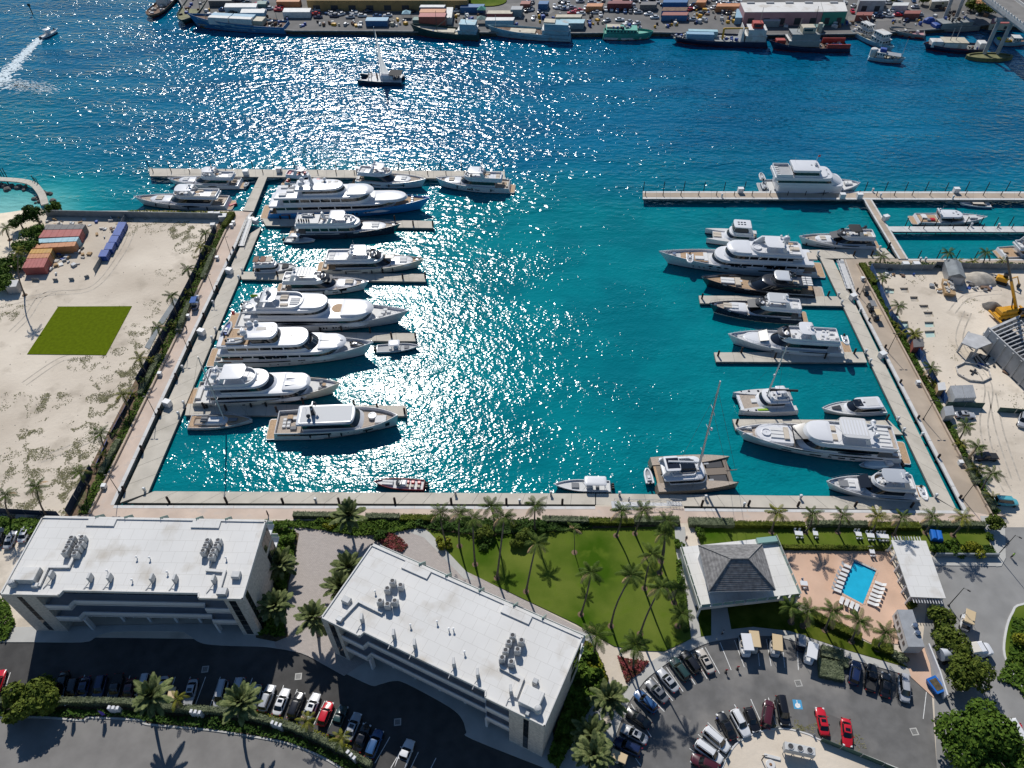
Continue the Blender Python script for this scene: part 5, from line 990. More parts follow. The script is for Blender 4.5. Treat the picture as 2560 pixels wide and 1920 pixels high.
sheet("road",[(2330,1392),(2490,1415),(2512,1318),(2720,1318),(2720,2000),(2345,2000),(2335,1742),(2300,1660)],z1+.001,"asphalt_pale")
MB().prism(PP(arc_px([(2720,1500),(2560,1512),(2532,1535),(2516,1580),(2513,1640),(2545,1700),(2600,1780),(2720,1860)],4)),GZ,GZ+.15).obj("lawn","lawn",kind="structure")
band(PP(arc_px([(2720,1498),(2560,1510),(2530,1533),(2514,1579),(2511,1640),(2543,1702),(2600,1783)],4)),-.18,.18,GZ,GZ+.18).obj("kerb","cap_concrete",kind="structure")
MB().prism(PP([(1735,1318),(2465,1318),(2480,1385),(2215,1372),(1980,1366),(1900,1362),(1752,1362)]),GZ,GZ+.1).obj("lawn","lawn",kind="structure")
MB().prism(PP([(1722,1500),(1770,1505),(1960,1500),(2030,1545),(2180,1612),(2272,1670),(2120,1626),(1973,1577),(1882,1567),(1780,1588),(1733,1594)]),GZ,GZ+.1).obj("lawn","lawn_dark",kind="structure")
MB().prism(PP([(1686,1318),(1712,1318),(1716,1360),(1752,1592),(1728,1600),(1716,1500),(1690,1380)]),GZ,GZ+.155).obj("path","sidewalk",kind="structure")
MB().prism(PP([(1778,1520),(1818,1520),(1828,1575),(1778,1592)]),GZ,GZ+.125).obj("path","sidewalk",kind="structure")
pool_w=[P(u,v,GZ) for u,v in POOL]
def sheet_h(name,pts,z,m,hole):return sheet(name,pts,z,m,holes=[hole])
terr=PP([(1955,1377),(2225,1377),(2244,1448),(2273,1513),(2325,1660),(2335,1745),(2277,1692),(2250,1610),(2175,1606),(2024,1522),(1990,1500)])
sheet_h("pool_terrace",[(1955,1377),(2225,1377),(2244,1448),(2273,1513),(2325,1660),(2335,1745),(2277,1692),(2250,1610),(2175,1606),(2024,1522),(1990,1500)],GZ+.115,"pool_paving",pool_w)
c_=sum(pool_w,Vector())/4
pl=thing("swimming_pool","small rectangular blue swimming pool in the tan terrace","pool",c_)
MB().add([(p-c_)+Vector((0,0,-.12)) for p in pool_w],[(3,2,1,0)] if (pool_w[1]-pool_w[0]).cross(pool_w[2]-pool_w[1]).z<0 else [(0,1,2,3)]).obj("pool_water","pool_water",pl)
for i in range(4):
    a,b=pool_w[i]-c_,pool_w[(i+1)%4]-c_
    MB().add([a+Vector((0,0,.12)),b+Vector((0,0,.12)),b+Vector((0,0,-.2)),a+Vector((0,0,-.2))],[(0,1,2,3),(3,2,1,0)]).obj("pool_wall","blue_sign",pl)
    n=max(2,int((b-a).length/1.0))
    for k in range(n):band([a.lerp(b,k/n+.004),a.lerp(b,(k+1)/n-.004)],0,.38,.10,.17).obj("coping_stone","pool_paving" if i else "sidewalk",pl)
MB().tube([pool_w[1].lerp(pool_w[0],.2)-c_+Vector((0,.5,.1)),pool_w[1].lerp(pool_w[0],.2)-c_+Vector((0,.3,.9)),pool_w[1].lerp(pool_w[0],.2)-c_+Vector((0,-.3,.8)),pool_w[1].lerp(pool_w[0],.2)-c_+Vector((0,-.4,-.2))],.03,5).obj("pool_ladder","chrome",pl)
def stripes(lst,w=.11):
    for (a,b) in lst:
        p,q=P(*a,GZ+.009),P(*b,GZ+.009);d=(q-p).normalized();n=Vector((-d.y,d.x,0))*w/2
        o=MB().add([-n,n,q-p+n,q-p-n],[(3,2,1,0) if (q-p).cross(n).z<0 else (0,1,2,3)]).obj("bay_line","white_line",None,p);o["kind"]="structure"
stripes([((146,1748),(172,1685)),((186,1752),(212,1687)),((224,1755),(248,1688)),((262,1757),(287,1688)),((300,1759),(325,1689)),((338,1762),(362,1690)),((376,1765),(400,1691)),((414,1768),(438,1692)),((450,1772),(476,1692)),((487,1766),(514,1692)),((525,1766),(551,1692)),((565,1772),(590,1693)),((603,1776),(631,1695)),
 ((683,1794),(709,1713)),((716,1796),(743,1723)),((746,1808),(777,1740)),((784,1812),(812,1752)),((818,1828),(843,1773)),((855,1846),(880,1790)),((885,1862),(915,1805)),((937,1908),(975,1842)),((977,1920),(1010,1862)),((1022,1930),(1046,1880)),((1070,1935),(1090,1895)),((10,1730),(26,1681)),
 ((1763,1618),(1799,1684)),((1800,1606),(1828,1675)),((1836,1600),(1861,1668)),((1892,1600),(1899,1665)),((1916,1598),(1928,1665)),((1954,1598),(1962,1669)),((1993,1618),(1996,1675)),((1696,1645),(1738,1711)),((1728,1632),(1768,1697)),((1666,1668),(1708,1729)),((1632,1692),(1682,1752)),((1606,1722),(1661,1779)),((1578,1760),(1628,1842)),((1548,1838),(1602,1914)),
 ((1877,1748),(1911,1824)),((1921,1744),(1943,1822)),((1836,1761),(1880,1836)),((1801,1780),(1845,1850)),((1769,1806),(1833,1868)),((1745,1836),(1814,1892)),((1724,1871),(1790,1925)),((2316,1730),(2308,1797))])
sg=P(1994,1761,GZ+.010);t=thing("bay_symbol","blue painted wheelchair symbol on the ring car park","road marking",sg,R(-4))
MB().box(-.75,.75,-.8,.8,0,.002).obj("blue_panel","blue_sign",t)
MB().lathe(-.05,-.2,[(.42,.004),(.32,.005)],16).obj("wheel_ring","white_line",t);MB().box(-.1,.05,-.1,.5,.004,.006).box(-.1,.35,.05,.15,.004,.0062).box(.3,.42,-.45,.12,.004,.0064).cyl(-.02,.62,.004,.006,.1,8).obj("figure","white_line",t)
for u,v,l in ((1996,1708,"dark drain cover in the ring car park"),(2286,1829,"dark drain cover near the leafy trees"),(746,1691,"square drain grate in the sunlit part of the office car park"),(994,1805,"drain grate in the shaded office car park"),(513,1673,"shaded drain grate beside the western office")):
    t=thing("drain_grate",l,"drain cover",P(u,v,GZ+.006),.1,"drain covers");MB().box(-.6,.6,-.6,.6,0,.012).obj("frame","sidewalk",t)
    for i in range(5):MB().box(-.42+i*.17,-.32+i*.17,-.42,.42,.012,.02).obj("bar","frame_dark",t)
sheet("asphalt_patch",[(1702,1786),(1728,1802),(1721,1814),(1694,1797)],GZ+.008,"asphalt_old")
sheet("asphalt_patch",[(2021,1765),(2103,1798),(2070,1862),(2019,1832)],GZ+.007,"asphalt_far")
# ===== office buildings
def quad_frame(c,z):
    q=[P(u,v,z) for u,v in c];ex=(q[1]-q[0]);Wd=ex.length;rz=math.atan2(ex.y,ex.x);Dp=((q[3]-q[0]).length+(q[2]-q[1]).length)/2
    return q[0],rz,Wd,Dp
def office(label,corners,Hh=13.7,mirror=False):
    o,rz,Wd,Dp=quad_frame(corners,GZ+Hh)
    t=thing("office_building",label,"building",(o.x,o.y,GZ),rz,"flat-roofed offices")
    X=(lambda x:Wd-x) if mirror else (lambda x:x)
    def bx(mb,x0,x1,*r):a,b=sorted((X(x0),X(x1)));return mb.box(a,b,*r)
    def poly(pts):return [(X(x),y) for x,y in pts]
    fz=(4.7,9.0)
    bx(MB(),.35,Wd-.35,3.0,Dp-.3,0,Hh-.5).obj("wall","stucco",t)
    L1=bx(MB(),0,6.0,0,3.6,0,Hh-.45);lt=L1.obj("stone_tower","stone",t);R1=bx(MB(),Wd-3.4,Wd,0,3.6,0,Hh-.45);rt=R1.obj("stone_tower","stone",t)
    for k in range(7):
        z=.6+k*1.8;bx(MB(),2.6,3.5,-.03,.0,z,z+1.7).obj("pane","glass_dark",lt)
        bx(MB(),Wd-2.6,Wd-1.4,-.03,0,z,z+1.7).obj("pane","glass_dark",rt)
        a,b=sorted((X(Wd+.03),X(Wd)));MB().box(a,b,1.0,2.2,z,z+1.7).obj("pane","glass_dark",rt)
    for xe,s in ((0,-1),(Wd,1)):
        a,b=sorted((X(xe),X(xe-.35*s)));MB().box(a,b,3.6,Dp-.3,0,Hh-.45).obj("end_wall","stone",t)
        a,b=sorted((X(xe+.04*s),X(xe)))
        for z in (9.3,5.0):
            for j in range(3):MB().box(a,b,Dp-4.2+j*1.25,Dp-3.05+j*1.25,z,z+3.2).obj("corner_pane","glass_dark",t)
    mid0,mid1,sb=10.6,Wd-8.0,.95
    foot=poly([(0,0),(mid0-.4,0),(mid0,sb),(mid1,sb),(mid1+.3,0),(Wd,0),(Wd,Dp),(0,Dp)])
    rf=MB().prism(foot,Hh-.45,Hh).obj("roof","roof_white",t)
    pts=foot+[foot[0]];
    for a,b in zip(pts,pts[1:]):
        a,b=Vector((*a,Hh)),Vector((*b,Hh));d=(b-a).normalized();s=(-.22,0) if mirror else (0,.22);e=d*.0
        band([a+e,b-e],s[0],s[1],Hh+.002,Hh+.22).obj("roof_kerb","roof_white",rf)
    for x0 in (9.0,28.5):bx(MB(),x0,x0+5.2,Dp-1.75,Dp-.3,Hh+.01,Hh+.30).obj("roof_hatch","roof_white",rf)
    path=[(6.0,.05),(mid0-.4,.05),(mid0,sb+.1),(mid1,sb+.1),(mid1+.3,.05),(Wd-3.4,.05)]
    for i,z in enumerate(fz):
        MB().prism(poly(path+[(Wd-3.4,3.2),(6.0,3.2)]),z-.35,z).obj("balcony_floor","stucco",t)
        pp=[Vector((X(x),y,z)) for x,y in path]
        if mirror:pp.reverse()
        band(pp,0,.2,z-.55,z+1.05).obj("parapet","stucco",t)
        n=15;x0,x1=6.2,Wd-3.6
        for k in range(n):
            a=x0+(x1-x0)*(k+.03)/n;b=x0+(x1-x0)*(k+.97)/n;bx(MB(),a,b,2.93,2.99,z+.1,z+3.3).obj("window_pane","glass_dark",t)
    n=12
    for k in range(n):
        a=6.4+(Wd-10.2)*(k+.04)/n;b=6.4+(Wd-10.2)*(k+.96)/n;bx(MB(),a,b,2.93,2.99,.15,3.6).obj("window_pane","glass_dark",t)
    for x in (mid0-.2,mid1+.15):
        bx(MB(),x-.22,x+.22,.35,1.15,0,fz[0]-.56).obj("fin_column","stucco",t)
    for x in (15.5,20.5,25.5,30.0):
        if x<mid1-1:bx(MB(),x-.22,x+.22,2.2,2.64,0,fz[0]-.36).obj("column","stucco",t)
    for z in (9.6,5.2):
        MB().box(0,Wd,Dp-.3,Dp+2.1,z-.35,z).obj("terrace_floor","stucco",t)
        n=14
        for k in range(n):MB().box(Wd*k/n+.05,Wd*(k+1)/n-.05,Dp+2.0,Dp+2.06,z+.05,z+1.1).obj("rail_pane","glass_green",t)
        MB().box(0,Wd,Dp+1.97,Dp+2.09,z+1.1,z+1.16).obj("hand_rail","cap_concrete",t)
    MB().box(0,Wd,Dp+.02,Dp+.6,Hh-.75,Hh-.35).obj("gutter","cap_concrete",t)
    for f in (.24,.37,.53,.69,.82):
        x=Wd*f;MB().add([(x,Dp+.02,9.6),(x,Dp+2.0,9.6),(x,Dp+2.0,12.2),(x,Dp+.02,14.4),(x+.1,Dp+.02,9.6),(x+.1,Dp+2.0,9.6),(x+.1,Dp+2.0,12.2),(x+.1,Dp+.02,14.4)],[(0,1,2,3),(7,6,5,4),(2,1,5,6),(3,2,6,7)]).obj("glass_divider","glass_sea",t)
    return t,o
off1,o1=office("long white flat-roofed office at the lower left, parallel to the quay",[(0,1487),(607,1499),(662,1305),(107,1292)])
off2,o2=office("white flat-roofed office set diagonally beside the palm lawn",[(802,1545),(1361.5,1818),(1456,1595),(935,1365)],mirror=True)
RZ=GZ+13.72;rot1=off1.rotation_euler.z;rot2=off2.rotation_euler.z
def make_split():
    t=thing("air_conditioner","x","air conditioner");MB().bbox(0,0,.25,.42,1.15,1.35,.04).obj("casing","ac_grey",t);MB().box(-.23,-.20,-.5,.1,.45,1.45).obj("grille","dark_grille",t);MB().box(-.2,.2,-.5,-.4,0,.25).box(-.2,.2,.4,.5,0,.25).obj("feet","metal_grey",t)
    MB().tube([(.1,-.5,.6),(-.1,-1.0,.5),(-.5,-1.3,.12),(-.9,-2.2,.08)],.07,6).obj("pipe","metal_grey",t);return t
def make_vrf():
    t=thing("air_conditioner","x","air conditioner");MB().bbox(0,0,.2,1.0,.85,1.35,.04).obj("casing","ac_grey",t);MB().lathe(0,0,[(.40,1.55),(.40,1.66),(.34,1.66),(.34,1.58)],14).obj("fan_shroud","ac_grey",t,smooth=40);MB().lathe(0,0,[(.33,1.59),(.08,1.6)],12).obj("fan","dark_grille",t);MB().box(-.51,-.49,-.35,.35,.4,1.4).obj("grille","dark_grille",t);MB().box(-.45,.45,-.4,.4,0,.2).obj("base","metal_grey",t);return t
def make_vent():
    t=thing("roof_vent","x","vent");MB().cyl(0,0,0,.7,.09,8).obj("pipe","pedestal_white",t);MB().lathe(0,0,[(.2,.6),(.22,.72),(.05,.82)],8).obj("cap","pedestal_white",t);return t
sp0,vr0,vt0=make_split(),make_vrf(),make_vent()
z1f=lambda x,y:(x/3.072,1240+y/3.072);z2f=lambda x,y:(720+x/2.4397,1240+y/2.4397)
for i,(x,y) in enumerate(((415,625),(708,645),(858,645),(1183,650),(1358,655),(1655,660))):copy_tree(sp0,P(*z1f(x,y),RZ),rot1,f"grey split air conditioner, {ORD[i]} from the left in the western office's front row","roof air conditioners")
for i,(x,y) in enumerate(((455,760),(648,855),(775,915),(1012,1030),(1157,1095),(1358,1195))):copy_tree(sp0,P(*z2f(x,y),RZ),rot2+.5,f"grey split air conditioner, {ORD[i]} from the left in the diagonal office's front row","roof air conditioners")
for n_,lst,f,r in (("western office, left cluster",((575,355),(557,392),(540,430),(522,462),(655,350),(645,395),(620,430),(600,475)),z1f,rot1),("western office, right cluster",((1612,375),(1595,415),(1578,455),(1692,375),(1675,415),(1655,455),(1640,495)),z1f,rot1),
                   ("diagonal office, upper-left cluster",((643,545),(692,570),(612,590),(613,685),(568,665),(657,665)),z2f,rot2+.3),("diagonal office, lower-right cluster",((1370,875),(1424,905),(1400,960),(1328,965),(1307,1010),(1362,1035),(1347,915)),z2f,rot2+.3)):
    for i,(x,y) in enumerate(lst):copy_tree(vr0,P(*f(x,y),RZ),r,f"grey top-fan air conditioner, {ORD[i]} unit of the {n_}","roof air conditioners")
for i,(x,y) in enumerate(((620,318),(1055,480),(1155,485),(830,585),(1290,595),(1020,655),(1740,485))):copy_tree(vt0,P(*z1f(x,y),RZ),0,f"small white roof vent, number {ORD[i]} listed from the western office's back left","roof vents")
for i,(x,y) in enumerate(((533,590),(748,795),(910,775),(1010,820),(1077,960),(982,820))):copy_tree(vt0,P(*z2f(x,y),RZ),0,f"small white roof vent, number {ORD[i]} listed from the diagonal office's back left","roof vents")
def duct(lab,f,pts,w=.5,h=.35):
    p=[P(*f(x,y),RZ) for x,y in pts];t=thing("roof_duct",lab,"duct",p[0]);q=[v-p[0] for v in p]
    for a,b in zip(q,q[1:]):band([a+(b-a).normalized()*-.24,b+(b-a).normalized()*.24],-w/2,w/2,.12,.12+h+random.uniform(0,.01)).obj("duct_run","roof_white",t)
    for a in q:MB().cbox(a.x,a.y,0,w*.6,w*.6,.12).obj("support","metal_grey",t)
duct("white duct stepping forward from the western office's left cluster",z1f,[(640,335),(535,550),(375,550),(310,690)])
duct("white duct stepping forward from the western office's right cluster",z1f,[(1660,400),(1595,575),(1730,585),(1690,720)])
duct("bent white duct at the diagonal office's left end",z2f,[(570,715),(430,645),(330,750)])
duct("bent white duct behind the diagonal office's box housing",z2f,[(1300,1050),(1430,1120),(1390,1225)])
def roofbox(lab,f,x,y,lx,ly,h,rz,m="roof_white",extra=None):
    t=thing("roof_housing",lab,"roof housing",P(*f(x,y),RZ),rz);MB().bbox(0,0,.08,lx,ly,h,.06).obj("casing",m,t);MB().box(-lx*.45,lx*.45,-ly*.45,ly*.45,0,.08).obj("plinth","metal_grey",t);MB().box(-lx*.3,lx*.3,-ly/2-.03,-ly/2,.25,h*.8).obj("access_panel","ac_grey",t)
    return t
roofbox("large white plant box at the western office's front left corner",z1f,235,625,3.4,2.6,1.3,rot1);roofbox("tarp-grey unit at the western office's front right corner",z1f,1715,750,1.6,1.3,.9,rot1,"metal_grey");roofbox("slatted frame unit near the western office's right edge",z1f,1820,620,1.4,1.2,.9,rot1,"ac_grey");roofbox("small duct box beside the western plant box",z1f,280,695,1.0,.8,.6,rot1)
roofbox("large white plant box at the diagonal office's lower right end",z2f,1485,1245,3.2,3.0,1.2,rot2);roofbox("slatted frame unit near the diagonal office's left edge",z2f,360,645,1.4,1.1,.9,rot2,"ac_grey");roofbox("small grey duct hood at the diagonal office's left edge",z2f,318,760,1.0,.9,.7,rot2,"metal_grey");roofbox("small grey cowl behind the diagonal plant box",z2f,1508,1140,.8,.8,.8,rot2,"metal_grey");roofbox("small dark cowl near the diagonal office's front corner",z2f,1460,1335,.6,.6,.6,rot2,"metal_grey")
for f,x,y,l in ((z1f,110,690,"white barrel tank at the western office's front left corner"),(z2f,1523,1315,"white barrel tank at the diagonal office's front right corner")):
    t=thing("roof_tank",l,"tank",P(*f(x,y),RZ));MB().lathe(0,0,[(.55,0),(.58,.1),(.58,1.3),(.5,1.4)],14).obj("barrel","ac_grey",t,smooth=40);MB().lathe(0,0,[(.45,1.4),(.4,1.5),(.1,1.52)],12).obj("lid","metal_grey",t)
# ===== pavilion
o,rz,Wd,Dp=quad_frame([(1749,1520),(2002,1491),(1966,1383),(1716,1367)],GZ+4.2)
pv=thing("pavilion","square white pavilion with hipped grey shingle roof and roof terrace","building",(o.x,o.y,GZ),rz)
Dp=(P(1716,1367,GZ+4.2)-P(1749,1520,GZ+4.2)).length
MB().box(.5,Wd-.5,2.4,Dp-.3,0,3.7).obj("wall","stucco",pv);MB().box(0,Wd,0,Dp,3.3,4.2).obj("terrace_roof","roof_white",pv)
for k in range(8):MB().box(1.2+k*2.1,2.6+k*2.1,2.36,2.39,.3,2.9).obj("window_pane","glass_dark",pv)
for x in (.3,Wd-.3):MB().cbox(x,.3,0,.35,.35,3.7).obj("column","stucco",pv)
eave=[P(u,v,GZ+7.4) for u,v in ((1772,1479),(1938,1476),(1904,1362),(1746,1364))];rg=[P(1827,1397,GZ+11.0),P(1870,1397,GZ+11.0)]
Mi=pv.matrix_basis.copy();Mi=(Matrix.Translation((o.x,o.y,GZ)) @ Matrix.Rotation(rz,4,'Z')).inverted()
ev=[Mi@p for p in eave];rl=[Mi@p for p in rg]
ux0,ux1=ev[0].x+1.1,ev[1].x-1.1;uy0,uy1=ev[0].y+1.2,ev[3].y-1.0
MB().box(ux0,ux1,uy0,uy1,4.2,7.5).obj("upper_wall","stucco",pv)
for x0,x1,z0,z1_ in ((ux0+1.0,ux0+4.2,6.3,6.95),(ux0+6.4,ux0+7.2,5.0,6.9),(ux1-4.2,ux1-3.4,5.2,6.9),(ux1-3.2,ux1-2.2,5.2,6.9),(ux1-2.0,ux1-1.0,5.2,6.9)):MB().box(x0,x1,uy0-.04,uy0,z0,z1_).obj("window_pane","glass_dark",pv)
rf=MB().loft([[Vector((p.x,p.y,7.2)) for p in ev],[Vector((p.x,p.y,7.42)) for p in ev]]).obj("roof","stucco",pv)
faces=[(ev[0],ev[1],rl[1],rl[0]),(ev[1],ev[2],rl[1],rl[1]),(ev[2],ev[3],rl[0],rl[1]),(ev[3],ev[0],rl[0],rl[0])]
for fi,(a,b,c,d) in enumerate(faces):
    n=17;a=Vector((a.x,a.y,7.43));b=Vector((b.x,b.y,7.43));nn=(b-a).cross(d-a).normalized()
    for k in range(n):
        t0,t1=k/n,(k+1.15)/n;t1=min(t1,1.0)
        p0,p1,q1,q0=a.lerp(d,t0),b.lerp(c,t0),b.lerp(c,t1),a.lerp(d,t1);off=nn*.13;lo=nn*.02
        MB().add([p0+off,p1+off,q1+lo,q0+lo,p0,p1],[(0,1,2,3),(4,5,1,0)]).obj("shingle_course",("shingle","shingle_b")[(k+fi)%2],rf)
for a,b in ((ev[0],rl[0]),(ev[1],rl[1]),(ev[2],rl[1]),(ev[3],rl[0]),(rl[0],rl[1])):
    a=Vector((a.x,a.y,max(a.z,7.5)));b=Vector(b);MB().tube([a+Vector((0,0,.1)),b+Vector((0,0,.1))],.13,5).obj("ridge_cap","shingle_b",rf)
for a,b in (((0.1,0.1),(Wd-.1,.1)),((Wd-.1,.1),(Wd-.1,Dp-.1)),((0.1,Dp-.1),(.1,.1))):
    a,b=Vector((*a,4.2)),Vector((*b,4.2));n=max(2,int((b-a).length/2))
    for k in range(n):
        MB().add([a.lerp(b,k/n+.01),a.lerp(b,(k+1)/n-.01),a.lerp(b,(k+1)/n-.01)+Vector((0,0,1)),a.lerp(b,k/n+.01)+Vector((0,0,1))],[(0,1,2,3)]).obj("rail_pane","glass_green",pv)
    MB().tube([a+Vector((0,0,1.03)),b+Vector((0,0,1.03))],.04,5).obj("hand_rail","cap_concrete",pv)
MB().box(Wd-4.2,Wd-.2,Dp-1.4,Dp-.2,4.2,5.0).obj("planter","glass_sea",pv)
o,rz,Wd,Dp=quad_frame([(2277,1492),(2365,1496),(2315,1352),(2228,1350)],GZ+3.4)
pg=thing("pergola","long white flat-roofed pergola beside the pool","pergola",(o.x,o.y,GZ),rz);sk=Mi=None
q=[P(u,v,GZ+3.4) for u,v in ((2277,1492),(2365,1496),(2315,1352),(2228,1350))];Mi=(Matrix.Translation((o.x,o.y,GZ)) @ Matrix.Rotation(rz,4,'Z')).inverted();q=[Mi@p for p in q]
MB().prism([(p.x,p.y) for p in q],3.2,3.4).obj("roof","roof_white",pg)
for k in range(6):
    for s in (0,1):
        a=q[0 if s==0 else 1].lerp(q[3 if s==0 else 2],(k+.15)/5.4);MB().cbox(a.x+(.3 if s==0 else-.3),a.y,0,.28,.28,3.2).obj("post","stucco",pg)
for k in range(11):
    a=q[3].lerp(q[2],(k+.9)/12.5);MB().cbox(a.x,a.y+.2,3.0,.12,1.7,.2).obj("rafter","stucco",pg)
    a=q[0].lerp(q[1],(k+.9)/12.5);MB().cbox(a.x,a.y-.35,2.9,.1,1.2,.16).obj("rafter","stucco",pg)
for k in range(4):
    a=q[0].lerp(q[3],.2+k*.2);MB().tube([(a.x+.3,a.y,2.2),(a.x-.5,a.y,3.15)],.07,5).obj("brace","stucco",pg)
o,rz,Wd,Dp=quad_frame([(2270,1617),(2312,1617),(2281,1524),(2243,1524)],GZ+3.2)
tr=thing("site_trailer","long grey-roofed trailer with white windowed side below the pergola","trailer",(o.x,o.y,GZ),0)
q=[P(u,v,GZ+3.2)-Vector((o.x,o.y,GZ)) for u,v in ((2270,1617),(2312,1617),(2281,1524),(2243,1524))]
MB().prism([(p.x,p.y) for p in q],.6,3.1).obj("body","deck_white",tr);MB().prism([(p.x*1.0,p.y) for p in q],3.1,3.22).obj("roof","metal_grey",tr)
for k in range(5):
    a=q[0].lerp(q[3],.12+k*.18);b=q[0].lerp(q[3],.22+k*.18);MB().add([Vector((a.x-.05,a.y,1.6)),Vector((b.x-.05,b.y,1.6)),Vector((b.x-.05,b.y,2.5)),Vector((a.x-.05,a.y,2.5))],[(3,2,1,0)]).obj("window_pane","tint_grey",tr)
for f in (.35,.55):
    a=q[1].lerp(q[2],f);MB().lathe(a.x-.6,a.y,[(.5,3.2),(.5,3.7),(.35,3.85)],10).obj("roof_fan","chrome",tr)
for f in (.2,.3,.75):
    a=q[0].lerp(q[3],f);MB().xf(Matrix.Identity(4)).cyl(a.x+.2,a.y,0,.6,.3,10).obj("wheel","tyre",tr)
wl=PP([(2330,1640),(2300,1560),(2345,1690),(2357,1742)][0:1]+[(2345,1690),(2358,1745)]);band(PP([(2312,1620),(2340,1690),(2358,1748)]),-.12,.12,GZ,GZ+1.9).obj("boundary_wall","stucco",None,label="white boundary wall running from the trailer toward the big trees",cat="wall")
band(PP([(2335,1392),(2492,1393)]),-.15,.15,GZ,GZ+1.3).obj("boundary_wall","fence_grey",None,label="grey retaining wall in shade right of the pergola",cat="wall")
raised("pavement",[(2330,1394),(2492,1394),(2505,1330),(2515,1290),(2480,1290),(2470,1310),(2480,1330),(2515,1340),(2513,1400),(2490,1418),(2335,1414)][:2]+[(2490,1416),(2337,1414)],"sidewalk",.12)
MB().prism(PP([(2450,1290),(2490,1292),(2512,1310),(2514,1395),(2503,1416),(2490,1417),(2492,1390),(2470,1345),(2455,1312)]),GZ-.05,GZ+.12).obj("pavement","sidewalk",kind="structure")
band(wallL[:],-.0,.45,GZ,GZ+.55).obj("garden_wall","wall_tan",None,label="low tan garden wall along the western promenade",cat="wall")
band(PP([(2144,661),(2326,1000),(2480,1290)]),-.35,.0,GZ,GZ+.55).obj("garden_wall","wall_tan",None,label="low tan garden wall along the eastern promenade",cat="wall")
band(PP([(2480,1291),(2512,1291)]),-.2,.2,GZ,GZ+.5).obj("garden_wall","wall_tan",None,label="short tan wall end at the foot of the eastern promenade",cat="wall")
for pts in ([(228,1285),(436,860),(565,582),(587,531),(560,531),(385,860),(160,1292)],[(2146,661),(2326,1000),(2481,1290),(2505,1300),(2345,1000),(2172,664)]):sheet("planting_bed",pts,z1+.002,"soil")
drop(cab0);drop(ped0);drop(sp0);drop(vr0);drop(vt0)
# ===== vegetation
def leaf_quads(mb,p,n,s,up=.3):
    d=Vector((random.gauss(0,1),random.gauss(0,1),random.gauss(0,1)));nn=(n+d*.55+Vector((0,0,up))).normalized()
    a=nn.orthogonal().normalized();b=nn.cross(a);r=random.random()*6.283;a,b=a*math.cos(r)+b*math.sin(r),b*math.cos(r)-a*math.sin(r)
    s*=random.uniform(.6,1.35);mb.add([p-a*s-b*s*.55,p+a*s*.2-b*s*.7,p+a*s+b*s*.1,p+b*s*.7],[(0,1,2,3)])
def crown_mesh(r,h,n,leaf,lobes=20,seed=0,flat=.75):
    random.seed(seed);mb=MB();cs=[]
    for i in range(lobes):
        a=random.random()*6.283;k=math.sqrt(random.random())*.68;cs.append((Vector((math.cos(a)*r*k,math.sin(a)*r*k,h*random.uniform(.30,.72)*(1-.35*k))),r*random.uniform(.24,.46)))
    for i in range(n):
        c,q=random.choice(cs);d=Vector((random.gauss(0,1),random.gauss(0,1),random.gauss(0,.85))).normalized()
        if d.z<-.35 and random.random()<.7:d.z=-d.z
        k=random.uniform(.72,1.05)*(1+.18*mnoise.noise(d*2.3+c));p=c+Vector((d.x*q,d.y*q,d.z*q*flat))*k
        leaf_quads(mb,p,d,leaf)
    return mb
def tree(label,u,v,r,h,leaf="leaf_mid",n=2600,ls=.26,seed=1,lean=(0,0),th=None,group=None,name="tree"):
    p=P(u,v);t=thing(name,label,"tree",p,0,group);th=th or h*.42
    random.seed(seed)
    tr=MB().tube([(0,0,-.1),(lean[0]*.3,lean[1]*.3,th*.5),(lean[0],lean[1],th)],[r*.075+.06,r*.055+.05,r*.04+.04],8).obj("trunk","bark",t,smooth=60)
    for i in range(5):
        a=i*1.26+random.random();e=Vector((math.cos(a)*r*.6+lean[0],math.sin(a)*r*.6+lean[1],h*random.uniform(.62,.8)))
        MB().tube([(lean[0]*.8,lean[1]*.8,th*.85),Vector((lean[0],lean[1],th))*.45+e*.5+Vector((0,0,.2)),e],[r*.035+.03,r*.022+.02,.02],5).obj("limb","bark",tr)
    crown_mesh(r,h,n,ls,seed=seed).obj("crown",leaf,t,(lean[0],lean[1],h*.12)).scale=(1,1,1)
    return t
def shrub(label,u,v,r,h,leaf="leaf_mid",n=500,ls=.16,seed=1,group=None,z=GZ,name="shrub"):
    t=thing(name,label,"shrub",P(u,v,z),random.random()*6,group);crown_mesh(r,h,n,ls,6,seed).obj("foliage",leaf,t)
    for i in range(3):a=i*2.1;MB().tube([(0,0,0),(math.cos(a)*r*.4,math.sin(a)*r*.4,h*.6)],[.06,.02],4).obj("stem","bark",t)
    return t
def frond_mesh(L,droop,n=15,ll=.75,w=.05,lift=.35,fold=.55,seed=0):
    random.seed(seed);mb=MB();pts=[]
    for i in range(9):
        t=i/8;pts.append(Vector((L*(t-.12*t*t*droop),0,L*(lift*t-droop*t*t*.75))))
    mb.tube(pts,[.05*(1-.85*i/8) for i in range(9)],4,False)
    for i in range(n):
        t=.12+.88*i/(n-1);k=t*8;j=min(7,int(k));p=pts[j].lerp(pts[j+1],k-j);d=(pts[j+1]-pts[j]).normalized()
        l=ll*(math.sin(math.pi*(.12+.83*t))**.7)*random.uniform(.85,1.1)
        for s in (-1,1):
            e=p+d*l*.55+Vector((0,s*l*.85,-l*fold*random.uniform(.7,1.2)));m=p.lerp(e,.5)+Vector((0,0,l*.10))
            mb.add([p-d*w,p+d*w*1.4,m+d*w*1.8,e,m-d*w*1.4],[(0,1,2,4),(4,2,3)])
    return mb
FR={}
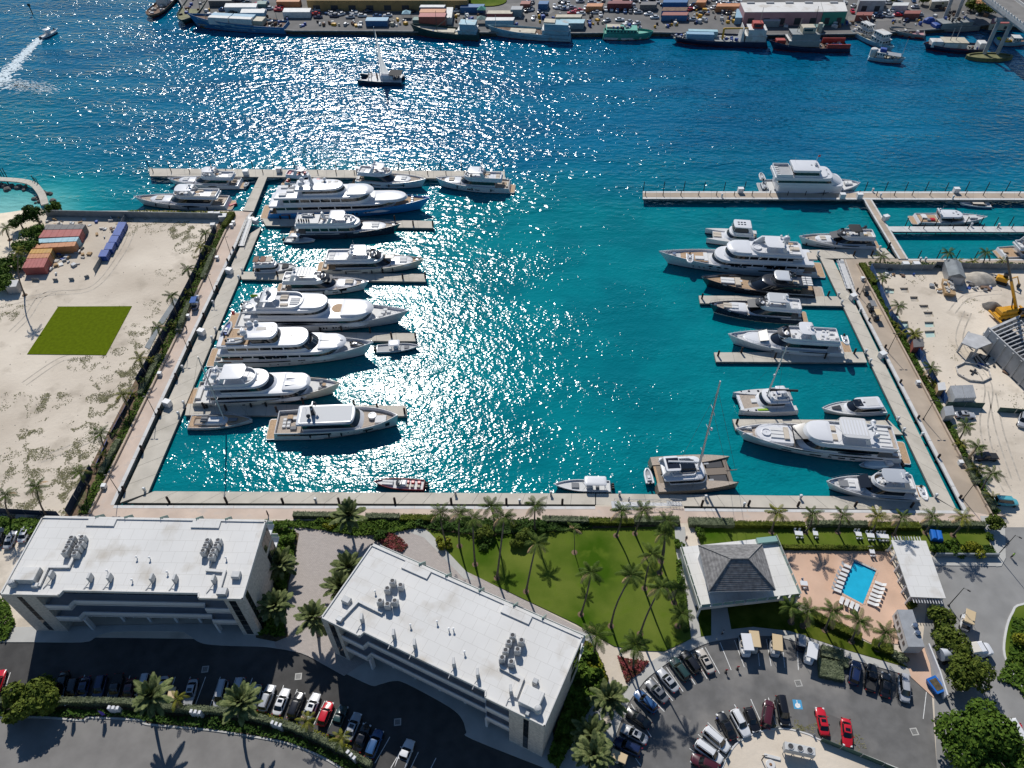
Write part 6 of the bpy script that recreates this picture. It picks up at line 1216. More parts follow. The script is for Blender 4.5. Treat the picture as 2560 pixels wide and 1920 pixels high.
for k_,m_ in (("coco","frond"),("yellow","frond_yellow"),("date","frond_grey"),("lush","frond"),("dead","cardboard")):
    FR[k_]=[]
    for i in range(3):
        if k_=="date":me=frond_mesh(2.6,.30+.10*i,20,.55,.045,.55,.15,i).mesh("frond")
        else:me=frond_mesh(2.7+.3*i,.55+.16*i,16,.72,.04,.42,.62,i).mesh("frond")
        me.materials.append(M(m_));FR[k_].append(me)
trunk_cache={}
NP=[0]
def palm(label,bu,bv,cu,cv,kind="coco",nf=15,sc=1.0,r=.17,z=GZ,group="palms",boot=True):
    NP[0]+=1;random.seed(1000+NP[0])
    b=P(bu,bv,z);c=top_at(cu,cv,b.y+random.uniform(-.6,.6)) if (cu is not None) else b+Vector((0,0,1.2));d=c-b;h=max(.5,d.z)
    t=thing("palm_tree",label,"palm tree",b,0,group);top=Vector((d.x,d.y,h))
    bend=Vector((random.uniform(-.4,.4)-d.x*.18,random.uniform(-.3,.3),0))*min(1,h/8)
    pts=[Vector((0,0,-.1))]+[Vector((d.x*k,d.y*k,h*k))+bend*math.sin(math.pi*k) for k in (.15,.35,.55,.75,.9)]+[top]
    MB().tube(pts,[r*1.75,r*1.15,r,r*.92,r*.85,r*.8,r*.85],8).obj("trunk","bark_palm",t,smooth=60)
    if boot and h>3:MB().lathe(0,0,[(.75,.0),(.62,.16),(.2,.2)],10).obj("mulch_ring","soil",t)
    cr=bpy.data.objects.new("crown",None);COL.objects.link(cr);cr.parent=t;cr.location=top;cr.empty_display_size=.1
    for i in range(nf):
        f=link("frond",random.choice(FR["dead"] if i>=nf-2 and kind !='date' and random.random()<.6 else FR[kind]),None,cr);yaw=i*2.39996+random.uniform(-.25,.25);e=i/(nf-1)
        pit=(R(18)-R(75)*e) if kind !="date" else (R(38)-R(95)*e)
        f.rotation_euler=(random.uniform(-.2,.2),pit*-1+random.uniform(-.12,.12)-(R(20) if kind!="date" else R(25)),yaw);s=sc*random.uniform(.85,1.1)*(1-.18*(1-e));f.scale=(s,s,s)
    if kind in ("coco","yellow"):
        for i in range(2):a=i*2.6+1;MB().ball(math.cos(a)*.3,math.sin(a)*.3,-.25,.16,.16,.2,6,4).obj("coconut","leaf_olive",cr)
    return t
def hedge(label,px,w,h,m="hedge_grey",dens=16,ls=.12,z=GZ,group=None,rough=.10,seed=3,core=None):
    random.seed(seed);pts=PP(px,z);o=pts[0].copy();t=thing("hedge",label,"hedge",o,0,group);q=[p-o for p in pts]
    band(q,-w/2+.12,w/2-.12,0,h-.12).obj("branches",m,t)
    mb=MB();L_,R_=offset(q,w/2),offset(q,-w/2)
    for i in range(len(q)-1):
        ln=(q[i+1]-q[i]).length
        tn=(q[i+1]-q[i]).normalized();sn=Vector((-tn.y,tn.x,0))
        for k in range(int(ln*w*dens*1.5)):
            f,g=random.random(),random.random();a=q[i].lerp(q[i+1],f);p=L_[i].lerp(L_[i+1],f).lerp(R_[i].lerp(R_[i+1],f),g);p=Vector((p.x,p.y,h+random.gauss(0,.03)+rough*mnoise.noise((p+o)*1.1)))
            leaf_quads(mb,p,Vector((0,0,1)),ls,.6)
        for sd in (1,-1):
            for k in range(int(ln*h*dens*(1.0 if sd<0 else .7))):
                f=random.random();e=(L_ if sd>0 else R_);p=e[i].lerp(e[i+1],f);leaf_quads(mb,Vector((p.x,p.y,h*random.random()))+sn*sd*random.gauss(0,.05),sn*sd,ls,.1)
    mb.obj("foliage",m,t);return t
def cover(name,poly_px,n,h,ls,m,z=GZ,seed=5,label=None,cat=None):
    random.seed(seed);poly=PP(poly_px,z);xs=[p.x for p in poly];ys=[p.y for p in poly];mb=MB();k=0
    def inside(x,y):
        c=False;j=len(poly)-1
        for i in range(len(poly)):
            if (poly[i].y>y)!=(poly[j].y>y) and x<(poly[j].x-poly[i].x)*(y-poly[i].y)/(poly[j].y-poly[i].y)+poly[i].x:c=not c
            j=i
        return c
    for _ in range(n*3):
        x,y=random.uniform(min(xs),max(xs)),random.uniform(min(ys),max(ys))
        if not inside(x,y):continue
        hh=h*(.35+.65*max(0,.5+1.3*mnoise.noise(Vector((x*.55,y*.55,seed)))))
        leaf_quads(mb,Vector((x,y,z+hh*random.uniform(.3,1))),Vector((0,0,1)),ls,.4);k+=1
        if k>=n:break
    return mb.obj(name,m,None,kind="stuff",label=label,cat=cat)
for a in (("leftmost tall coconut palm on the lawn, trunk above a yellow shrub",1117,1363,1100,1282),("second coconut palm from the left on the lawn's upper edge",1149,1366,1150,1283),("third coconut palm from the left on the lawn, slim upright trunk",1188,1412,1183,1296),
 ("coconut palm rising behind the big lawn shrubs against the quay",1233,1336,1227,1266),("tall coconut palm at the lawn's lower left with long shadow",1242,1446,1261,1292),("coconut palm against the quay above the dark round shrub",1338,1328,1339,1262),
 ("curved coconut palm standing alone left of the lawn centre",1315,1480,1341,1358),("left of two coconut palms on the lawn's top edge near the gangway",1540,1340,1554,1277),("right of two coconut palms on the lawn's top edge near the gangway",1587,1335,1608,1276),
 ("leaning coconut palm nearest the diagonal office's far corner",1452,1537,1478,1430),("long leaning coconut palm at the lawn's lower middle",1527,1566,1580,1437),("upright coconut palm right of the lawn centre",1611,1472,1629,1386),
 ("slender coconut palm close to the pavilion path, upper one",1649,1433,1662,1332),("strongly leaning coconut palm at the lawn's lower right",1600,1586,1652,1468),("short coconut palm beside the pavilion path",1685,1508,1694,1472),("tall thin palm at the upper right lawn corner",1652,1405,1666,1300)):
    palm(*a,"coco",14,.98,group="coconut palms on the lawn")
palm("bushy palm at the lower end of the pavilion path",1694,1566,1704,1534,"lush",18,1.0,group="coconut palms on the lawn")
palm("dark palm hiding the diagonal office's right corner",1480,1645,1492,1588,"lush",16,1.1,group="coconut palms on the lawn");palm("palm standing in the flower triangle by the ring car park",1583,1672,1588,1612,"lush",18,1.15,group="coconut palms on the lawn")
palm("thin sapling palm alone on the upper lawn",1436,1382,1434,1322,"coco",7,.7,.07,group="coconut palms on the lawn")
for i,a in enumerate(((1928,1331,1944,1282),(2013,1331,2031,1285),(2094,1331,2107,1289),(2181,1331,2193,1291),(2235,1338,2255,1293),(2313,1333,2331,1291),(2382,1339,2407,1293))):palm(f"{ORD[i]} coconut palm from the left in the row behind the pavilion hedge",*a,"yellow" if i%3==0 else "coco",14,.95,group="palm row along the southern promenade")
for l,a in (("bushy palm at the pavilion's front right corner",(1977,1556,1978,1518)),("second palm right of the pavilion front",(2007,1566,2020,1528)),("middle palm of the row below the pool",(2062,1576,2081,1528)),("fourth palm right of the pavilion, before the pool loungers",(2128,1604,2148,1554)),("rightmost palm of the row below the pool",(2192,1623,2213,1583))):palm(l,*a,"coco",17,1.0,group="palms below the pool")
for l,a,k in (("topmost palm on the eastern site fence",(2205,716,2207,694),"coco"),("palm leaning over the pits behind the eastern fence",(2237,794,2248,764),"coco"),("palm beside the brown shed on the eastern fence",(2285,856,2286,836),"yellow"),("palm above the grey containers on the eastern fence",(2320,943,2329,920),"coco"),("palm beside the parked grey sedan on the building site",(2395,1103,2414,1064),"coco"),("palm left of the dark pickup on the building site",(2417,1151,2444,1117),"coco"),("palm above the teal van on the building site",(2454,1225,2481,1184),"coco"),
 ("left palm on the eastern basin quay",(2362,661,2371,632),"coco"),("right palm on the eastern basin quay",(2456,661,2465,632),"coco"),("small palm at the head of the eastern gangway",(2200,658,2204,640),"coco")):palm(l,*a,k,14,.95,group="palms along the eastern fence")
for l,a,k in (("topmost palm behind the western fence",(514,606,514,582),"coco"),("yellowish palm second down behind the western fence",(500,640,502,616),"yellow"),("third palm down across the western fence",(477,718,469,672),"coco"),("fourth palm down across the western fence, leaning left",(443,792,428,739),"coco"),("fifth palm down across the western fence",(408,862,394,818),"coco"),("sixth palm down, yellowing beside the turf square",(368,938,348,896),"yellow"),("seventh palm down, above the collapsed fence",(324,1028,305,986),"yellow"),("eighth palm down beside the fallen blue fence",(264,1126,250,1084),"coco"),("ninth palm down near the scrub patch",(224,1216,199,1181),"coco"),
 ("palm in the sand lot's lower left, wind-blown",(116,1290,91,1216),"coco"),("palm at the left frame edge above the western office",(30,1300,13,1238),"coco"),("tall palm beside the stacked containers on the beach side",(62,738,46,628),"yellow"),("short palm on the beach at the left edge",(25,600,15,570),"coco")):palm(l,*a,k,13,.95,group="palms along the western lot")
for i,(u,v) in enumerate(((524,627),(505,663),(494,690),(468,735),(455,757),(434,820),(424,812),(378,906),(357,958),(334,994),(287,1090),(255,1142),(240,1172))):palm(f"{ORD[i]} small bright palm down the western planting strip",u,v,u-1,v-8,"yellow" if i%2 else "coco",9,.55,.08,group="small palms in the western strip",boot=False)
for l,a in (("bushy fan palm in the bed right of the western office, upper",(703,1440,700,1412)),("bushy fan palm in the bed right of the western office, lower",(694,1546,690,1517)),("fan palm in the quay bed with a round shadow on the plaza",(876,1326,872,1290)),("palm against the diagonal office's upper left wall",(874,1440,872,1420)),("palm against the diagonal office's left wall, lower",(853,1486,851,1468)),("round date palm before the diagonal office's left corner",(797,1590,784,1545)),
 ("large silvery date palm over the car park hedge, left",(385,1790,379,1742)),("large silvery date palm over the car park hedge, right",(610,1810,602,1758)),("date palm low in the bed right of the diagonal office",(1482,1866,1478,1838)),("date palm in the dark bed beside the ring pavement",(1524,1772,1522,1748)),("date palm at the bottom of the dark bed",(1490,1925,1484,1888))):palm(l,*a,"date",40,1.45,.26,group="date palms",boot=False)
for l,a in (("small bright palm behind the parked golf cart",(443,1770,441,1748)),("small palm on the hedge before the white sedan",(771,1826,769,1802)),("small palm on the hedge before the dark sedan",(857,1872,853,1846))):palm(l,*a,"yellow",11,.75,.09,group="small palms on the car park hedge",boot=False)
for i,(u,v) in enumerate(((2444,1180),(2479,1251),(2403,1117),(2396,660),(2434,660),(2507,659),(2288,842),(2245,818),(2255,838),(2335,965))):palm(f"{ORD[i]} low bushy palm tuft listed along the eastern fence",u,v,u,v-7,"yellow",12,.75,.1,group="low palms on the eastern fence",boot=False)
tree("round green tree over the road at the lower left",94,1768,4.9,6.6,"leaf_olive",8000,.30,11)
tree("pale green tree just below the pergola",2338,1560,3.0,4.8,"leaf_olive",2600,.26,12,group="trees by the car park road");tree("spreading tree shading the parked truck",2366,1622,3.4,5.2,"leaf_olive",3000,.26,13,group="trees by the car park road")
tree("loose olive-green tree above the largest tree",2405,1706,4.4,6.2,"leaf_olive",3600,.26,14,group="trees by the car park road");tree("largest dark green tree at the lower right",2432,1872,8.3,9.4,"leaf_mid",16000,.34,15,group="trees by the car park road")
tree("small tree at the corner by the security gate",2476,1322,2.0,4.0,"leaf_olive",1300,.22,16,group="trees by the car park road")
tree("dark casuarina tree at the jetty's foot",100,560,3.2,8.0,"leaf_dark",2600,.26,17,group="trees on the beach");tree("wispy casuarina on the beach",58,572,3.0,5.0,"leaf_dark",1500,.24,18,group="trees on the beach")
for i,(u,v,r) in enumerate(((142,532,2.6),(92,596,4.2),(72,630,4.0),(38,672,4.4),(25,720,3.4),(5,690,3.6))):tree(f"leafy sea-grape tree, {ORD[i]} down the beach side of the containers",u,v,r,3.9,"leaf_mid",1700,.30,30+i,group="sea grapes by the containers")
random.seed(9)
for a in (("bright yellow-green shrub at the lawn's left corner",1110,1362,1.9,2.2,"leaf_yellow",900),("big flowering shrub mass at the top of the lawn, left part",1205,1338,2.6,3.0,"leaf_olive",1500),("big flowering shrub mass at the top of the lawn, right part",1290,1345,3.2,3.4,"leaf_olive",1900),("dark round shrub under the quay palm",1345,1330,2.0,2.6,"leaf_dark",900),("dark shrub in front of the flowering mass",1215,1358,2.2,2.0,"leaf_dark",800),
 ("round green shrub at the pavilion path's top",1690,1372,1.8,2.4,"leaf_mid",800),("green shrub in the flower bed behind the diagonal office",954,1345,1.6,2.4,"leaf_dark",700),("yellow-green shrub in the quay bed left of the fan palm",830,1310,1.9,1.6,"leaf_yellow",700),("green shrub in the quay bed right of the fan palm",942,1320,2.6,1.9,"leaf_mid",900),("pale shrub at the pavilion hedge's left end",1745,1336,1.5,1.9,"leaf_mid",600),
 ("spiky dark shrub right of the pergola, left one",2335,1375,1.8,1.7,"leaf_mid",800),("spiky dark shrub right of the pergola, middle",2385,1375,2.4,2.2,"leaf_mid",1000),("spiky yellow-tinged shrub right of the pergola",2435,1378,2.6,2.2,"leaf_yellow",1000),("silver shrub below the rightmost pool palm",2248,1645,1.9,1.6,"hedge_grey",700),
 ("large spiky shrub on the right traffic island, upper",2548,1600,2.6,2.4,"leaf_yellow",1000),("large spiky shrub on the right traffic island, lower",2556,1650,2.6,2.4,"leaf_mid",1000),("small bush under the tree by the gate wall",2470,1345,1.2,1.4,"leaf_mid",400)):shrub(*a,ls=.2,seed=hash(a[0])%997 if False else len(a[0]),group="shrubs")
flower_bed=[(938,1345),(975,1330),(1000,1345),(1020,1365),(1005,1382),(960,1368)]
cover("flower_bed",flower_bed,1500,.8,.16,"flower_red",GZ+.15,label="red flowering ground cover behind the diagonal office",cat="flower bed")
cover("flower_bed",[(1543,1640),(1580,1650),(1622,1655),(1605,1680),(1575,1700),(1567,1712)],1500,.8,.16,"flower_red",GZ+.05,6,"red flowering triangle beside the ring car park","flower bed")
cover("ground_cover",[(690,1306),(830,1304),(1040,1306),(1040,1322),(960,1338),(890,1342),(790,1324),(700,1318)],5500,1.2,.2,"leaf_mid",label="green shrub border along the quay behind the plaza",cat="shrub border")
cover("ground_cover",[(1040,1300),(1480,1304),(1480,1322),(1360,1334),(1200,1342),(1040,1320)],7000,1.5,.2,"leaf_dark",seed=8,label="dark mixed shrub border along the top of the lawn",cat="shrub border")
cover("ground_cover",[(668,1310),(742,1335),(734,1400),(720,1460),(711,1560),(716,1592),(650,1592),(670,1400)],6500,2.6,.3,"leaf_mid",seed=9,label="dense tropical planting between the western office and plaza",cat="planting")
cover("ground_cover",[(1395,1925),(1508,1705),(1482,1625),(1460,1620),(1410,1770),(1370,1900)],6500,2.4,.3,"leaf_mid",seed=10,label="dense dark planting right of the diagonal office",cat="planting")
cover("ground_cover",[(1462,1605),(1485,1618),(1520,1700),(1500,1740),(1470,1680)],1500,1.6,.24,"leaf_yellow",seed=19,label="bright yellow-green shrubs at the diagonal office's corner",cat="planting")
cover("ground_cover",[(b_[0],b_[1]+16) for b_ in bed[::3]]+[(r_[0],r_[1]-4) for r_ in reversed(road_edge[::3])],8000,1.1,.2,"leaf_dark",seed=12,label="dark ivy strip between the car park hedge and the road",cat="ground cover")
cover("ground_cover",[(620,1770),(700,1795),(790,1825),(880,1868),(870,1880),(780,1842),(690,1810),(620,1788)],1800,.8,.16,"leaf_yellow",seed=13,label="yellow-green shrubs along the car side of the hedge",cat="ground cover")
cover("ground_cover",[(1690,1400),(1706,1400),(1716,1500),(1724,1580),(1708,1585),(1695,1500)],1400,.8,.16,"leaf_mid",seed=14,label="low shrub strip along the pavilion path",cat="ground cover")
cover("ground_cover",[(0,1300),(110,1300),(90,1340),(0,1345)],2200,1.4,.26,"leaf_mid",seed=15,label="mixed planting at the sand lot's lower edge",cat="planting")
cover("ground_cover",[(-20,1500),(20,1500),(40,1560),(20,1600),(-20,1610)],1400,1.4,.24,"leaf_mid",seed=16,label="planting at the western office's left end",cat="planting")
cover("ground_cover",[(2490,1700),(2540,1720),(2600,1800),(2600,1560),(2530,1545),(2520,1640)],2600,.9,.26,"leaf_mid",seed=17,label="shrubs covering the right traffic island",cat="planting")
cover("ground_cover",[(2335,1362),(2480,1366),(2490,1390),(2335,1388)],2200,.8,.2,"leaf_dark",seed=18,label="dark shrubs along the retaining wall right of the pergola",cat="planting")
W_strip=[(587,531),(565,582),(436,860),(228,1285),(190,1290),(405,860),(545,570),(575,531)]
cover("ground_cover",[(583,535),(561,582),(432,860),(224,1285),(196,1288),(412,860),(548,575)],7000,.9,.2,"leaf_mid",seed=20,label="green strip planting behind the western garden wall",cat="planting")
cover("ground_cover",[(2150,665),(2330,1000),(2482,1285),(2498,1285),(2345,1000),(2166,668)],6000,.9,.2,"leaf_mid",seed=21,label="green strip planting behind the eastern garden wall",cat="planting")
cover("ground_cover",[(2170,658),(2560,660),(2560,668),(2172,672)],2200,.9,.22,"leaf_dark",seed=22,label="shrubs along the eastern basin fence",cat="planting")
cover("ground_cover",[(320,528),(586,531),(560,538),(320,536)],1600,.8,.2,"leaf_yellow",seed=23,label="yellow-green shrubs on the seawall planter",cat="planting")
hp="clipped hedges"
hedge("long curved clipped grey-green hedge between car park and road",bed[::2],1.0,1.9,"hedge_grey",42,.10,group=hp,seed=31)
hedge("flat clipped hedge behind the plaza, left piece",[(735,1292),(855,1294)],1.2,1.3,"hedge_grey",40,.1,group=hp,seed=32);hedge("flat clipped hedge behind the plaza, right piece",[(915,1296),(1000,1297)],1.2,1.3,"hedge_grey",40,.1,group=hp,seed=33);hedge("yellow-green hedge continuing right of the plaza",[(1002,1300),(1090,1301)],1.4,1.3,"hedge_green",34,.12,group=hp,seed=34)
hedge("grey clipped hedge along the lawn's quay edge",[(1355,1304),(1470,1306)],1.4,1.4,"hedge_grey",40,.1,group=hp,seed=35);hedge("green clipped hedge along the lawn's quay edge",[(1472,1308),(1583,1310)],1.4,1.3,"hedge_green",36,.12,group=hp,seed=36);hedge("grey hedge at the lawn's upper right corner",[(1585,1306),(1696,1306)],1.6,1.4,"hedge_grey",40,.1,group=hp,seed=37)
hedge("grey hedge at the pavilion lawn's left end",[(1720,1310),(1832,1312)],1.9,1.3,"hedge_grey",40,.1,group=hp,seed=38);hedge("long green hedge behind the pavilion lawn",[(1834,1315),(2010,1317)],1.2,1.2,"hedge_green",36,.12,group=hp,seed=39);hedge("grey hedge behind the lawn tables",[(2016,1313),(2165,1315)],1.2,1.3,"hedge_grey",40,.1,group=hp,seed=40);hedge("green hedge behind the pergola",[(2168,1320),(2295,1320)],1.6,1.3,"hedge_green",36,.12,group=hp,seed=41);hedge("grey hedge at the right end of the southern promenade",[(2300,1315),(2458,1317)],1.2,1.3,"hedge_grey",40,.1,group=hp,seed=42)
hedge("low hedge between the pavilion lawn and pool terrace",[(1940,1371),(2210,1374)],.9,.9,"hedge_green",36,.12,group=hp,seed=43);hedge("curved hedge below the pool terrace, left part",[(2024,1540),(2070,1562),(2150,1598)],1.6,1.2,"hedge_green",40,.12,group=hp,seed=44);hedge("short square hedge right of the pool palms",[(2178,1612),(2228,1630)],1.8,1.2,"hedge_green",40,.12,group=hp,seed=45)
hedge("block hedge in the ring car park, upper",[(2050,1630),(2105,1645)],2.2,1.1,"hedge_grey",44,.1,group=hp,seed=46);hedge("block hedge in the ring car park, lower",[(2044,1672),(2104,1684)],3.4,1.1,"hedge_grey",44,.1,group=hp,seed=47);hedge("block hedge in the ring car park, right side",[(2108,1648),(2106,1672)],1.4,1.1,"hedge_grey",44,.1,group=hp,seed=48)
for i,(a,b) in enumerate((((402,892),(352,990)),((300,1105),(255,1188)),((476,760),(446,835)),((538,628),(508,700)))):hedge(f"dark clipped hedge segment, {'second third topmost fourth'.split()[[0,2,1,3][i]] if False else ORD[[2,3,1,0][i]]} down the western garden wall",[a,b],1.3,1.2,"hedge_grey",34,.1,group=hp,seed=50+i)
hedge("bright green hedge at the head of the western promenade",[(584,538),(562,572)],1.5,1.5,"hedge_green",40,.12,group=hp,seed=55);hedge("bright green hedge at the head of the eastern promenade",[(2152,664),(2185,712)],2.0,1.2,"hedge_green",40,.12,group=hp,seed=56);hedge("small green hedge beside the trailer",[(2268,1520),(2285,1512)],1.2,1.0,"hedge_green",36,.12,group=hp,seed=57)
for i,(a,b) in enumerate((((2336,958),(2352,990)),((2410,1150),(2440,1215)),((2455,1235),(2482,1278)))):hedge(f"dark clipped hedge segment, {ORD[i]} down the eastern garden wall",[a,b],1.2,1.1,"hedge_grey",34,.1,group=hp,seed=58+i)
def scrub(name,spots,label,seed,m="scrub"):
    random.seed(seed);mb=MB()
    for u,v,r,n in spots:
        c=P(u,v)
        for k in range(int(n*5)):
            a=random.random()*6.283;q=r*math.sqrt(random.random())*(1+.3*math.sin(3*a));p=c+Vector((math.cos(a)*q,math.sin(a)*q,random.uniform(.01,.07)))
            if mnoise.noise(p*.45)+.35*mnoise.noise(p*1.7)>random.uniform(-.15,.25):leaf_quads(mb,p,Vector((0,0,1)),random.choice((.07,.1,.15)),2.2)
    mb.obj(name,m,None,kind="stuff",label=label,cat="scrub")
scrub("scrub",[(300,960,7,900),(255,1010,4,500),(330,930,4,400),(70,1090,2.6,260),(110,1015,5,350),(60,1160,6,600),(140,1170,7,700),(190,1140,5,500),(220,1080,4,300),(190,1220,5,600),(140,1262,8,1100),(60,1280,6,700),(480,590,7,1100),(455,570,5,500),(330,562,5,300),(400,555,6,300),(350,830,4,240),(200,895,4,200),(280,885,3,160),(230,905,3,140),(30,780,4,200),(20,1000,3,120),(120,1000,3,200),(188,1066,2,160),(500,640,3,200),(420,690,4,160),(390,770,4,160),(365,860,4,220)],"dry grey-green scrub scattered over the western sand lot",71)
scrub("scrub",[(2290,700,3,60),(2440,760,3,60),(2540,1000,3,60),(2370,880,3,60),(1830,1900,2.4,260),(1880,1858,2.6,260),(1960,1838,3,260),(2020,1850,3,240),(2100,1885,4,260),(1900,1905,3,120)],"dry weeds on the building site and ring island",72)
random.seed(77);mb=MB()
for i in range(420):
    u,v=random.uniform(-10,560),random.uniform(560,1290)
    if u>590-(v-531)*.49-30:continue
    p=P(u,v);s=random.uniform(.05,.22);mb.cbox(p.x,p.y,GZ,s,s*random.uniform(.5,1),s*.5,random.random()*3)
for i in range(420):
    u,v=random.uniform(2180,2570),random.uniform(680,1260)
    if u<2150+(v-660)*.56+40:continue
    p=P(u,v);s=random.uniform(.05,.25);mb.cbox(p.x,p.y,GZ,s,s*random.uniform(.5,1),s*.5,random.random()*3)
mb.obj("gravel","rock_pale",None,kind="stuff",label="dark stones and clods scattered over the sand lots",cat="gravel")
# ===== vehicles
def se_ring(x0,x1,w,z,e=4.5,n=24,zf=None,taper=1.0):
    out=[];cx,hx=(x0+x1)/2,(x1-x0)/2
    for i in range(n):
        a=2*math.pi*i/n;c,s=math.cos(a),math.sin(a);x=cx+hx*math.copysign(abs(c)**(2/e),c);y=w*math.copysign(abs(s)**(2/e),s)
        k=(x-x0)/(x1-x0);y*=1-(1-taper)*max(0,k-.55)/.45
        out.append((x,y,zf(k) if zf else z))
    return out
CAR={}
def car_proto(kind):
    t=thing("parked_car","x","car")
    D=dict(sedan=(4.7,.90,.92,1.43,(.13,.70),(.27,.57)),hatch=(4.2,.88,.95,1.5,(.05,.70),(.13,.56)),suv=(4.7,.94,1.08,1.75,(.04,.72),(.09,.58)),van=(4.9,.94,1.1,1.95,(.03,.80),(.05,.68)),pickup=(5.3,.95,1.05,1.75,(.36,.72),(.41,.60)))[kind]
    L,w,belt,top,gb,gt=D;x0,x1=-L/2,L/2
    def zt(k):return belt-.20*max(0,(k-.68)/.32)**1.5-.07*max(0,(.12-k)/.12)
    MB().loft([se_ring(x0+.12,x1-.12,w*.90,.22),se_ring(x0,x1,w,.42,taper=.93),se_ring(x0,x1,w,.70,taper=.93),se_ring(x0+.05,x1-.06,w*.97,0,zf=lambda k:zt(k)-.08,taper=.93),se_ring(x0+.16,x1-.22,w*.88,0,zf=zt,taper=.92)]).obj("body","car_white",t,smooth=38)
    g0=se_ring(x0+L*gb[0],x0+L*gb[1],w*.86,belt-.06,6);g1=se_ring(x0+L*gt[0],x0+L*gt[1],w*.68,top-.06,6)
    MB().loft([g0,g1],False,False).obj("window_glass","car_glass",t,smooth=40)
    MB().loft([g1,se_ring(x0+L*gt[0]+.02,x0+L*gt[1]-.02,w*.66,top-.02,6),se_ring(x0+L*gt[0]+.2,x0+L*gt[1]-.25,w*.5,top+.02,5)],False,True).obj("roof","car_white",t,smooth=40)
    for sy in (-1,1):
        for xa,xb in ((gb[1]-.045,gt[1]-.02),(gb[0]+.045,gt[0]+.02)):MB().tube([(x0+L*xa,sy*w*.83,belt-.05),(x0+L*xb,sy*w*.67,top-.05)],.045,4).obj("pillar","car_white",t)
        for xw in (x0+L*.19,x1-L*.19):
            MB().tube([(xw,sy*(w-.18),.33),(xw,sy*(w+.01),.33)],.33,12).obj("wheel","tyre",t)
        MB().bbox(x0+L*gb[1]-.25,sy*(w+.07),belt-.02,.16,.2,.14,.04).obj("mirror","car_white",t)
        MB().bbox(x1-.22,sy*w*.66,.60,.34,.34,.12,.05).obj("headlight","headlight",t)
        MB().bbox(x0+.06,sy*w*.76,.68,.14,.24,.18,.04).obj("taillight","taillight",t)
    if kind=="pickup":MB().box(x0+.25,x0+L*.35,-w*.8,w*.8,belt-.02,belt+.03).obj("load_bed","rubber_black",t)
    if kind in ("suv","van"):
        for sy in (-1,1):MB().tube([(x0+L*gt[0]+.3,sy*w*.55,top+.05),(x0+L*gt[1]-.3,sy*w*.55,top+.05)],.025,4).obj("roof_rail","frame_dark",t)
    if kind=="sedan":MB().box(x0+L*.40,x0+L*.52,-.4,.4,top-.01,top+.025).obj("sunroof","car_glass",t)
    CAR[kind]=t
for k_ in ("sedan","hatch","suv","van","pickup"):car_proto(k_)
def car(kind,col,u,v,hx,hy,label,group="cars parked around the marina",sc=1.0):
    p=P(u,v,GZ+.5);q=P(u+hx,v+hy,GZ+.5);rz=math.atan2(q.y-p.y,q.x-p.x);c="car_"+col
    return copy_tree(CAR[kind],(p.x,p.y,GZ),rz,label,group,scale=sc,mats=dict(body=c,roof=c,pillar=c,mirror=c))
def cart_proto():
    t=thing("golf_cart","x","golf cart");MB().loft([se_ring(-1.2,1.2,.58,.25,5),se_ring(-1.2,1.15,.6,.55,5),se_ring(-1.15,1.0,.55,.72,5)]).obj("body","car_white",t,smooth=40)
    MB().bbox(0,0,.72,.55,1.1,.18,.05).bbox(-.3,0,.85,.14,1.1,.5,.05).obj("seat","cushion_beige",t);MB().bbox(.1,0,1.85,2.1,1.2,.1,.05).obj("canopy","cart_tan",t);MB().bbox(-.95,0,.72,.5,1.0,.2,.05).obj("cargo_box","rubber_black",t)
    for sx,x in ((.8,.95),(-.55,-.7)):
        for sy in (-.5,.5):MB().tube([(x,sy,.7),(sx,sy,1.88)],.025,4).obj("canopy_post","frame_dark",t)
    for x in (-.8,.85):
        for sy in (-.52,.52):MB().tube([(x,sy-.1,.22),(x,sy+.1,.22)],.22,10).obj("wheel","tyre",t)
    return t
CART=cart_proto()
def cart(u,v,hx,hy,label,body="car_white",can="cart_tan",sc=1.0):
    p=P(u,v,GZ+.8);q=P(u+hx,v+hy,GZ+.8);copy_tree(CART,(p.x,p.y,GZ),math.atan2(q.y-p.y,q.x-p.x),label,"golf carts",scale=sc,mats=dict(body=body,canopy=can))
for k,c,u,v,l in (("sedan","black",156,1712,"black car half hidden by the round tree in the shaded row"),("suv","black",182,1730,"black suv second in the shaded row"),("sedan","navy",209,1725,"dark blue sedan third in the shaded row"),("suv","navy",250,1722,"navy suv fourth in the shaded row"),("pickup","black",290,1722,"black pickup fifth in the shaded row"),("sedan","maroon",322,1730,"maroon sedan sixth in the shaded row"),("van","silver",361,1722,"pale grey van left of the big date palm"),("sedan","silver",404,1724,"silver sedan hidden behind the big date palm"),("sedan","silver",477,1732,"silver sedan alone right of the golf cart"),("van","silver",553,1737,"silver van with open bays beside it"),("suv","silver",596,1728,"pale suv behind the right date palm"),("hatch","silver",638,1742,"silver hatchback at the shadow's edge")):car(k,c,u,v,-16,62,l,"cars in the office car park")
cart(434,1738,-6,30,"beige golf cart parked between silver cars in the shade","car_beige","cart_tan")
for k,c,u,v,l in (("suv","silver",668,1746,"silver suv with dark sunroof at the sunny end"),("sedan","white",704,1755,"white sedan second in the sunny row"),("suv","black",741,1764,"black suv with glinting bonnet in the sunny row"),("sedan","white",780,1767,"white coupe left of the red hatchback"),("hatch","red",814,1785,"bright red hatchback in the office car park"),("pickup","green",846,1803,"dark green pickup right of the red hatchback"),("sedan","silver",882,1817,"silver-blue sedan in the office shade"),("sedan","black",905,1845,"black sedan in the office shade"),("suv","blue",936,1860,"blue-roofed suv in the office shade"),("pickup","white",1012,1890,"white-roofed pickup apart at the bottom of the office shade")):car(k,c,u,v,26,-66,l,"cars in the office car park")
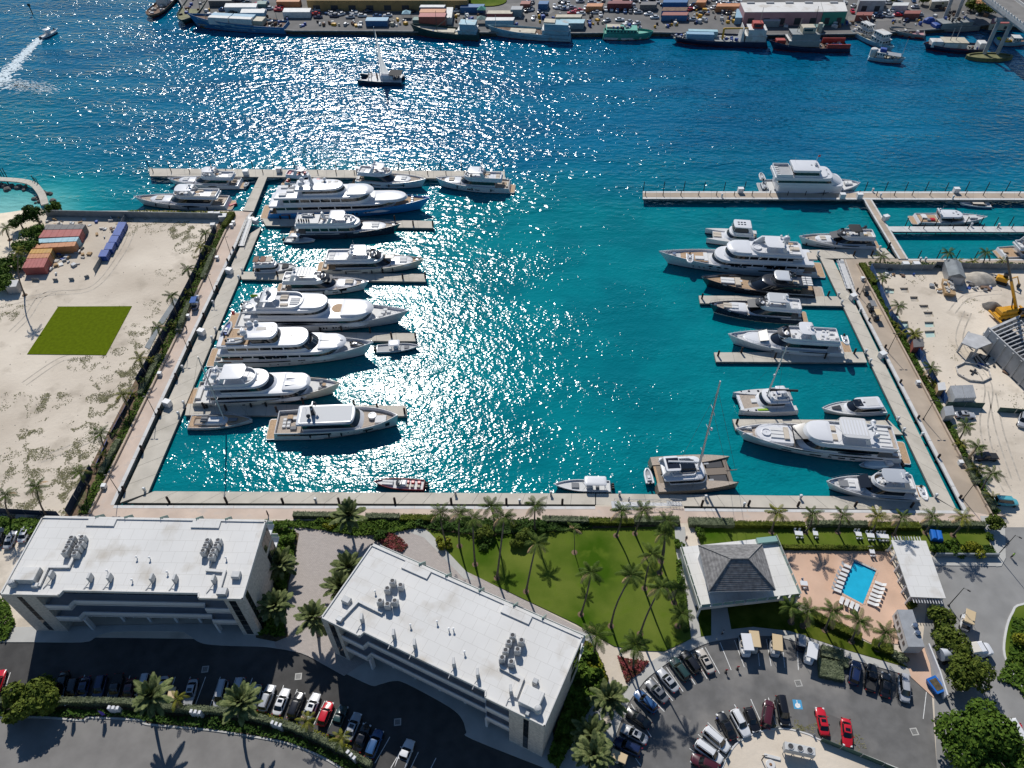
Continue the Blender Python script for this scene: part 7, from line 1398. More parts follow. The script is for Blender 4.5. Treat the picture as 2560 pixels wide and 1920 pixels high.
car("sedan","silver",28,1348,22,-50,"blue-silver sedan behind the western office's left end");car("sedan","white",64,1332,22,-45,"white sedan behind the western office's left end");car("sedan","black",2,1342,20,-50,"dark car at the frame edge behind the western office");car("hatch","red",-2,1704,20,-60,"red car cut by the left frame edge")
for k,c,u,v,hx,hy,l in (("suv","black",1726,1656,-30,-42,"black suv third clockwise on the ring's upper arc"),("sedan","beige",1763,1653,-26,-48,"beige sedan at the end of the ring's upper arc"),("suv","green",1699,1674,-32,-42,"dark teal suv on the ring's upper arc"),("sedan","silver",1669,1701,-34,-40,"silver sedan on the ring's upper left arc"),("sedan","grey",1642,1728,-36,-38,"grey and white sedan on the ring's left arc"),("suv","blue",1614,1754,-40,-36,"blue-roofed suv on the ring's left arc"),("sedan","black",1595,1796,-44,-30,"black sedan on the ring's left arc"),("sedan","silver",1586,1836,-48,-26,"white-silver sedan low on the ring's left arc"),("suv","navy",1569,1867,-50,-24,"navy suv lowest on the ring's left arc"),
 ("sedan","black",1816,1815,-22,-40,"black car with a person at its door beside the island"),("suv","white",1850,1808,24,44,"white suv with roof bars beside the island"),("hatch","black",1880,1800,18,46,"black hatchback beside the island"),("van","maroon",1918,1786,8,-50,"maroon minivan beside the island"),("van","black",1956,1777,10,50,"black van nearest the blue bay symbol"),("van","white",1790,1850,40,34,"white van on the island's left side"),("van","white",1771,1881,44,32,"white minivan lower on the island's left side"),("suv","maroon",1762,1910,-44,-20,"dark red suv at the bottom edge by the island"),
 ("sedan","red",2055,1804,-10,-50,"red sedan left of the pair on the ring car park"),("sedan","red",2116,1832,4,50,"red coupe right of the pair on the ring car park"),("suv","navy",2137,1683,8,-50,"navy suv right of the block hedge"),("pickup","black",2177,1695,4,-50,"black pickup right of the block hedge"),("sedan","black",2213,1713,2,-50,"black sedan right of the black pickup"),("van","silver",2259,1722,4,50,"white-silver van at the end of the pool-side row")):car(k,c,u,v,hx,hy,l,"cars in the ring car park")
cart(1543,1898,44,20,"beige canopy golf cart at the bottom of the ring's left arc","car_green","cart_tan",1.25);cart(1862,1616,8,40,"long white-roofed golf cart before the pavilion","car_white","gel_white",1.55);cart(1881,1608,6,40,"long tan-roofed golf cart before the pavilion","car_beige","cart_tan",1.5);cart(1937,1617,2,40,"tan-roofed utility cart with dark bed","car_silver","cart_tan",1.5);cart(2001,1610,-2,-40,"small blue golf cart near the block hedge","car_navy","car_silver",1.1);cart(2024,1636,-6,40,"white golf cart with roof solar panel","car_white","gel_white",1.5)
cart(2415,1555,6,-40,"tan-roofed golf cart on the access road","car_white","cart_tan",1.4);cart(2178,768,14,30,"dark buggy on the eastern promenade, upper","car_black","cushion_grey",1.2);cart(2190,790,14,30,"tan buggy on the eastern promenade, lower","car_black","cart_tan",1.2);cart(2166,728,14,30,"dark buggy near the top of the eastern promenade","car_black","canvas_black",1.0);cart(487,762,10,-30,"blue-roofed cart on the western promenade","car_blue","canvas_blue",1.3)
car("sedan","silver",2412,1038,50,2,"silver-grey sedan parked beside the grey site box","cars on the building site");car("pickup","black",2464,1143,-50,0,"dark pickup alone on the building site sand","cars on the building site");car("van","teal",2514,1255,50,4,"teal and white van at the site entrance","cars on the building site");car("hatch","red",2541,1836,5,50,"red car cut off beside the largest tree");car("suv","silver",2556,1052,-10,40,"dark car cut by the right frame edge on the site","cars on the building site")
for k_ in list(CAR):pass
t=thing("tanker_truck","white tractor truck with long tank trailer under the trees","truck",P(2450,1632),R(8))
MB().loft([se_ring(-1.6,1.5,1.15,.6,5),se_ring(-1.6,1.5,1.15,1.5,5),se_ring(-1.6,.9,1.1,1.8,5)]).obj("bonnet","gel_white",t,smooth=40);MB().bbox(-1.2,0,.7,2.0,2.3,2.1,.3).obj("cab","gel_white",t);MB().box(-.25,-.18,-1.0,1.0,1.8,2.6).obj("windscreen","car_glass",t);MB().bbox(-2.3,0,2.5,2.0,2.2,.5,.25).obj("roof_fairing","gel_cream",t)
MB().tube([(-8.5,0,1.9),(-3,0,1.9)],1.15,14).obj("tank","gel_silver",t,smooth=50)
for x in (-7.6,-6.4,-4,-2.9,.4):
    for sy in (-1.05,1.05):MB().tube([(x,sy-.15,.5),(x,sy+.15,.5)],.5,12).obj("wheel","tyre",t)
t=thing("coach","white coach with dark side windows cut by the lower right corner","coach",P(2552,1900),R(100));MB().bbox(0,0,.4,11,2.6,2.9,.25).obj("body","gel_white",t)
for i in range(7):MB().box(-4.8+i*1.4,-3.6+i*1.4,-1.34,-1.30,1.8,2.8).obj("window_pane","car_glass",t);MB().box(-4.8+i*1.4,-3.6+i*1.4,1.30,1.34,1.8,2.8).obj("window_pane","car_glass",t)
for x in (-3.6,3.6):
    for sy in (-1.15,1.15):MB().tube([(x,sy-.15,.5),(x,sy+.15,.5)],.5,12).obj("wheel","tyre",t)
# ===== terrace furniture
def lounger_proto():
    t=thing("sun_lounger","x","sun lounger");MB().bbox(.2,0,.28,1.35,.65,.1,.03).obj("seat","cushion_white",t);MB().add([(-.45,-.32,.32),(-.45,.32,.32),(-1.0,.32,.72),(-1.0,-.32,.72),(-.45,-.32,.40),(-.45,.32,.40),(-1.0,.32,.80),(-1.0,-.32,.80)],[(3,2,1,0),(4,5,6,7),(0,1,5,4),(1,2,6,5),(2,3,7,6),(3,0,4,7)]).obj("backrest","cushion_white",t)
    for x in (-.4,.75):
        for y in (-.28,.28):MB().cyl(x,y,0,.3,.03,5).obj("leg","gel_white",t)
    return t
LG=lounger_proto();zf5=lambda x,y:(1680+x/2.765,1260+y/2.765)
def lou(lst,hx,hy,fmt,z=GZ+.115):
    for i,(x,y) in enumerate(lst):
        p=P(*zf5(x,y),z+.3);q=P(zf5(x,y)[0]+hx,zf5(x,y)[1]+hy,z+.3);copy_tree(LG,(p.x,p.y,z),math.atan2(q.y-p.y,q.x-p.x),fmt.format(ORD[i]),"white sun loungers by the pool",scale=1.05)
lou([(1205,428),(1190,457),(1177,484),(1166,512),(1156,540),(1146,568),(1137,596)],20,8,"white sun lounger, {} from the top on the pool's left side");lou([(1436,552),(1426,580),(1416,607),(1405,634),(1395,661),(1385,690)],-20,-8,"white sun lounger, {} from the top on the pool's right side");lou([(1172,668),(1208,684),(1242,700),(1276,716)],8,-20,"white sun lounger, {} from the left at the pool's lower end")
def dining(u,v,lab,n=4,lx=1.6,z=GZ+.1):
    t=thing("garden_table",lab,"table",P(u,v,z),R(-6));MB().bbox(0,0,.70,lx,1.0,.06,.02).obj("tabletop","gel_white",t)
    for x in (-lx*.42,lx*.42):
        for y in (-.4,.4):MB().cyl(x,y,0,.7,.03,5).obj("leg","gel_white",t)
    for i in range(n):
        s=1 if i%2 else-1;x=(-lx*.3,lx*.3,lx*.0)[(i//2)%3] if n>2 else 0;c=thing("garden_chair",f"white garden chair, {ORD[i]} at the {lab.replace('white ','',1)}","chair",P(u,v,z)+Vector((x,s*.85,0)),(R(90) if s<0 else R(-90)),"white garden chairs")
        MB().bbox(0,0,.42,.45,.45,.05,.02).obj("seat","gel_white",c);MB().box(-.24,-.2,-.22,.22,.45,.9).obj("backrest","gel_white",c)
        for a in (-.18,.18):
            for b in (-.18,.18):MB().cyl(a,b,0,.42,.02,4).obj("leg","gel_white",c)
for x,y,l,n,lx in ((870,215,"white table leftmost on the pavilion lawn",4,1.6),(985,215,"white table second on the pavilion lawn",2,1.0),(1282,220,"white table third on the pavilion lawn",4,1.2),(1365,230,"white table fourth on the pavilion lawn",4,1.5),(1448,235,"long white table rightmost on the pavilion lawn",6,2.4),(905,560,"white table alone on the pool terrace",2,1.4),(1375,340,"white table under the terrace hedge",4,1.0)):dining(*zf5(x,y),l,n,lx)
t=thing("covered_stack","bright blue covered furniture stack behind the pergola","cover",P(2338,1343,GZ+.1),R(-12));MB().bbox(-.55,0,0,1.0,2.4,1.1,.25).bbox(.55,0,0,1.0,2.4,1.2,.25).obj("cover","bright_blue",t);MB().tube([(-1.5,-1.4,.3),(1.5,-1.4,.35)],.03,4).obj("strap","frame_dark",t)
t=thing("waste_skip","blue waste bin on the tan strip by the wall","bin",P(2334,1718,GZ+.1),R(20));MB().loft([[(-.7,-1.1,0),(.7,-1.1,0),(.7,1.1,0),(-.7,1.1,0)],[(-1,-1.4,1.2),(1,-1.4,1.2),(1,1.4,1.2),(-1,1.4,1.2)]]).obj("body","bright_blue",t);MB().box(-.7,.7,-1.0,1.0,1.2,1.24).obj("contents","mulch_bed",t)
for u,v,l in ((1814,1681,"red post cone, left of the pair in the ring car park"),(1843,1673,"red post cone, right of the pair in the ring car park"),(2465,1640,"red post cone by the truck's bonnet")):
    t=thing("safety_post",l,"safety post",P(u,v),0,"red safety posts");MB().lathe(0,0,[(.3,0),(.3,.08),(.1,.12),(.07,1.1)],8).obj("post","rubber_black",t);MB().bbox(0,0,.9,.45,.1,.4,.04).obj("sign","red_paint",t)
for u,v,r,l in ((294,1780,-4,"white stepped block on the hedge by the purple flag"),(497,1790,-8,"white stepped block on the hedge below the silver sedan"),(697,1820,-18,"white stepped block on the hedge below the white sedan"),(882,1897,-38,"white stepped block on the hedge near the bottom edge")):
    t=thing("hedge_pier",l,"pier block",P(u,v),R(r),"white stepped blocks on the hedge");MB().bbox(0,0,0,2.0,.6,1.7,.04).obj("base","gel_white",t)
    for i,x in enumerate((-.75,0,.75)):MB().bbox(x,0,1.7,.45,.6,.4,.03).obj("merlon","gel_white",t)
for u,v,m,l in ((183,1792,"green_flag","lime green feather flag behind the roadside hedge"),(260,1794,"purple_flag","purple feather flag behind the roadside hedge")):
    t=thing("feather_flag",l,"flag",P(u,v),0,"feather flags by the road");MB().tube([(0,0,0),(0,0,2.6),(.15,0,3.1),(.5,0,3.2)],.03,5).obj("pole","frame_dark",t);MB().add([(0.02,0,.9),(.55,.1,1.0),(.75,.05,2.2),(.5,0,3.15),(.1,0,3.0)],[(0,1,2,3,4)]).obj("flag",m,t)
# ===== people
def person_proto():
    me=bpy.data.meshes.new("body");J=dict(pel=(0,0,.95),ch=(0,0,1.3),nk=(0,0,1.5),hd=(0,.02,1.66),ls=(-.19,0,1.42),le=(-.25,.02,1.15),lh=(-.25,.1,.9),rs=(.19,0,1.42),re=(.26,.0,1.15),rh=(.26,.1,.9),lk=(-.1,.06,.5),lf=(-.1,-.02,.08),lt=(-.1,.14,.04),rk=(.1,-.02,.5),rf=(.11,-.1,.08),rt=(.11,.06,.04),lhip=(-.09,0,.9),rhip=(.09,0,.9))
    names=list(J);E=[("pel","ch"),("ch","nk"),("nk","hd"),("ch","ls"),("ls","le"),("le","lh"),("ch","rs"),("rs","re"),("re","rh"),("pel","lhip"),("lhip","lk"),("lk","lf"),("lf","lt"),("pel","rhip"),("rhip","rk"),("rk","rf"),("rf","rt")]
    me.from_pydata([J[n] for n in names],[(names.index(a),names.index(b)) for a,b in E],[]);o=bpy.data.objects.new("body",me);COL.objects.link(o)
    md=o.modifiers.new("skin",'SKIN');rad=dict(pel=.14,ch=.15,nk=.06,hd=.10,ls=.07,le=.045,lh=.04,rs=.07,re=.045,rh=.04,lk=.06,lf=.045,lt=.04,rk=.06,rf=.045,rt=.04,lhip=.09,rhip=.09)
    for i,n in enumerate(names):me.skin_vertices[0].data[i].radius=(rad[n],rad[n]*.85)
    me.skin_vertices[0].data[0].use_root=True;o.modifiers.new("sub",'SUBSURF').levels=1;me.materials.append(M("skin"))
    t=thing("person","x","person");o.parent=t
    MB().loft([[(.17*math.cos(a),.13*math.sin(a),.9) for a in [k*.785 for k in range(8)]],[(.19*math.cos(a),.15*math.sin(a),1.3) for a in [k*.785 for k in range(8)]],[(.2*math.cos(a),.12*math.sin(a),1.46) for a in [k*.785 for k in range(8)]]]).obj("shirt","cloth_dark",t)
    MB().tube([(-.09,0,.98),(-.1,.06,.5),(-.1,-.01,.14)],[.12,.085,.07],8).tube([(.09,0,.98),(.1,-.02,.5),(.11,-.09,.14)],[.12,.085,.07],8).obj("trousers","cloth_dark",t);MB().ball(0,-.01,1.72,.115,.12,.1,8,5).obj("hair","cloth_dark",t)
    return t
PE=person_proto()
for u,v,z,m,n_,l in ((467,824,GZ,"cloth_dark","cloth_dark","person in dark clothes walking on the western promenade"),(671,1289,GZ,"cloth_dark","cloth_dark","person in dark clothes on the promenade behind the western office"),(2527,1394,GZ,"cloth_lime","cloth_dark","guard in lime vest at the security gate"),(1805,1586,GZ+.13,"cloth_white","cloth_dark","person in white shirt before the pavilion"),(1374,1300,GZ,"cloth_dark","cloth_dark","person on the quay beside the lawn hedge"),(1714,1352,GZ+.15,"cloth_dark","skin","person on the path left of the pavilion"),(1789,1802,GZ,"tarp_blue","cloth_dark","person in blue at the black car's door"),(1571,1256,DZ,"cloth_white","cloth_dark","person in white on the truss gangway"),(590,638,DZ,"cloth_dark","cloth_dark","person in dark clothes at the western gangway's foot")):
    c=copy_tree(PE,P(u,v,z),random.random()*6,l,"people about the marina",mats=dict(shirt=m,trousers=n_))
drop(CART);drop(LG)
for k_ in CAR:drop(CAR[k_])
CAR.clear()
# ===== western sand lot
MB().prism(PP([(146,767),(330,766),(265,888),(68,886)]),GZ,GZ+.12).obj("turf_square","turf",None,label="green artificial turf square laid on the sand lot",cat="turf")
def box_px(name,label,cat,quad,h,m,z=GZ,group=None,ribs=0,top=None):
    q=PP(quad,z+h);o=q[0].copy();o.z=z;t=thing(name,label,cat,o,0,group);b=[Vector((p.x-o.x,p.y-o.y,0)) for p in q]
    MB().prism([(p.x,p.y) for p in b],.1,h-.06).obj("body",m,t);MB().prism([(p.x,p.y) for p in b],h-.06,h).obj("roof_panel",top or m,t)
    if ribs:
        for i in range(ribs):
            f=(i+.5)/ribs;a=b[0].lerp(b[1],f);d=b[3].lerp(b[2],f);band([Vector((d.x,d.y,0)).lerp(Vector((a.x,a.y,0)),.03),Vector((d.x,d.y,0)).lerp(Vector((a.x,a.y,0)),.97)],-.12,.12,h+.001,h+.05).obj("roof_rib",top or m,t)
            for e,g in ((b[3],b[2]),):
                pass
        e0,e1=b[3],b[2]
        for i in range(ribs):
            p=e0.lerp(e1,(i+.5)/ribs);dn=(b[3]-b[0]).normalized();MB().cbox(p.x+dn.x*.03,p.y+dn.y*.03,.15,.22,.08,h-.3,math.atan2((e1-e0).y,(e1-e0).x)).obj("side_rib",m,t)
    n=(b[2]-b[1]).normalized();
    for k in (.15,.4,.6,.85):
        p=b[1].lerp(b[2],k);MB().cyl(p.x+.05,p.y,.2,h-.2,.03,4).obj("lock_bar","metal_grey",t)
    return t
cg="shipping containers on the sand lot"
for l,q,m in (("weathered grey container at the back of the stack row",[(108,574),(206,572),(214,561),(115,561)],"cont_grey"),("faded red long container second in the row",[(96,594),(198,590),(206,573),(108,575)],"cont_red"),("pale blue long container between red and orange",[(97,607),(191,603),(197,592),(97,597)],"cont_paleblue"),("orange long container in front of the pale blue one",[(81,621),(186,615),(191,604),(86,611)],"cont_orange"),("amber short container of the front group",[(72,634),(127,632),(131,621),(79,623)],"cont_amber"),("orange short container of the front group",[(66,646),(120,644),(126,633),(72,635)],"cont_orange"),("red short container frontmost on the sand lot",[(55,670),(109,668),(120,645),(66,647)],"cont_red")):box_px("shipping_container",l,"container",q,2.6,m,group=cg,ribs=6)
for i,(u,v) in enumerate(((300,563),(291,580),(282,596),(271,614),(257,632))):box_px("bin_container",f"dark blue open bin, {ORD[i]} from the top along the wire fence","bin",[(u-12,v+9),(u+8,v+9),(u+16,v-8),(u-4,v-8)],1.7,"tarp_blue",group="dark blue bins by the wire fence")
box_px("garden_shed","small grey shed with pyramid roof at the lot's left edge","shed",[(12,718),(40,716),(46,700),(20,700)],2.6,"metal_grey",top="ac_grey")
def fence(label,px,h,m,post="metal_grey",step=3.0,name="fence",emblem=0,z=GZ,gapf=.01,cat="fence",lean=0):
    pts=PP(px,z);o=pts[0];t=thing(name,label,cat,o);k=0
    for a,b in zip(pts,pts[1:]):
        n=max(1,int((b-a).length/step));nn=Vector((-(b-a).y,(b-a).x,0)).normalized()
        for i in range(n):
            p=a.lerp(b,i/n+gapf/n)-o;q=a.lerp(b,(i+1)/n-gapf/n)-o;ln=nn*(lean+random.uniform(-.05,.05))
            MB().add([p-nn*.02,q-nn*.02,q+nn*.02,p+nn*.02,p-nn*.02+ln+Vector((0,0,h)),q-nn*.02+ln+Vector((0,0,h)),q+nn*.02+ln+Vector((0,0,h)),p+nn*.02+ln+Vector((0,0,h))],[(3,2,1,0),(4,5,6,7),(0,1,5,4),(1,2,6,5),(2,3,7,6),(3,0,4,7)]).obj("panel",m,t)
            MB().cyl(p.x,p.y,0,h+.1,.05,5).obj("post",post,t)
            k+=1
            if emblem and k%emblem==2:
                c=p.lerp(q,.5);d=(q-p).normalized()
                for sg in (1,-1):
                    rg=[];
                    for (r_) in (.62,.50):rg.append([c+nn*sg*.05+d*r_*math.cos(a_*.3927)+Vector((0,0,h*.52+r_*math.sin(a_*.3927))) for a_ in range(16)])
                    MB().loft(rg,False,False).obj("ring_emblem","fence_grey",t)
    return t
fence("dark blue banner fence with ring emblems along the sand lot, upper length",[(540,578),(476,716),(398,868),(346,962)],2.2,"fence_blue",emblem=4);fence("dark blue banner fence along the sand lot, lower length by the office",[(232,1176),(172,1290)],2.2,"fence_blue",emblem=3)
fence("torn blue fence sheeting sagging beside the eighth palm",[(330,982),(300,1040),(272,1090)],1.3,"tarp_blue",lean=.9);fence("collapsed blue fence lying low toward the scrub",[(266,1100),(236,1168)],.8,"tarp_blue",lean=.6)
for i,(a,b) in enumerate((((437,745),(396,806)),((392,815),(362,868)))):MB().prism(PP([a,(a[0]+10,a[1]+4),(b[0]+12,b[1]+6),b]),GZ,GZ+.12).obj("fence_sheet","fence_grey",None,label=f"flattened grey sheeting on the sand, {'upper' if i==0 else 'lower'} piece beside the banner fence",cat="sheeting")
band(PP([(118,541),(560,549)]),-.12,.12,GZ,GZ+2.3).obj("seawall","fence_grey",None,label="long grey seawall along the sand lot's channel side",cat="wall")
fence("dark blue fence across the sand lot's lower left corner",[(-20,1282),(150,1290)],1.8,"fence_blue")
fence("pale wire fence posts running down from the seawall",[(320,540),(238,684)],1.6,"fence_grey",step=4,name="wire_fence");fence("sagging wire fence across the front of the container yard",[(236,690),(200,700),(120,704),(60,700)],.9,"fence_grey",step=4,name="wire_fence",gapf=.35)
for u,v,s,l in ((530,544,1.6,"left grey plant box by the green hedge"),(545,545,1.8,"middle white plant box by the green hedge"),(560,550,2.2,"right grey plant box by the green hedge"),(535,572,1.4,"low grey plant box below the seawall corner")):
    t=thing("plant_box",l,"plant box",P(u,v),.1,"plant boxes at the seawall corner");MB().bbox(0,0,0,s,s*.9,1.7,.05).obj("casing","ac_grey",t);MB().bbox(0,0,1.7,s*1.08,s,.12,.05).obj("lid","deck_white",t);MB().box(-s*.35,s*.35,-s*.47,-s*.45,.2,1.5).obj("door","ac_grey",t)
random.seed(5)
def junk(poly_c,n,rx,ry,label,seed):
    random.seed(seed);c=P(*poly_c)
    mats=("debris_pale","cont_white","rock","tarp_blue","maroon_","deck_rust","cardboard","metal_grey")
    for i in range(n):
        m=random.choice(("debris_pale","cont_white","rock","tarp_blue","deck_rust","cardboard","metal_grey"));p=c+Vector((random.gauss(0,rx),random.gauss(0,ry),0));s=random.uniform(.4,1.5)
        mb=MB().bbox(0,0,0,s,s*random.uniform(.3,1),random.uniform(.15,.7),.08);mb.v=[tuple(Vector(q)+Vector((random.uniform(-.1,.1),random.uniform(-.1,.1),0))) for q in mb.v]
        mb.obj("salvage_piece",m,None,p,random.random()*3,label=label,cat="scrap",group=label)
junk((165,650),30,3.2,2.6,"scrap piece in the heap before the orange container",41);junk((150,556),22,5.0,1.6,"scrap piece in the heap behind the containers",42);junk((268,575),12,1.6,3.0,"scrap piece beside the dark blue bins",43)
# ===== eastern building site
fence("blue mesh fence with pale emblem down the eastern strip",[(2174,673),(2203,744),(2226,795),(2272,857),(2302,902),(2355,998),(2362,1010)],2.1,"fence_blue_bright",emblem=5);fence("grey-green mesh fence along the basin side of the site",[(2176,672),(2250,676),(2330,676),(2336,668),(2420,672),(2580,674)],2.0,"fence_grey",emblem=6);fence("dark green gate screen standing on the site sand",[(2362,1016),(2456,1020)],1.7,"fence_green");fence("dark green fence stub at the right frame edge",[(2492,1030),(2580,1036)],1.6,"fence_green")
def shed(l,quad,h,m,top=None,**k):return box_px("site_unit",l,"site unit",quad,h,m,top=top,group="units on the building site",**k)
shed("left grey louvred generator container",[(2388,996),(2412,995),(2404,963),(2376,964)],2.9,"ac_grey","metal_grey",ribs=5);shed("right grey louvred generator container",[(2413,995),(2441,994),(2432,962),(2405,963)],2.9,"ac_grey","metal_grey",ribs=5);shed("dull grey steel box beside the parked sedan",[(2364,1040),(2388,1036),(2382,1014),(2359,1016)],2.3,"metal_grey");shed("brown shed with dark roof at the fence",[(2284,868),(2311,866),(2308,846),(2282,848)],2.4,"cont_rustred","cont_grey");shed("brown portable cabin above the generators",[(2346,976),(2366,974),(2362,955),(2344,957)],2.2,"cardboard","deck_white")
t=thing("site_hut","tilted grey tent-like hut near the top of the site","hut",P(2385,712),R(-12));MB().loft([[(-2.2,0,0),(2.2,0,0),(2.2,7,0),(-2.2,7,0)],[(-2.4,0,2.8),(2.0,0,2.8),(2.0,7,2.8),(-2.4,7,2.8)]]).obj("wall","metal_grey",t);MB().loft([[(-2.5,-.2,2.8),(2.1,-.2,2.8),(2.1,7.2,2.8),(-2.5,7.2,2.8)],[(-.4,-.2,3.9),(0,-.2,3.9),(0,7.2,3.9),(-.4,7.2,3.9)]]).obj("roof","fence_grey",t);MB().box(-1.6,1.6,-.05,-.02,.1,2.4).obj("door","deck_white",t)
t=thing("rubble_skip","tan skip loaded with rubble on the building site","skip",P(2370,740),R(75));MB().loft([[(-.3,-1.2,.1),(5,-1.2,.1),(5,1.2,.1),(-.3,1.2,.1)],[(-.9,-1.4,1.5),(5.8,-1.4,1.5),(5.8,1.4,1.5),(-.9,1.4,1.5)]]).obj("body","cardboard",t)
for i in range(16):MB().bbox(random.uniform(-.4,5),random.uniform(-1,1),1.3,random.uniform(.5,1.2),random.uniform(.3,.9),random.uniform(.3,.8),.1,random.random()*3).obj("rubble","debris_pale",t)
def heap(l,u,v,r,h,m):
    mb=MB();rg=[]
    for k in range(7):
        f=k/6;rg.append([(r*(1-f)**.8*math.cos(a)*(1+.2*mnoise.noise(Vector((math.cos(a)*2,math.sin(a)*2,k*.7+u)))),r*.8*(1-f)**.8*math.sin(a)*(1+.2*mnoise.noise(Vector((math.cos(a)*2,math.sin(a)*2,k+9.)))),h*f**.8) for a in [6.2832*i/16 for i in range(16)]])
    mb.loft(rg).obj("spoil_heap",m,None,P(u,v),label=l,cat="heap",smooth=60)
heap("pale sand heap near the yellow excavator",2452,700,4.6,2.2,"rock_pale");heap("grey gravel heap left of the crane",2480,768,2.6,1.8,"rock")
t=thing("excavator","small yellow excavator by the sand heap","excavator",P(2500,706),R(-30));MB().bbox(0,0,.9,2.8,2.0,1.1,.2).obj("body","crane_yellow",t);MB().bbox(.5,.4,2.0,1.1,1.0,1.3,.15).obj("cab","car_glass",t);MB().tube([(1.2,-.3,1.6),(3.0,-.3,3.4),(4.4,-.3,1.2)],.2,6).obj("boom","crane_yellow",t);MB().bbox(4.4,-.3,.4,.8,1.0,.9,.1).obj("bucket","dark_grille",t)
for sy in (-.9,.9):MB().bbox(0,sy,0,3.4,.5,.9,.3).obj("track","rubber_black",t)
cb=P(2538,790);t=thing("mobile_crane","yellow mobile crane with raised boom on the building site","crane",cb,R(12))
MB().bbox(-2,0,.7,9.5,2.6,1.0,.2).obj("chassis","crane_yellow",t);MB().bbox(-3,.3,1.7,4.0,2.3,1.5,.4).obj("superstructure","crane_yellow",t);MB().bbox(-5.4,.3,1.9,1.4,2.4,1.2,.2).obj("counterweight","crane_yellow",t);MB().bbox(.2,-.9,1.7,1.8,1.2,1.6,.2).obj("cab","car_glass",t)
MB().bbox(-6.6,0,.8,.5,5.2,.4,.1).bbox(2.8,0,.8,.5,5.2,.4,.1).obj("outrigger","crane_yellow",t)
for x in (-5,-3.4,0,1.6):
    for sy in (-1.15,1.15):MB().tube([(x,sy-.2,.55),(x,sy+.2,.55)],.55,12).obj("wheel","tyre",t)
bt=Matrix.Rotation(-R(12),4,'Z')@(top_at(2517,640,cb.y-1.5)-cb);b0=Vector((-1.0,.2,2.6));MB().tube([b0,b0.lerp(bt,.55)],[.5,.42],4).obj("boom","crane_yellow",t);MB().tube([b0.lerp(bt,.5),bt],[.36,.28],4).obj("boom_extension","frame_dark",t);MB().tube([b0+Vector((-1.5,0,.2)),b0.lerp(bt,.3)],.16,6).obj("lift_cylinder","frame_dark",t)
def concrete_shell():
    z=GZ+6.0;A=[P(2470,818,z),P(2590,930,z),P(2700,890,z),P(2552,782,z)];o=Vector((A[0].x,A[0].y,GZ));t=thing("concrete_shell","unfinished grey concrete building shell with open beams at the right edge","building",o)
    q=[Vector((p.x-o.x,p.y-o.y,0)) for p in A]
    for i in (0,3):
        a,b=(q[0],q[1]) if i==0 else (q[3],q[0]);band([a,b],-.0,.35,0,6.0 if i==0 else 5.2).obj("wall","concrete_raw",t)
    for k in range(15):
        f=(k+.5)/15;a=q[0].lerp(q[1],f);b=q[3].lerp(q[2],f);band([a.lerp(b,.02),a.lerp(b,.9)],-.12,.12,5.0,5.35).obj("roof_beam","concrete_raw",t)
    for k in range(5):
        f=(k+.6)/5;a=q[0].lerp(q[3],f);b=q[1].lerp(q[2],f);band([a,b],-.1,.1,4.6,4.9).obj("cross_beam","metal_grey",t)
    MB().prism([(p.x,p.y) for p in q],.05,.3).obj("floor_slab","dark_grille",t)
    for k in range(6):
        a=q[0].lerp(q[1],(k+.4)/6);d=(q[0]-q[3]).normalized();MB().cbox(a.x+d.x*.05,a.y+d.y*.05,0,.5,.5,5.6,math.atan2((q[1]-q[0]).y,(q[1]-q[0]).x)).obj("buttress","concrete_raw",t)
    P_=[P(2404,857,GZ+3.6)-o,P(2441,872,GZ+3.6)-o,P(2500,850,GZ+3.6)-o,P(2420,830,GZ+3.6)-o];MB().prism([(p.x,p.y) for p in P_],3.3,3.6).obj("porch_slab","concrete_raw",t)
    for p in P_[:2]+P_[3:]:MB().cbox(p.x+.6,p.y+.4,0,.4,.4,3.3).obj("porch_column","concrete_raw",t)
concrete_shell()
oc=P(2432,932);t=thing("octagon_frame","octagonal low timber frame lying on the site sand","frame",oc);pts=[Vector((4.2*math.cos(a),3.4*math.sin(a),0)) for a in [6.2832*i/8+.2 for i in range(8)]]
for a,b in zip(pts,pts[1:]+pts[:1]):band([a,b],-.1,.1,0,.5).obj("side_board","debris_pale",t)
MB().cbox(.2,.2,0,2.6,.35,.3,.8).cbox(.2,.2,.02,1.8,.35,.3,-.7).obj("cross_piece","frame_dark",t)
for i in range(7):
    p=P(2440+i*8,905-i*3);MB().cbox(0,0,0,random.uniform(2,4),.2,.2,random.random()*2).obj("steel_beam","frame_dark",None,p,label="dark steel beam lying beside the concrete shell",cat="beam",group="loose steel beams by the shell")
junk((2440,718),14,3.0,1.6,"scrap piece along the top fence of the site",46);junk((2230,690),12,2.4,1.2,"scrap piece beside the top site fence corner",47);junk((2500,900),16,4.0,3.0,"scrap piece beside the concrete shell wall",48);junk((2450,716),9,2.2,1.2,"scrap piece in front of the sand heap",44);junk((2340,716),7,1.6,1.8,"scrap piece near the top site pits",45)
t=thing("chiller_unit","long grey cooling unit with three fans on the ring island","cooling unit",P(1990,1884,GZ+.12),R(-12));MB().bbox(0,0,1.2,4.8,1.3,1.3,.06).obj("casing","ac_grey",t)
for x in (-1.5,0,1.5):MB().lathe(x,0,[(.52,2.5),(.52,2.62),(.44,2.62),(.44,2.54)],16).obj("fan_shroud","ac_grey",t,smooth=40);MB().lathe(x,0,[(.43,2.54),(.1,2.55)],12).obj("fan","dark_grille",t)
for x in (-2.2,-.8,.8,2.2):
    for y in (-.5,.5):MB().cyl(x,y,0,1.2,.07,5).obj("leg","metal_grey",t)
fence("green slatted fence across the ring island",[(2049,1853),(2150,1893),(2260,1938)],1.5,"fence_green",name="slatted_fence");
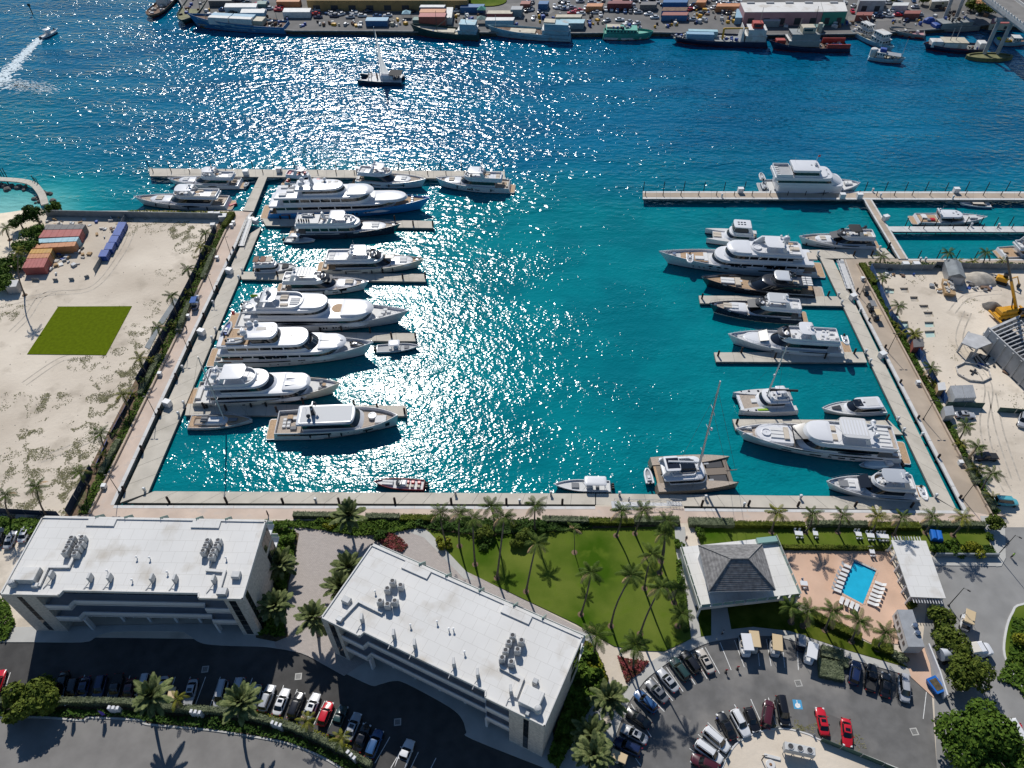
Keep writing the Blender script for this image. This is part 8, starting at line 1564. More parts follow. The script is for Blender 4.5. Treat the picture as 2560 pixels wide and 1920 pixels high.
t=thing("standpipe","dark standpipe post on the ring island","post",P(1904,1900,GZ+.12));MB().cyl(0,0,0,2.2,.09,6).obj("pipe","frame_dark",t);MB().tube([(-.4,0,2.1),(.4,0,2.2)],.07,5).obj("cross_arm","frame_dark",t)
t=thing("cable_drum","white round cover beside the standpipe","cover",P(1926,1912,GZ+.12));MB().lathe(0,0,[(.8,0),(.8,.15),(.7,.2)],14).obj("disc","deck_white",t);MB().lathe(0,0,[(.25,.2),(.2,.3)],10).obj("hub","rust",t)
MB().cbox(0,0,0,2.6,.5,.25,-.25).obj("concrete_beam","cap_concrete",None,P(1930,1893,GZ+.12),label="pale concrete beam lying on the ring island",cat="beam")
fence("pale wire fence along the ring island's kerb",[(1800,1924),(1833,1866),(1866,1842),(1915,1824),(1967,1821),(2019,1834),(2049,1848)],1.0,"fence_grey",step=2.5,name="wire_fence",gapf=.42)
for tr_ in ([(60,960),(150,900),(210,890)],[(-20,770),(120,735),(230,720),(300,640),(330,580)],[(30,830),(70,790),(100,745),(140,725)],[(100,1150),(200,1110),(280,1075)],[(2520,1230),(2480,1150),(2460,1060),(2470,960),(2400,860),(2420,780)],[(2540,1200),(2500,1080),(2480,980)],[(2380,780),(2420,740),(2500,730)]):
    w_=PP(arc_px(tr_,7),GZ+.005)
    for d_ in (-.85,.85):b_=band(w_,d_-.17,d_+.17,GZ-.02,GZ+.006);b_.obj("tyre_track","sand_track",kind="structure")
# ===== far harbour shore
FZ=1.9
def area(u):return next(s for k,s in ((760,"behind the blue cargo ship"),(1180,"before the ochre building"),(1480,"behind the pale blue coaster"),(1650,"behind the green mailboat"),(1850,"left of the pink warehouse"),(2125,"before the pink warehouse"),(9999,"near the road bridge")) if u<k)
FE=[(380,-90),(440,-20),(470,34),(500,60),(735,76),(960,77),(1205,80),(1440,82),(1640,80),(1920,86),(2120,84),(2250,78),(2400,68),(2480,60),(2560,66),(2760,90)]
sheet("ground",FE+[(2760,-240),(380,-240)],FZ,"asphalt_far")
e=PP(FE,FZ);w=MB()
for a,b in zip(e,e[1:]):w.add([(a.x,a.y,-1),(b.x,b.y,-1),(b.x,b.y,FZ),(a.x,a.y,FZ)],[(0,1,2,3),(3,2,1,0)])
w.obj("quay_wall","quay_wall",kind="structure")
band(e,-.8,0,FZ-.3,FZ+.25).obj("quay_coping","dock_side",kind="structure")
sheet("road",[(700,16),(1180,16),(1330,4),(1360,-40),(1400,-40),(1400,20),(1345,52),(1180,30),(700,30)],FZ+.005,"asphalt_old");sheet("road",[(2220,22),(2300,-20),(2330,-20),(2290,30),(2260,50),(2120,56),(2120,40)],FZ+.006,"asphalt_old")
fg="shipping containers on the far quay"
def fbox(l,x0,x1,y0,y1,h,m,top=None,sk=4,name="shipping_container",cat="container",group=fg):
    return box_px(name,l,cat,[(x0,y1),(x1,y1),(x1+sk,y0),(x0+sk,y0)],h,m,FZ,group,top=top)
for l,x0,x1,y0,y1,h,m,tp in (("white lorry trailer on the far quay right of the blue cargo ship",706,774,20,30,2.8,"cont_white",None),("blue skip container at the far quay's edge",913,968,43,52,2.6,"cont_blue","cont_skyblue"),("stacked red container on the far quay, nearer",1046,1112,32,42,5.0,"cont_rustred","cont_red"),("stacked red container on the far quay, farther",1048,1112,22,31,5.0,"cont_rustred","cont_orange"),("white-topped blue container behind the red stack",1048,1110,12,18,4.4,"cont_blue","cont_white"),
 ("tall white container standing end-on by the red stack",1113,1129,18,44,3.2,"cont_white",None),("dull green container before the red stack",1031,1096,42,50,2.6,"cont_green",None),("pale container behind the pale blue ship",1213,1283,43,51,2.8,"cont_skyblue","cont_white"),("pinkish container row behind the pale container",1217,1280,26,34,2.6,"cont_red","ship_cream"),("grey box container by the roundabout road",1276,1304,15,24,3.4,"cont_slate","deck_grey"),
 ("teal container at the far quay's middle",1397,1459,48,58,2.8,"cont_slate","cont_paleblue"),("beige flat-roofed store behind the teal container",1388,1452,36,43,2.8,"ship_cream",None),("maroon container near the top edge",1518,1578,2,9,3.2,"cont_maroon",None),("navy container topmost left of the pink warehouse",1657,1718,-4,6,3.2,"cont_blue",None),("navy container with rusty top in the middle of the stack yard",1654,1716,18,27,2.8,"cont_blue","deck_rust"),("navy container frontmost in the stack yard",1654,1718,30,38,2.8,"cont_blue","cont_rustred"),
 ("pale trailer beside the pink warehouse",1838,1856,22,44,3.0,"cont_skyblue",None),("grey trailer before the pink warehouse",1908,1950,44,52,2.8,"cont_slate","deck_white"),("beige awning before the pink warehouse",1906,1932,38,42,2.2,"ship_cream",None),("white bus-like trailer at the far quay left",560,640,8,18,2.8,"cont_white",None),("pale blue trailer behind the blue cargo ship",600,660,22,32,3.0,"cont_skyblue","cont_white")):fbox(l,x0,x1,y0,y1,h,m,tp)
random.seed(59)
for i in range(16):
    u=(1345,1465,1530,1600,1740,1790,2140,2230,520,640,690,985,1150,1300,2000,2260)[i];v=(2,8,-4,4,-2,8,30,6,-6,2,-4,4,10,2,60,26)[i];m=random.choice(("rustred","blue","green","white","slate","orange","grey"));wd=random.choice((24,40,58))
    fbox(f"{m.replace('rustred','rust red')} container, {ORD[i]} of the scattered ones listed over the far yard",u,u+wd,v,v+8,2.7,"cont_"+m)
def shed_big(l,quad,h,m,roof,name="warehouse",z=FZ,pane=0):
    q=PP(quad,z+h);o=Vector((q[0].x,q[0].y,z));t=thing(name,l,"building",o);b=[(p.x-o.x,p.y-o.y) for p in q]
    MB().prism(b,0,h-.25).obj("wall",m,t);MB().prism(b,h-.25,h).obj("roof",roof,t)
    a,c=Vector((*b[0],0)),Vector((*b[1],0))
    for i in range(pane):
        p=a.lerp(c,(i+.3)/pane);q_=a.lerp(c,(i+.7)/pane);MB().add([p+Vector((0,-.05,.4)),q_+Vector((0,-.05,.4)),q_+Vector((0,-.05,h*.55)),p+Vector((0,-.05,h*.55))],[(0,1,2,3)]).obj("door_panel","dark_grille",t)
    return t,b,h
t,b,h=shed_big("long white-roofed warehouse with pink walls, left part",[(1862,30),(2058,29),(2052,5),(1851,6)],6.0,"pink_wall","roof_white",pane=5)
for i in range(4):p=Vector((*b[3],0)).lerp(Vector((*b[2],0)),.12+.24*i);MB().bbox(p.x,p.y-1.2,h,3.6,1.4,.5,.1).obj("roof_vent","deck_grey",t)
t,b,h=shed_big("white-roofed warehouse with green walls at the pink one's right end",[(2059,29),(2119,28),(2112,5),(2053,5)],6.0,"green_wall","roof_white",pane=2);p=Vector((*b[3],0)).lerp(Vector((*b[2],0)),.5);MB().bbox(p.x,p.y-1.2,h,3.6,1.4,.5,.1).obj("roof_vent","deck_grey",t)
shed_big("long ochre building at the top edge with teal doors",[(766,1),(1168,1),(1172,-30),(770,-30)],4.8,"ochre_wall","ochre_wall",pane=9);shed_big("grey workshop at the top edge right of the green warehouse",[(2150,2),(2215,2),(2215,-16),(2150,-16)],5.0,"concrete_raw","deck_grey",pane=2);shed_big("pale low shed near the bridge ramp",[(2330,4),(2372,2),(2372,-14),(2330,-14)],3.5,"ship_cream","cont_white",pane=1);shed_big("red-roofed shack under the bridge",[(2478,58),(2535,58),(2532,47),(2480,47)],3.0,"ship_cream","cont_red",pane=2);shed_big("small orange-roofed house top right",[(2440,8),(2470,10),(2468,-4),(2440,-6)],4.0,"ship_cream","cont_orange",pane=1)
MB().prism(PP(rand_poly(Vector((0,0,0)),1,1,3) and [(1174+45+48*math.cos(a),2+15*math.sin(a)) for a in [6.2832*i/20 for i in range(20)]],FZ),FZ,FZ+.4).obj("roundabout","lawn",None,label="grassy roundabout at the top edge",cat="roundabout")
for u,v,m,l in ((1204,34,"green_wall","teal peaked canopy tent by the pink containers"),(1203,58,"cont_green","green peaked canopy tent at the quay edge"),(1017,44,"cont_paleblue","pale peaked canopy tent left of the green container")):
    t=thing("canopy_tent",l,"tent",P(u,v,FZ));MB().loft([[(-2,-2,2.2),(2,-2,2.2),(2,2,2.2),(-2,2,2.2)],[(-.1,-.1,3.4),(.1,-.1,3.4),(.1,.1,3.4),(-.1,.1,3.4)]]).obj("canopy",m,t)
    for x in (-1.9,1.9):
        for y in (-1.9,1.9):MB().cyl(x,y,0,2.2,.06,4).obj("leg","metal_grey",t)
cm=MB().loft([se_ring(-2.2,2.2,.88,.25,5,16),se_ring(-2.2,2.2,.9,.8,5,16),se_ring(-2.0,2.0,.82,.95,5,16)]).mesh("body",40);cm.materials.append(M("car_white"))
gm=MB().loft([se_ring(-1.6,.9,.78,.92,5,12),se_ring(-1.1,.3,.62,1.42,5,12)],False,False).mesh("window_glass");gm.materials.append(M("car_glass"))
rm_=MB().loft([se_ring(-1.1,.3,.62,1.42,5,12),se_ring(-.9,.1,.5,1.47,5,12)],False,True).mesh("roof");rm_.materials.append(M("car_white"))
far=[(823,34,1),(847,32,1),(853,38,1),(884,33,1),(802,22,0),(989,25,0),(1139,30,0),(1180,28,0),(1313,12,2),(1326,12,2),(1323,28,0),(1333,48,2),(1397,22,0),(1430,21,0),(1463,23,2),(1478,23,2),(1494,26,2),(1514,26,2),(1529,26,2),(1543,29,2),(1562,31,2),(1575,31,2),(1588,29,2),(1517,54,1),(1549,52,0),(1572,58,1),(1591,61,1),(1429,35,0),(1452,36,0),
 (1636,46,0),(1672,48,0),(1713,50,0),(1731,51,0),(1644,6,2),(1732,15,1),(1725,26,1),(1741,21,1),(2134,17,1),(2165,17,1),(2178,16,1),(2191,16,1),(2206,16,1),(2229,34,2),(2251,37,2),(2266,53,1),(2297,40,0),(2036,58,0),(2077,60,0),(565,6,0),(595,4,0),(640,14,0),(700,20,0),(575,22,0),(2283,4,2),(2110,10,1),(1480,8,0),(1450,6,0),(1660,14,0),(1800,10,0),(1960,36,0)]
random.seed(60)
far+=[(random.uniform(1310,1640),random.uniform(-2,40),random.choice((0,2))) for _ in range(34)]+[(random.uniform(2125,2300),random.uniform(4,50),random.choice((0,1,2))) for _ in range(18)]+[(random.uniform(520,760),random.uniform(0,40),0) for _ in range(16)]+[(random.uniform(1730,1850),random.uniform(0,40),1) for _ in range(14)]+[(random.uniform(780,1030),random.uniform(22,50),0) for _ in range(14)]
cc=("white","white","silver","black","navy","grey","white","blue","silver","red")
random.seed(61)
for u,v,d in far:
    c=random.choice(cc);t=thing("parked_car",f"distant {c} car parked in the far yard {area(u)}","car",P(u,v,FZ),(.1,.7,1.5)[d]+random.uniform(-.1,.1)+(math.pi if random.random()<.5 else 0),f"distant {c} cars in the far yard")
    link("body",cm,"car_"+c,t,own=True);link("window_glass",gm,None,t);link("roof",rm_,"car_"+c,t,own=True)
random.seed(62)
goods=[((745,905),(56,68),26),((975,1030),(52,66),12),((1135,1200),(36,66),16),((1290,1400),(36,66),12),((1460,1510),(44,66),12),((1640,1700),(52,68),10),((1735,1840),(24,60),50),((1880,1990),(56,68),16),((2060,2130),(56,70),12),((2150,2300),(52,64),12),((2330,2470),(20,44),16),((1560,1640),(64,74),8),((500,560),(16,44),10),((650,720),(40,60),10)]
gc=("deck_white","ship_cream","tarp_blue","dark_grille","deck_rust","metal_grey","cont_white","yellow_paint");gn=dict(deck_white="white",ship_cream="cream",tarp_blue="blue",dark_grille="black",deck_rust="rusty",metal_grey="grey",cont_white="pale",yellow_paint="yellow")
for (x0,x1),(y0,y1),n in goods:
    for i in range(n):
        m=random.choice(gc);uu=random.uniform(x0,x1);p=P(uu,random.uniform(y0,y1),FZ);s=random.uniform(.7,2.2)
        o=(MB().bbox(0,0,0,s,s*random.uniform(.5,1),random.uniform(.5,1.6),.12) if random.random()<.6 else MB().lathe(0,0,[(.5,0),(.55,.3),(.55,.9),(.4,1.05)],8)).obj("goods_bundle",m,None,p,random.random()*3,label=f"{gn[m]} bundle of goods on the far quay {area(uu)}",cat="goods",group=f"{gn[m]} goods on the far quay")
# --- work ships
def house(t,x0,x1,w,z,h,m="ship_white",n=1,win=True):
    for k in range(n):
        a,b,c=x0+k*.5,x1-k*.8,w-k*.35;zz=z+k*h
        MB().box(a,b,-c,c,zz,zz+h-.08).obj("deckhouse",m,t);MB().box(a-.2,b+.2,-c-.2,c+.2,zz+h-.08,zz+h).obj("deckhouse_roof",m if k==n-1 else "ship_white",t)
        if win:
            q=max(3,int((b-a)/1.4))
            for i in range(q):MB().box(a+(b-a)*(i+.25)/q,a+(b-a)*(i+.75)/q,-c-.04,-c,zz+h*.5,zz+h*.8).obj("window","glass_dark",t)
            for i in range(3):MB().box(b,b+.04,-c+2*c*(i+.2)/3,-c+2*c*(i+.8)/3,zz+h*.5,zz+h*.8).obj("window","glass_dark",t)
def ship(l,st,bw,B,fb,fbb,hm,dm="deck_rust",bm="boot_red",name="cargo_ship",cat="ship",full=2.6,drop=.8):
    t,H=boat(name,l,cat,st,bw,B,fb,fbb,1.0,3.0,"work ships along the far quay",full=full);H.build(t,hm,bm,dm,drop);return t,H,H.L
def clutter(t,x0,x1,w,z,n,seed=0,mats=("ship_cream","deck_white","deck_rust","metal_grey","tarp_blue","dark_grille")):
    random.seed(seed)
    for i in range(n):s=random.uniform(.5,1.6);MB().bbox(random.uniform(x0,x1),random.uniform(-w,w),z,s,s*random.uniform(.4,1),random.uniform(.3,1.2),.1,random.random()*3).obj("deck_gear",random.choice(mats),t)
def pole(t,x,y,z,h,m="ship_cream",lean=0,nm="mast"):MB().tube([(x,y,z),(x+lean,y,z+h)],[.16,.08],6).obj(nm,m,t)
t,H,L=ship("blue cargo ship with pale stripes moored at the far quay's left",(722,73),(473,50),9.0,3.2,6.0,"ship_blue");H.window(t,.04,.80,.62,.74,"ship_paleblue","hull_stripe");H.window(t,.30,.98,.30,.38,"ship_paleblue","hull_stripe");H.window(t,.5,.9,.75,.9,"ship_paleblue","hull_stripe")
for x,w_ in ((.44,10.5),(.66,9.5)):MB().bbox(L*x,-1.2,3.0,w_,3.4,2.8,.1).obj("deck_container","cont_skyblue",t);MB().bbox(L*x,2.4,3.0,w_,3.0,3.0,.1).obj("deck_container","cont_white",t)
MB().bbox(L*.30,0,2.8,6.5,5.5,2.2,.1).obj("deck_container","ship_cream",t);clutter(t,L*.04,L*.20,3.2,2.6,16,1);pole(t,L*.82,0,4,6);pole(t,L*.10,0,3,5)
t,H,L=ship("dark green work barge with olive deck left of the blue cargo ship",(508,-16),(455,52),10.0,2.4,3.4,"ship_green","ship_olive",full=5);clutter(t,L*.1,L*.8,3.5,1.8,16,2);pole(t,L*.5,3,1.6,4)
t,H,L=ship("rusty brown barge heaped with pale sacks at the top left",(425,-4),(372,34),8.0,1.8,2.4,"deck_rust","deck_rust",name="barge",cat="barge",full=6);clutter(t,L*.1,L*.9,3,1.2,26,3,("ship_cream","debris_pale","deck_white"));MB().bbox(L*.3,0,1,5,5,4,.2).obj("deckhouse","ship_white",t)
t,H,L=ship("dark green coaster with white wheelhouse moored at the far quay",(1200,90),(1026,70),8.0,2.6,5.0,"ship_green","ship_cream");house(t,L*.04,L*.30,3.2,1.8,2.5,"ship_paleblue",2);pole(t,L*.62,0,2,9,"ship_green");pole(t,L*.2,0,6,5,"ship_white");clutter(t,L*.35,L*.85,2.6,1.8,14,4);MB().bbox(L*.5,0,1.8,9,4.5,1.0,.1).obj("hatch_cover","ship_cream",t);MB().tube([(L*.62,0,4),(L*.42,0,8.5)],.12,5).obj("derrick","ship_green",t)
t,H,L=ship("pale blue coaster with open hold moored at the far quay",(1428,93),(1218,71),8.4,2.8,4.6,"ship_paleblue","deck_rust");H.window(t,.02,.9,.42,.47,"ship_navy","hull_stripe");house(t,L*.03,L*.34,3.2,2.0,2.6,"ship_paleblue",2);MB().bbox(L*.58,0,2.0,12,5,.9,.1).obj("hatch_cover","ship_cream",t);clutter(t,L*.38,L*.85,2.6,2.0,14,5);pole(t,L*.36,0,2,8,"ship_white");pole(t,L*.90,0,4,5,"ship_white");MB().bbox(L*.26,0,7.2,5,4.5,.5,.1).obj("sun_awning","ship_cream",t)
t,H,L=ship("green wooden mailboat with white waterline moored at the far quay",(1507,88),(1634,80),7.0,3.0,3.6,"ship_teal","ship_teal",full=3.0);H.window(t,.02,.95,.0,.34,"ship_white","hull_stripe");house(t,L*.06,L*.66,2.7,2.3,2.3,"ship_teal",1);MB().bbox(L*.2,0,4.6,6,3.6,.7,.1).obj("roof_locker","ship_cream",t);clutter(t,L*.1,L*.6,2,4.6,10,6);pole(t,L*.7,0,3,5)
t,H,L=ship("dark navy supply ship with white bridge and yellow deck crane",(1916,106),(1676,88),9.6,2.6,3.2,"ship_navy","ship_grey",full=4.5);house(t,L*.03,L*.24,3.6,2.2,2.6,"ship_white",2);MB().bbox(L*.13,0,7.4,4.4,4.0,2.2,.2).obj("wheelhouse","ship_red",t);MB().box(L*.1,L*.17,-2.1,2.1,8.2,9.0).obj("wheelhouse_glass","glass_dark",t);pole(t,L*.11,0,9.6,6);MB().bbox(L*.70,1.2,1.9,12,3.0,2.8,.1).obj("deck_container","cont_skyblue",t);MB().bbox(L*.66,-2.6,1.9,13,2.6,2.6,.1).obj("deck_container","cont_paleblue",t);clutter(t,L*.82,L*.96,2.6,2.2,16,7)
MB().tube([(L*.46,0,1.8),(L*.46,0,6.5)],.45,8).obj("crane_post","yellow_paint",t);MB().tube([(L*.46,0,6.4),(L*.22,1.5,7.4)],[.4,.25],6).obj("crane_jib","yellow_paint",t);MB().loft([[(L*.25,-3.4,2),(L*.29,-3.4,2),(L*.29,3.4,2),(L*.25,3.4,2)],[(L*.27,-3.4,8),(L*.275,-3.4,8),(L*.275,3.4,8),(L*.27,3.4,8)]]).obj("wave_screen","ship_white",t);clutter(t,L*.3,L*.5,3,1.8,12,8)
t,H,L=ship("old grey-green tug with tall funnel and red hold walls",(2120,118),(1922,106),9.0,2.0,4.0,"ship_navy","deck_rust",name="tugboat",cat="tug",full=3);house(t,L*.40,L*.78,3.4,2.4,2.6,"ship_grey",2);MB().bbox(L*.56,0,7.4,5.5,4.5,2.6,.3).obj("wheelhouse","ship_cream",t);MB().box(L*.52,L*.62,-2.4,2.4,8.6,9.4).obj("wheelhouse_glass","glass_dark",t);MB().lathe(L*.42,0,[(1.1,7),(1.0,11),(.8,11.2)],12).obj("funnel","ship_cream",t);pole(t,L*.48,0,9,9,"dark_grille",1.0);MB().bbox(L*.86,0,3.0,4,3,1.4,.2).obj("deck_hold","ship_red",t);[MB().bbox(L*.16,y_,1.4,10,.6,2.2,.1).obj("bulwark","ship_red",t) for y_ in (-3.6,3.6)];clutter(t,L*.03,L*.36,3,1.4,26,9);pole(t,L*.70,0,5,8,"ship_cream",-1.5)
t,H,L=ship("white fishing trawler rafted outside the tug's stern",(2136,78),(2236,118),6.4,1.9,3.2,"ship_paleblue","ship_cream",name="fishing_boat",cat="fishing boat");house(t,L*.52,L*.80,2.4,1.8,2.3,"ship_white",2);clutter(t,L*.05,L*.5,2.2,1.4,18,10,("ship_cream","deck_white","metal_grey"));pole(t,L*.45,0,1.5,8,"ship_white");MB().tube([(L*.45,0,5),(L*.1,2,8)],.08,5).tube([(L*.45,0,5),(L*.1,-2,8)],.08,5).obj("outrigger","ship_white",t)
t,H,L=ship("pale blue fishing boat with round white wheelhouse, nearest of the cluster",(2172,140),(2266,142),6.0,1.7,2.6,"ship_paleblue","ship_cream",name="fishing_boat",cat="fishing boat");MB().lathe(L*.10,0,[(1.5,1.4),(1.5,4.2),(1.2,4.5)],12).obj("wheelhouse","ship_white",t,smooth=40);house(t,L*.2,L*.42,1.9,1.5,2.3,"ship_white",1);MB().bbox(L*.34,.2,3.8,2.6,2.4,1.2,.2).obj("locker","tarp_blue",t);clutter(t,L*.45,L*.85,1.9,1.3,14,11,("ship_cream","deck_white","metal_grey"));pole(t,L*.88,0,2,8,"ship_white");MB().box(L*.45,L*.85,-1.9,1.9,3.2,3.3).obj("deck_awning","metal_grey",t)
t,H,L=ship("small white trawler behind the round-wheelhouse boat",(2112,62),(2200,92),5.6,1.7,2.6,"ship_white","ship_cream",name="fishing_boat",cat="fishing boat");house(t,L*.45,L*.75,1.9,1.5,2.2,"ship_white",2);clutter(t,L*.05,L*.45,1.8,1.2,14,12);pole(t,L*.4,0,1.5,7,"dark_grille")
t,H,L=ship("grey red-bottomed lighter lying inside the white ferry",(2312,88),(2224,66),6.6,2.0,2.8,"ship_grey","pink_wall",full=4);H.window(t,.05,.95,.0,.35,"ship_red","hull_stripe");clutter(t,L*.1,L*.8,2.2,1.3,12,13)
t,H,L=ship("navy-hulled island ferry with long white canopy roof",(2458,122),(2310,106),8.0,2.0,3.0,"ship_navy","ship_grey",name="ferry",cat="ferry",full=3);H.window(t,.3,.97,.8,.95,"ship_red","hull_stripe");house(t,L*.34,L*.70,3.0,1.5,2.6,"ship_white",1);MB().box(L*.32,L*.72,-3.2,3.2,4.2,4.4).obj("canopy_roof","ship_cream",t);MB().bbox(L*.80,0,1.8,5,4.5,2.4,.3).obj("wheelhouse","ship_white",t);MB().bbox(L*.05,0,1.4,3.5,4.5,2.6,.4).obj("stern_locker","ship_white",t);pole(t,L*.5,0,4.4,6,"metal_grey");pole(t,L*.6,.6,4.4,5,"metal_grey");clutter(t,L*.1,L*.3,2.2,1.4,8,14);clutter(t,L*.84,L*.96,1.6,1.6,6,15)
t,H,L=ship("grey ship with beige flat deckhouse moored under the bridge",(2440,66),(2335,62),7.0,2.4,3.2,"ship_grey","ship_cream");house(t,L*.2,L*.9,2.8,1.8,2.6,"ship_grey",1);clutter(t,L*.2,L*.8,2,4.5,10,16);MB().bbox(L*.94,0,2,3,4,1.6,.4).obj("tarpaulin","tarp_blue",t)
MB().loft([[(3*math.cos(a),2*math.sin(a),0) for a in [6.2832*i/10 for i in range(10)]],[(2.6*math.cos(a),1.7*math.sin(a),1.3) for a in [6.2832*i/10 for i in range(10)]],[(1.2*math.cos(a),.9*math.sin(a),2.2) for a in [6.2832*i/10 for i in range(10)]]]).obj("tarpaulin_heap","tarp_blue",None,P(2322,56,FZ),label="heap under a bright blue tarpaulin beside the bridge ships",cat="tarpaulin")
t,H,L=ship("old white workboat under the bridge at the right edge",(2490,104),(2575,96),6.0,1.8,2.8,"ship_paleblue","deck_rust",name="workboat",cat="workboat");clutter(t,L*.05,L*.8,2,1.2,22,17,("ship_cream","yellow_paint","deck_white","green_flag"));house(t,L*.45,L*.7,1.8,1.4,2.2,"ship_white",1)
# --- bridge
b1=P(2458,140,0);zt=top_at(2505,39,b1.y).z
br=thing("road_bridge","tall concrete road bridge crossing the top right corner on twin pillars","bridge",b1)
dz=zt+1.6;near=[P(2380,-75,dz),P(2477,0,dz),P(2560,63,dz),P(2700,168,dz)];nb=[p-b1 for p in near]
for a,b in zip(nb,nb[1:]):
    band([a,b],0,11.5,zt-.1,zt+1.1).obj("deck_slab","concrete_raw",br);band([a,b],.6,10.9,zt+1.1,zt+1.14).obj("road_surface","asphalt_old",br);band([a,b],0,.35,zt+1.1,zt+2.0).obj("parapet","cap_concrete",br);band([a,b],11.1,11.5,zt+1.1,zt+2.0).obj("parapet","cap_concrete",br);band([a,b],1.6,2.6,zt-1.6,zt-.1).obj("girder","concrete_raw",br);band([a,b],8.6,9.6,zt-1.6,zt-.1).obj("girder","concrete_raw",br)
    n=int((b-a).length/2.2)
    for i in range(n):p=a.lerp(b,(i+.5)/n);MB().cbox(p.x,p.y,zt+2.0,.3,.3,.5).obj("rail_post","cap_concrete",br)
for (u,v),(u2,v2) in (((2458,140),(2505,39)),((2490,140),(2531,50))):
    p=P(u,v,0);MB().tube([(0,0,-1),(0,0,zt-1.4)],[.85,.75],12).obj("pillar","concrete_raw",br,p-b1)
for (u,v) in ((2360,48),(2390,44)):p=P(u,v,FZ);MB().tube([(0,0,0),(0,0,zt-1.8)],[.8,.7],12).obj("pillar","concrete_raw",br,p-b1)
a=P(2460,140,0)-b1;c=P(2490,140,0)-b1;MB().tube([a+Vector((-2,0,zt-1.6)),c+Vector((3,0,zt-1.6))],.9,4).obj("pier_cap","concrete_raw",br)
ft=P(2471,147,0);MB().loft([[(9.5*math.cos(x)*(1 if abs(math.cos(x))<.9 else 1.05),3.4*math.sin(x),z_) for x in [6.2832*i/24 for i in range(24)]] for z_ in (-1,1.5)]+[[(8.9*math.cos(x),2.9*math.sin(x),1.5) for x in [6.2832*i/24 for i in range(24)]],[(8.9*math.cos(x),2.9*math.sin(x),1.0) for x in [6.2832*i/24 for i in range(24)]]]).obj("pier_footing","ship_olive",br,ft-b1)
p=nb[1].lerp(nb[2],.95);bc=thing("parked_car","white car driving over the bridge","car",b1+p+Vector((4.5,2.5,0)));bc.location.z=zt+1.15;bc.rotation_euler.z=math.atan2((nb[2]-nb[1]).y,(nb[2]-nb[1]).x);link("body",cm,"car_white",bc,own=True);link("window_glass",gm,None,bc);link("roof",rm_,"car_white",bc,own=True)
for i,(u,v,r) in enumerate(((2425,28,4.0),(2450,34,4.2),(2440,18,3.6),(2305,14,2.6),(2228,8,2.4),(2470,40,3.0),(1760,4,3.0),(2345,18,3.0))):tree(f"small dark tree, {ORD[i]} of those dotted over the far shore",u,v,r,4.5,"leaf_olive",500,.45,80+i,group="trees on the far shore").location.z=FZ
# --- vessels under way
a=P(1009,200,1);b=P(897,197,1);t=thing("sailing_catamaran","charter catamaran crowded with people sailing in the glittering channel","catamaran",(a.x,a.y,0),math.atan2(b.y-a.y,b.x-a.x));L=(b-a).length
cat_hulls(t,L,8.0,1.7,"hull_navy",bridge=(.04,.8));MB().box(L*.04,L*.80,-3.4,3.4,1.6,1.72).obj("deck","deck_white",t);MB().bbox(L*.35,0,1.7,5,4,1.6,.3).obj("cabin","gel_white",t);MB().box(L*.02,L*.3,-2.6,2.6,3.9,4.0).obj("awning","canvas_black",t)
for x in (.04,.28):
    for y in (-2.4,2.4):MB().cyl(L*x,y,1.7,3.9,.05,4).obj("awning_post","chrome",t)
mt=top_at(942,68,a.y).z;MB().tube([(L*.52,0,1.7),(L*.52,0,mt)],[.18,.1],6).obj("mast","alu_mast",t);MB().add([(L*.50,.15,3.6),(L*.50,.05,mt-1.0),(L*.30,.5,3.8)]+[(L*.43,.3,mt*.5)],[(0,2,3,1)]).obj("mainsail","sail",t);MB().tube([(L*.5,.1,3.4),(L*.14,.5,3.5)],.14,6).obj("boom","gel_white",t)
for p_,q_ in (((L*.98,0,1.7),(L*.52,0,mt-1)),((L*.4,-3.6,1.7),(L*.52,0,mt-1)),((L*.4,3.6,1.7),(L*.52,0,mt-1))):MB().tube([p_,q_],.03,4).obj("stay","rig_wire",t)
Mw=Matrix.Translation((a.x,a.y,0))@Matrix.Rotation(t.rotation_euler.z,4,'Z');random.seed(63)
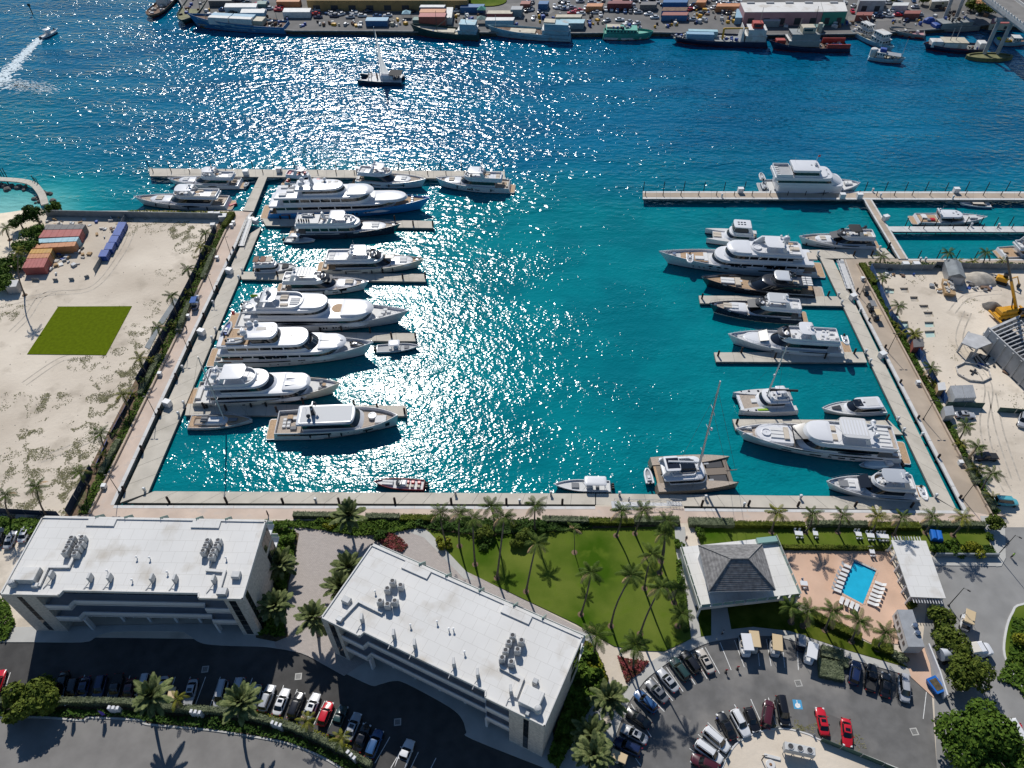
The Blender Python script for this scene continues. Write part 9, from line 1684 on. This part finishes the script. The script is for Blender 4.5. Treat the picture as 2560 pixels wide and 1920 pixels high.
for i in range(22):
    q=Mw@Vector((L*random.choice((random.uniform(.06,.26),random.uniform(.5,.78))),random.uniform(-3,3),1.72));copy_tree(PE,q,random.random()*6,"passenger standing on the charter catamaran's deck","passengers on the charter catamaran",mats=dict(shirt=random.choice(("cloth_dark","cloth_white","tarp_blue","red_dark")),trousers="cloth_dark"))
drop(PE)
t,H=boat("speedboat","white cabin speedboat racing away from the frame's left, trailing foam","boat",(101,93),(144,72),3.0,1.0,1.6,.8,1.4);L=H.L;H.build(t,"gel_white","boot_dark","deck_white",.3);hardtop(t,L*.28,L*.60,1.1,2.9,1.0,"gel_white",.12,.4,True,"chrome",False);MB().bbox(L*.45,0,1,1.8,1.8,1.2,.3).obj("console","gel_white",t);outboards(t,2);MB().bbox(L*.82,.2,1.4,.4,.4,.9,.1).obj("deck_locker","rubber_black",t)
t=thing("channel_marker","dark channel marker post at the top left of the water","marker",P(82,36,0));MB().cyl(0,0,-2,4.6,.22,8).obj("pile","wood_pile",t);MB().bbox(0,0,3.6,1.3,.2,1.2,.04).obj("board","frame_dark",t)
random.seed(64);mb=MB();wp=[P(u,v,.03) for u,v in arc_px([(103,95),(78,118),(52,145),(26,172),(4,200),(-30,240)],8)]
for i in range(len(wp)-1):
    f=i/len(wp);wd=1.1+3.6*f
    for k in range(int(60*(1-.8*f))):
        c=wp[i].lerp(wp[i+1],random.random());s=random.uniform(.12,.6)*(1+.5*f);q=c+Vector((random.gauss(0,wd*.55),random.gauss(0,wd*.55),random.uniform(0,.05)));r=random.random()*3
        mb.add([q+Vector((s*math.cos(r+a_),s*.7*math.sin(r+a_),0)) for a_ in (0,1.3,2.5,3.8,5.1)],[(0,1,2,3,4)])
for i in range(700):
    u=random.gauss(60,40);v=210+random.gauss(0,7)+(u-20)*.10;q=P(u,v,.04);s=random.uniform(.1,.45);r=random.random()*3
    mb.add([q+Vector((s*1.6*math.cos(r+a_),s*.5*math.sin(r+a_),0)) for a_ in (0,1.3,2.5,3.8,5.1)],[(0,1,2,3,4)])
mb.obj("wake_foam","foam",None,kind="stuff",label="white foam wake curving behind the speedboat",cat="foam")
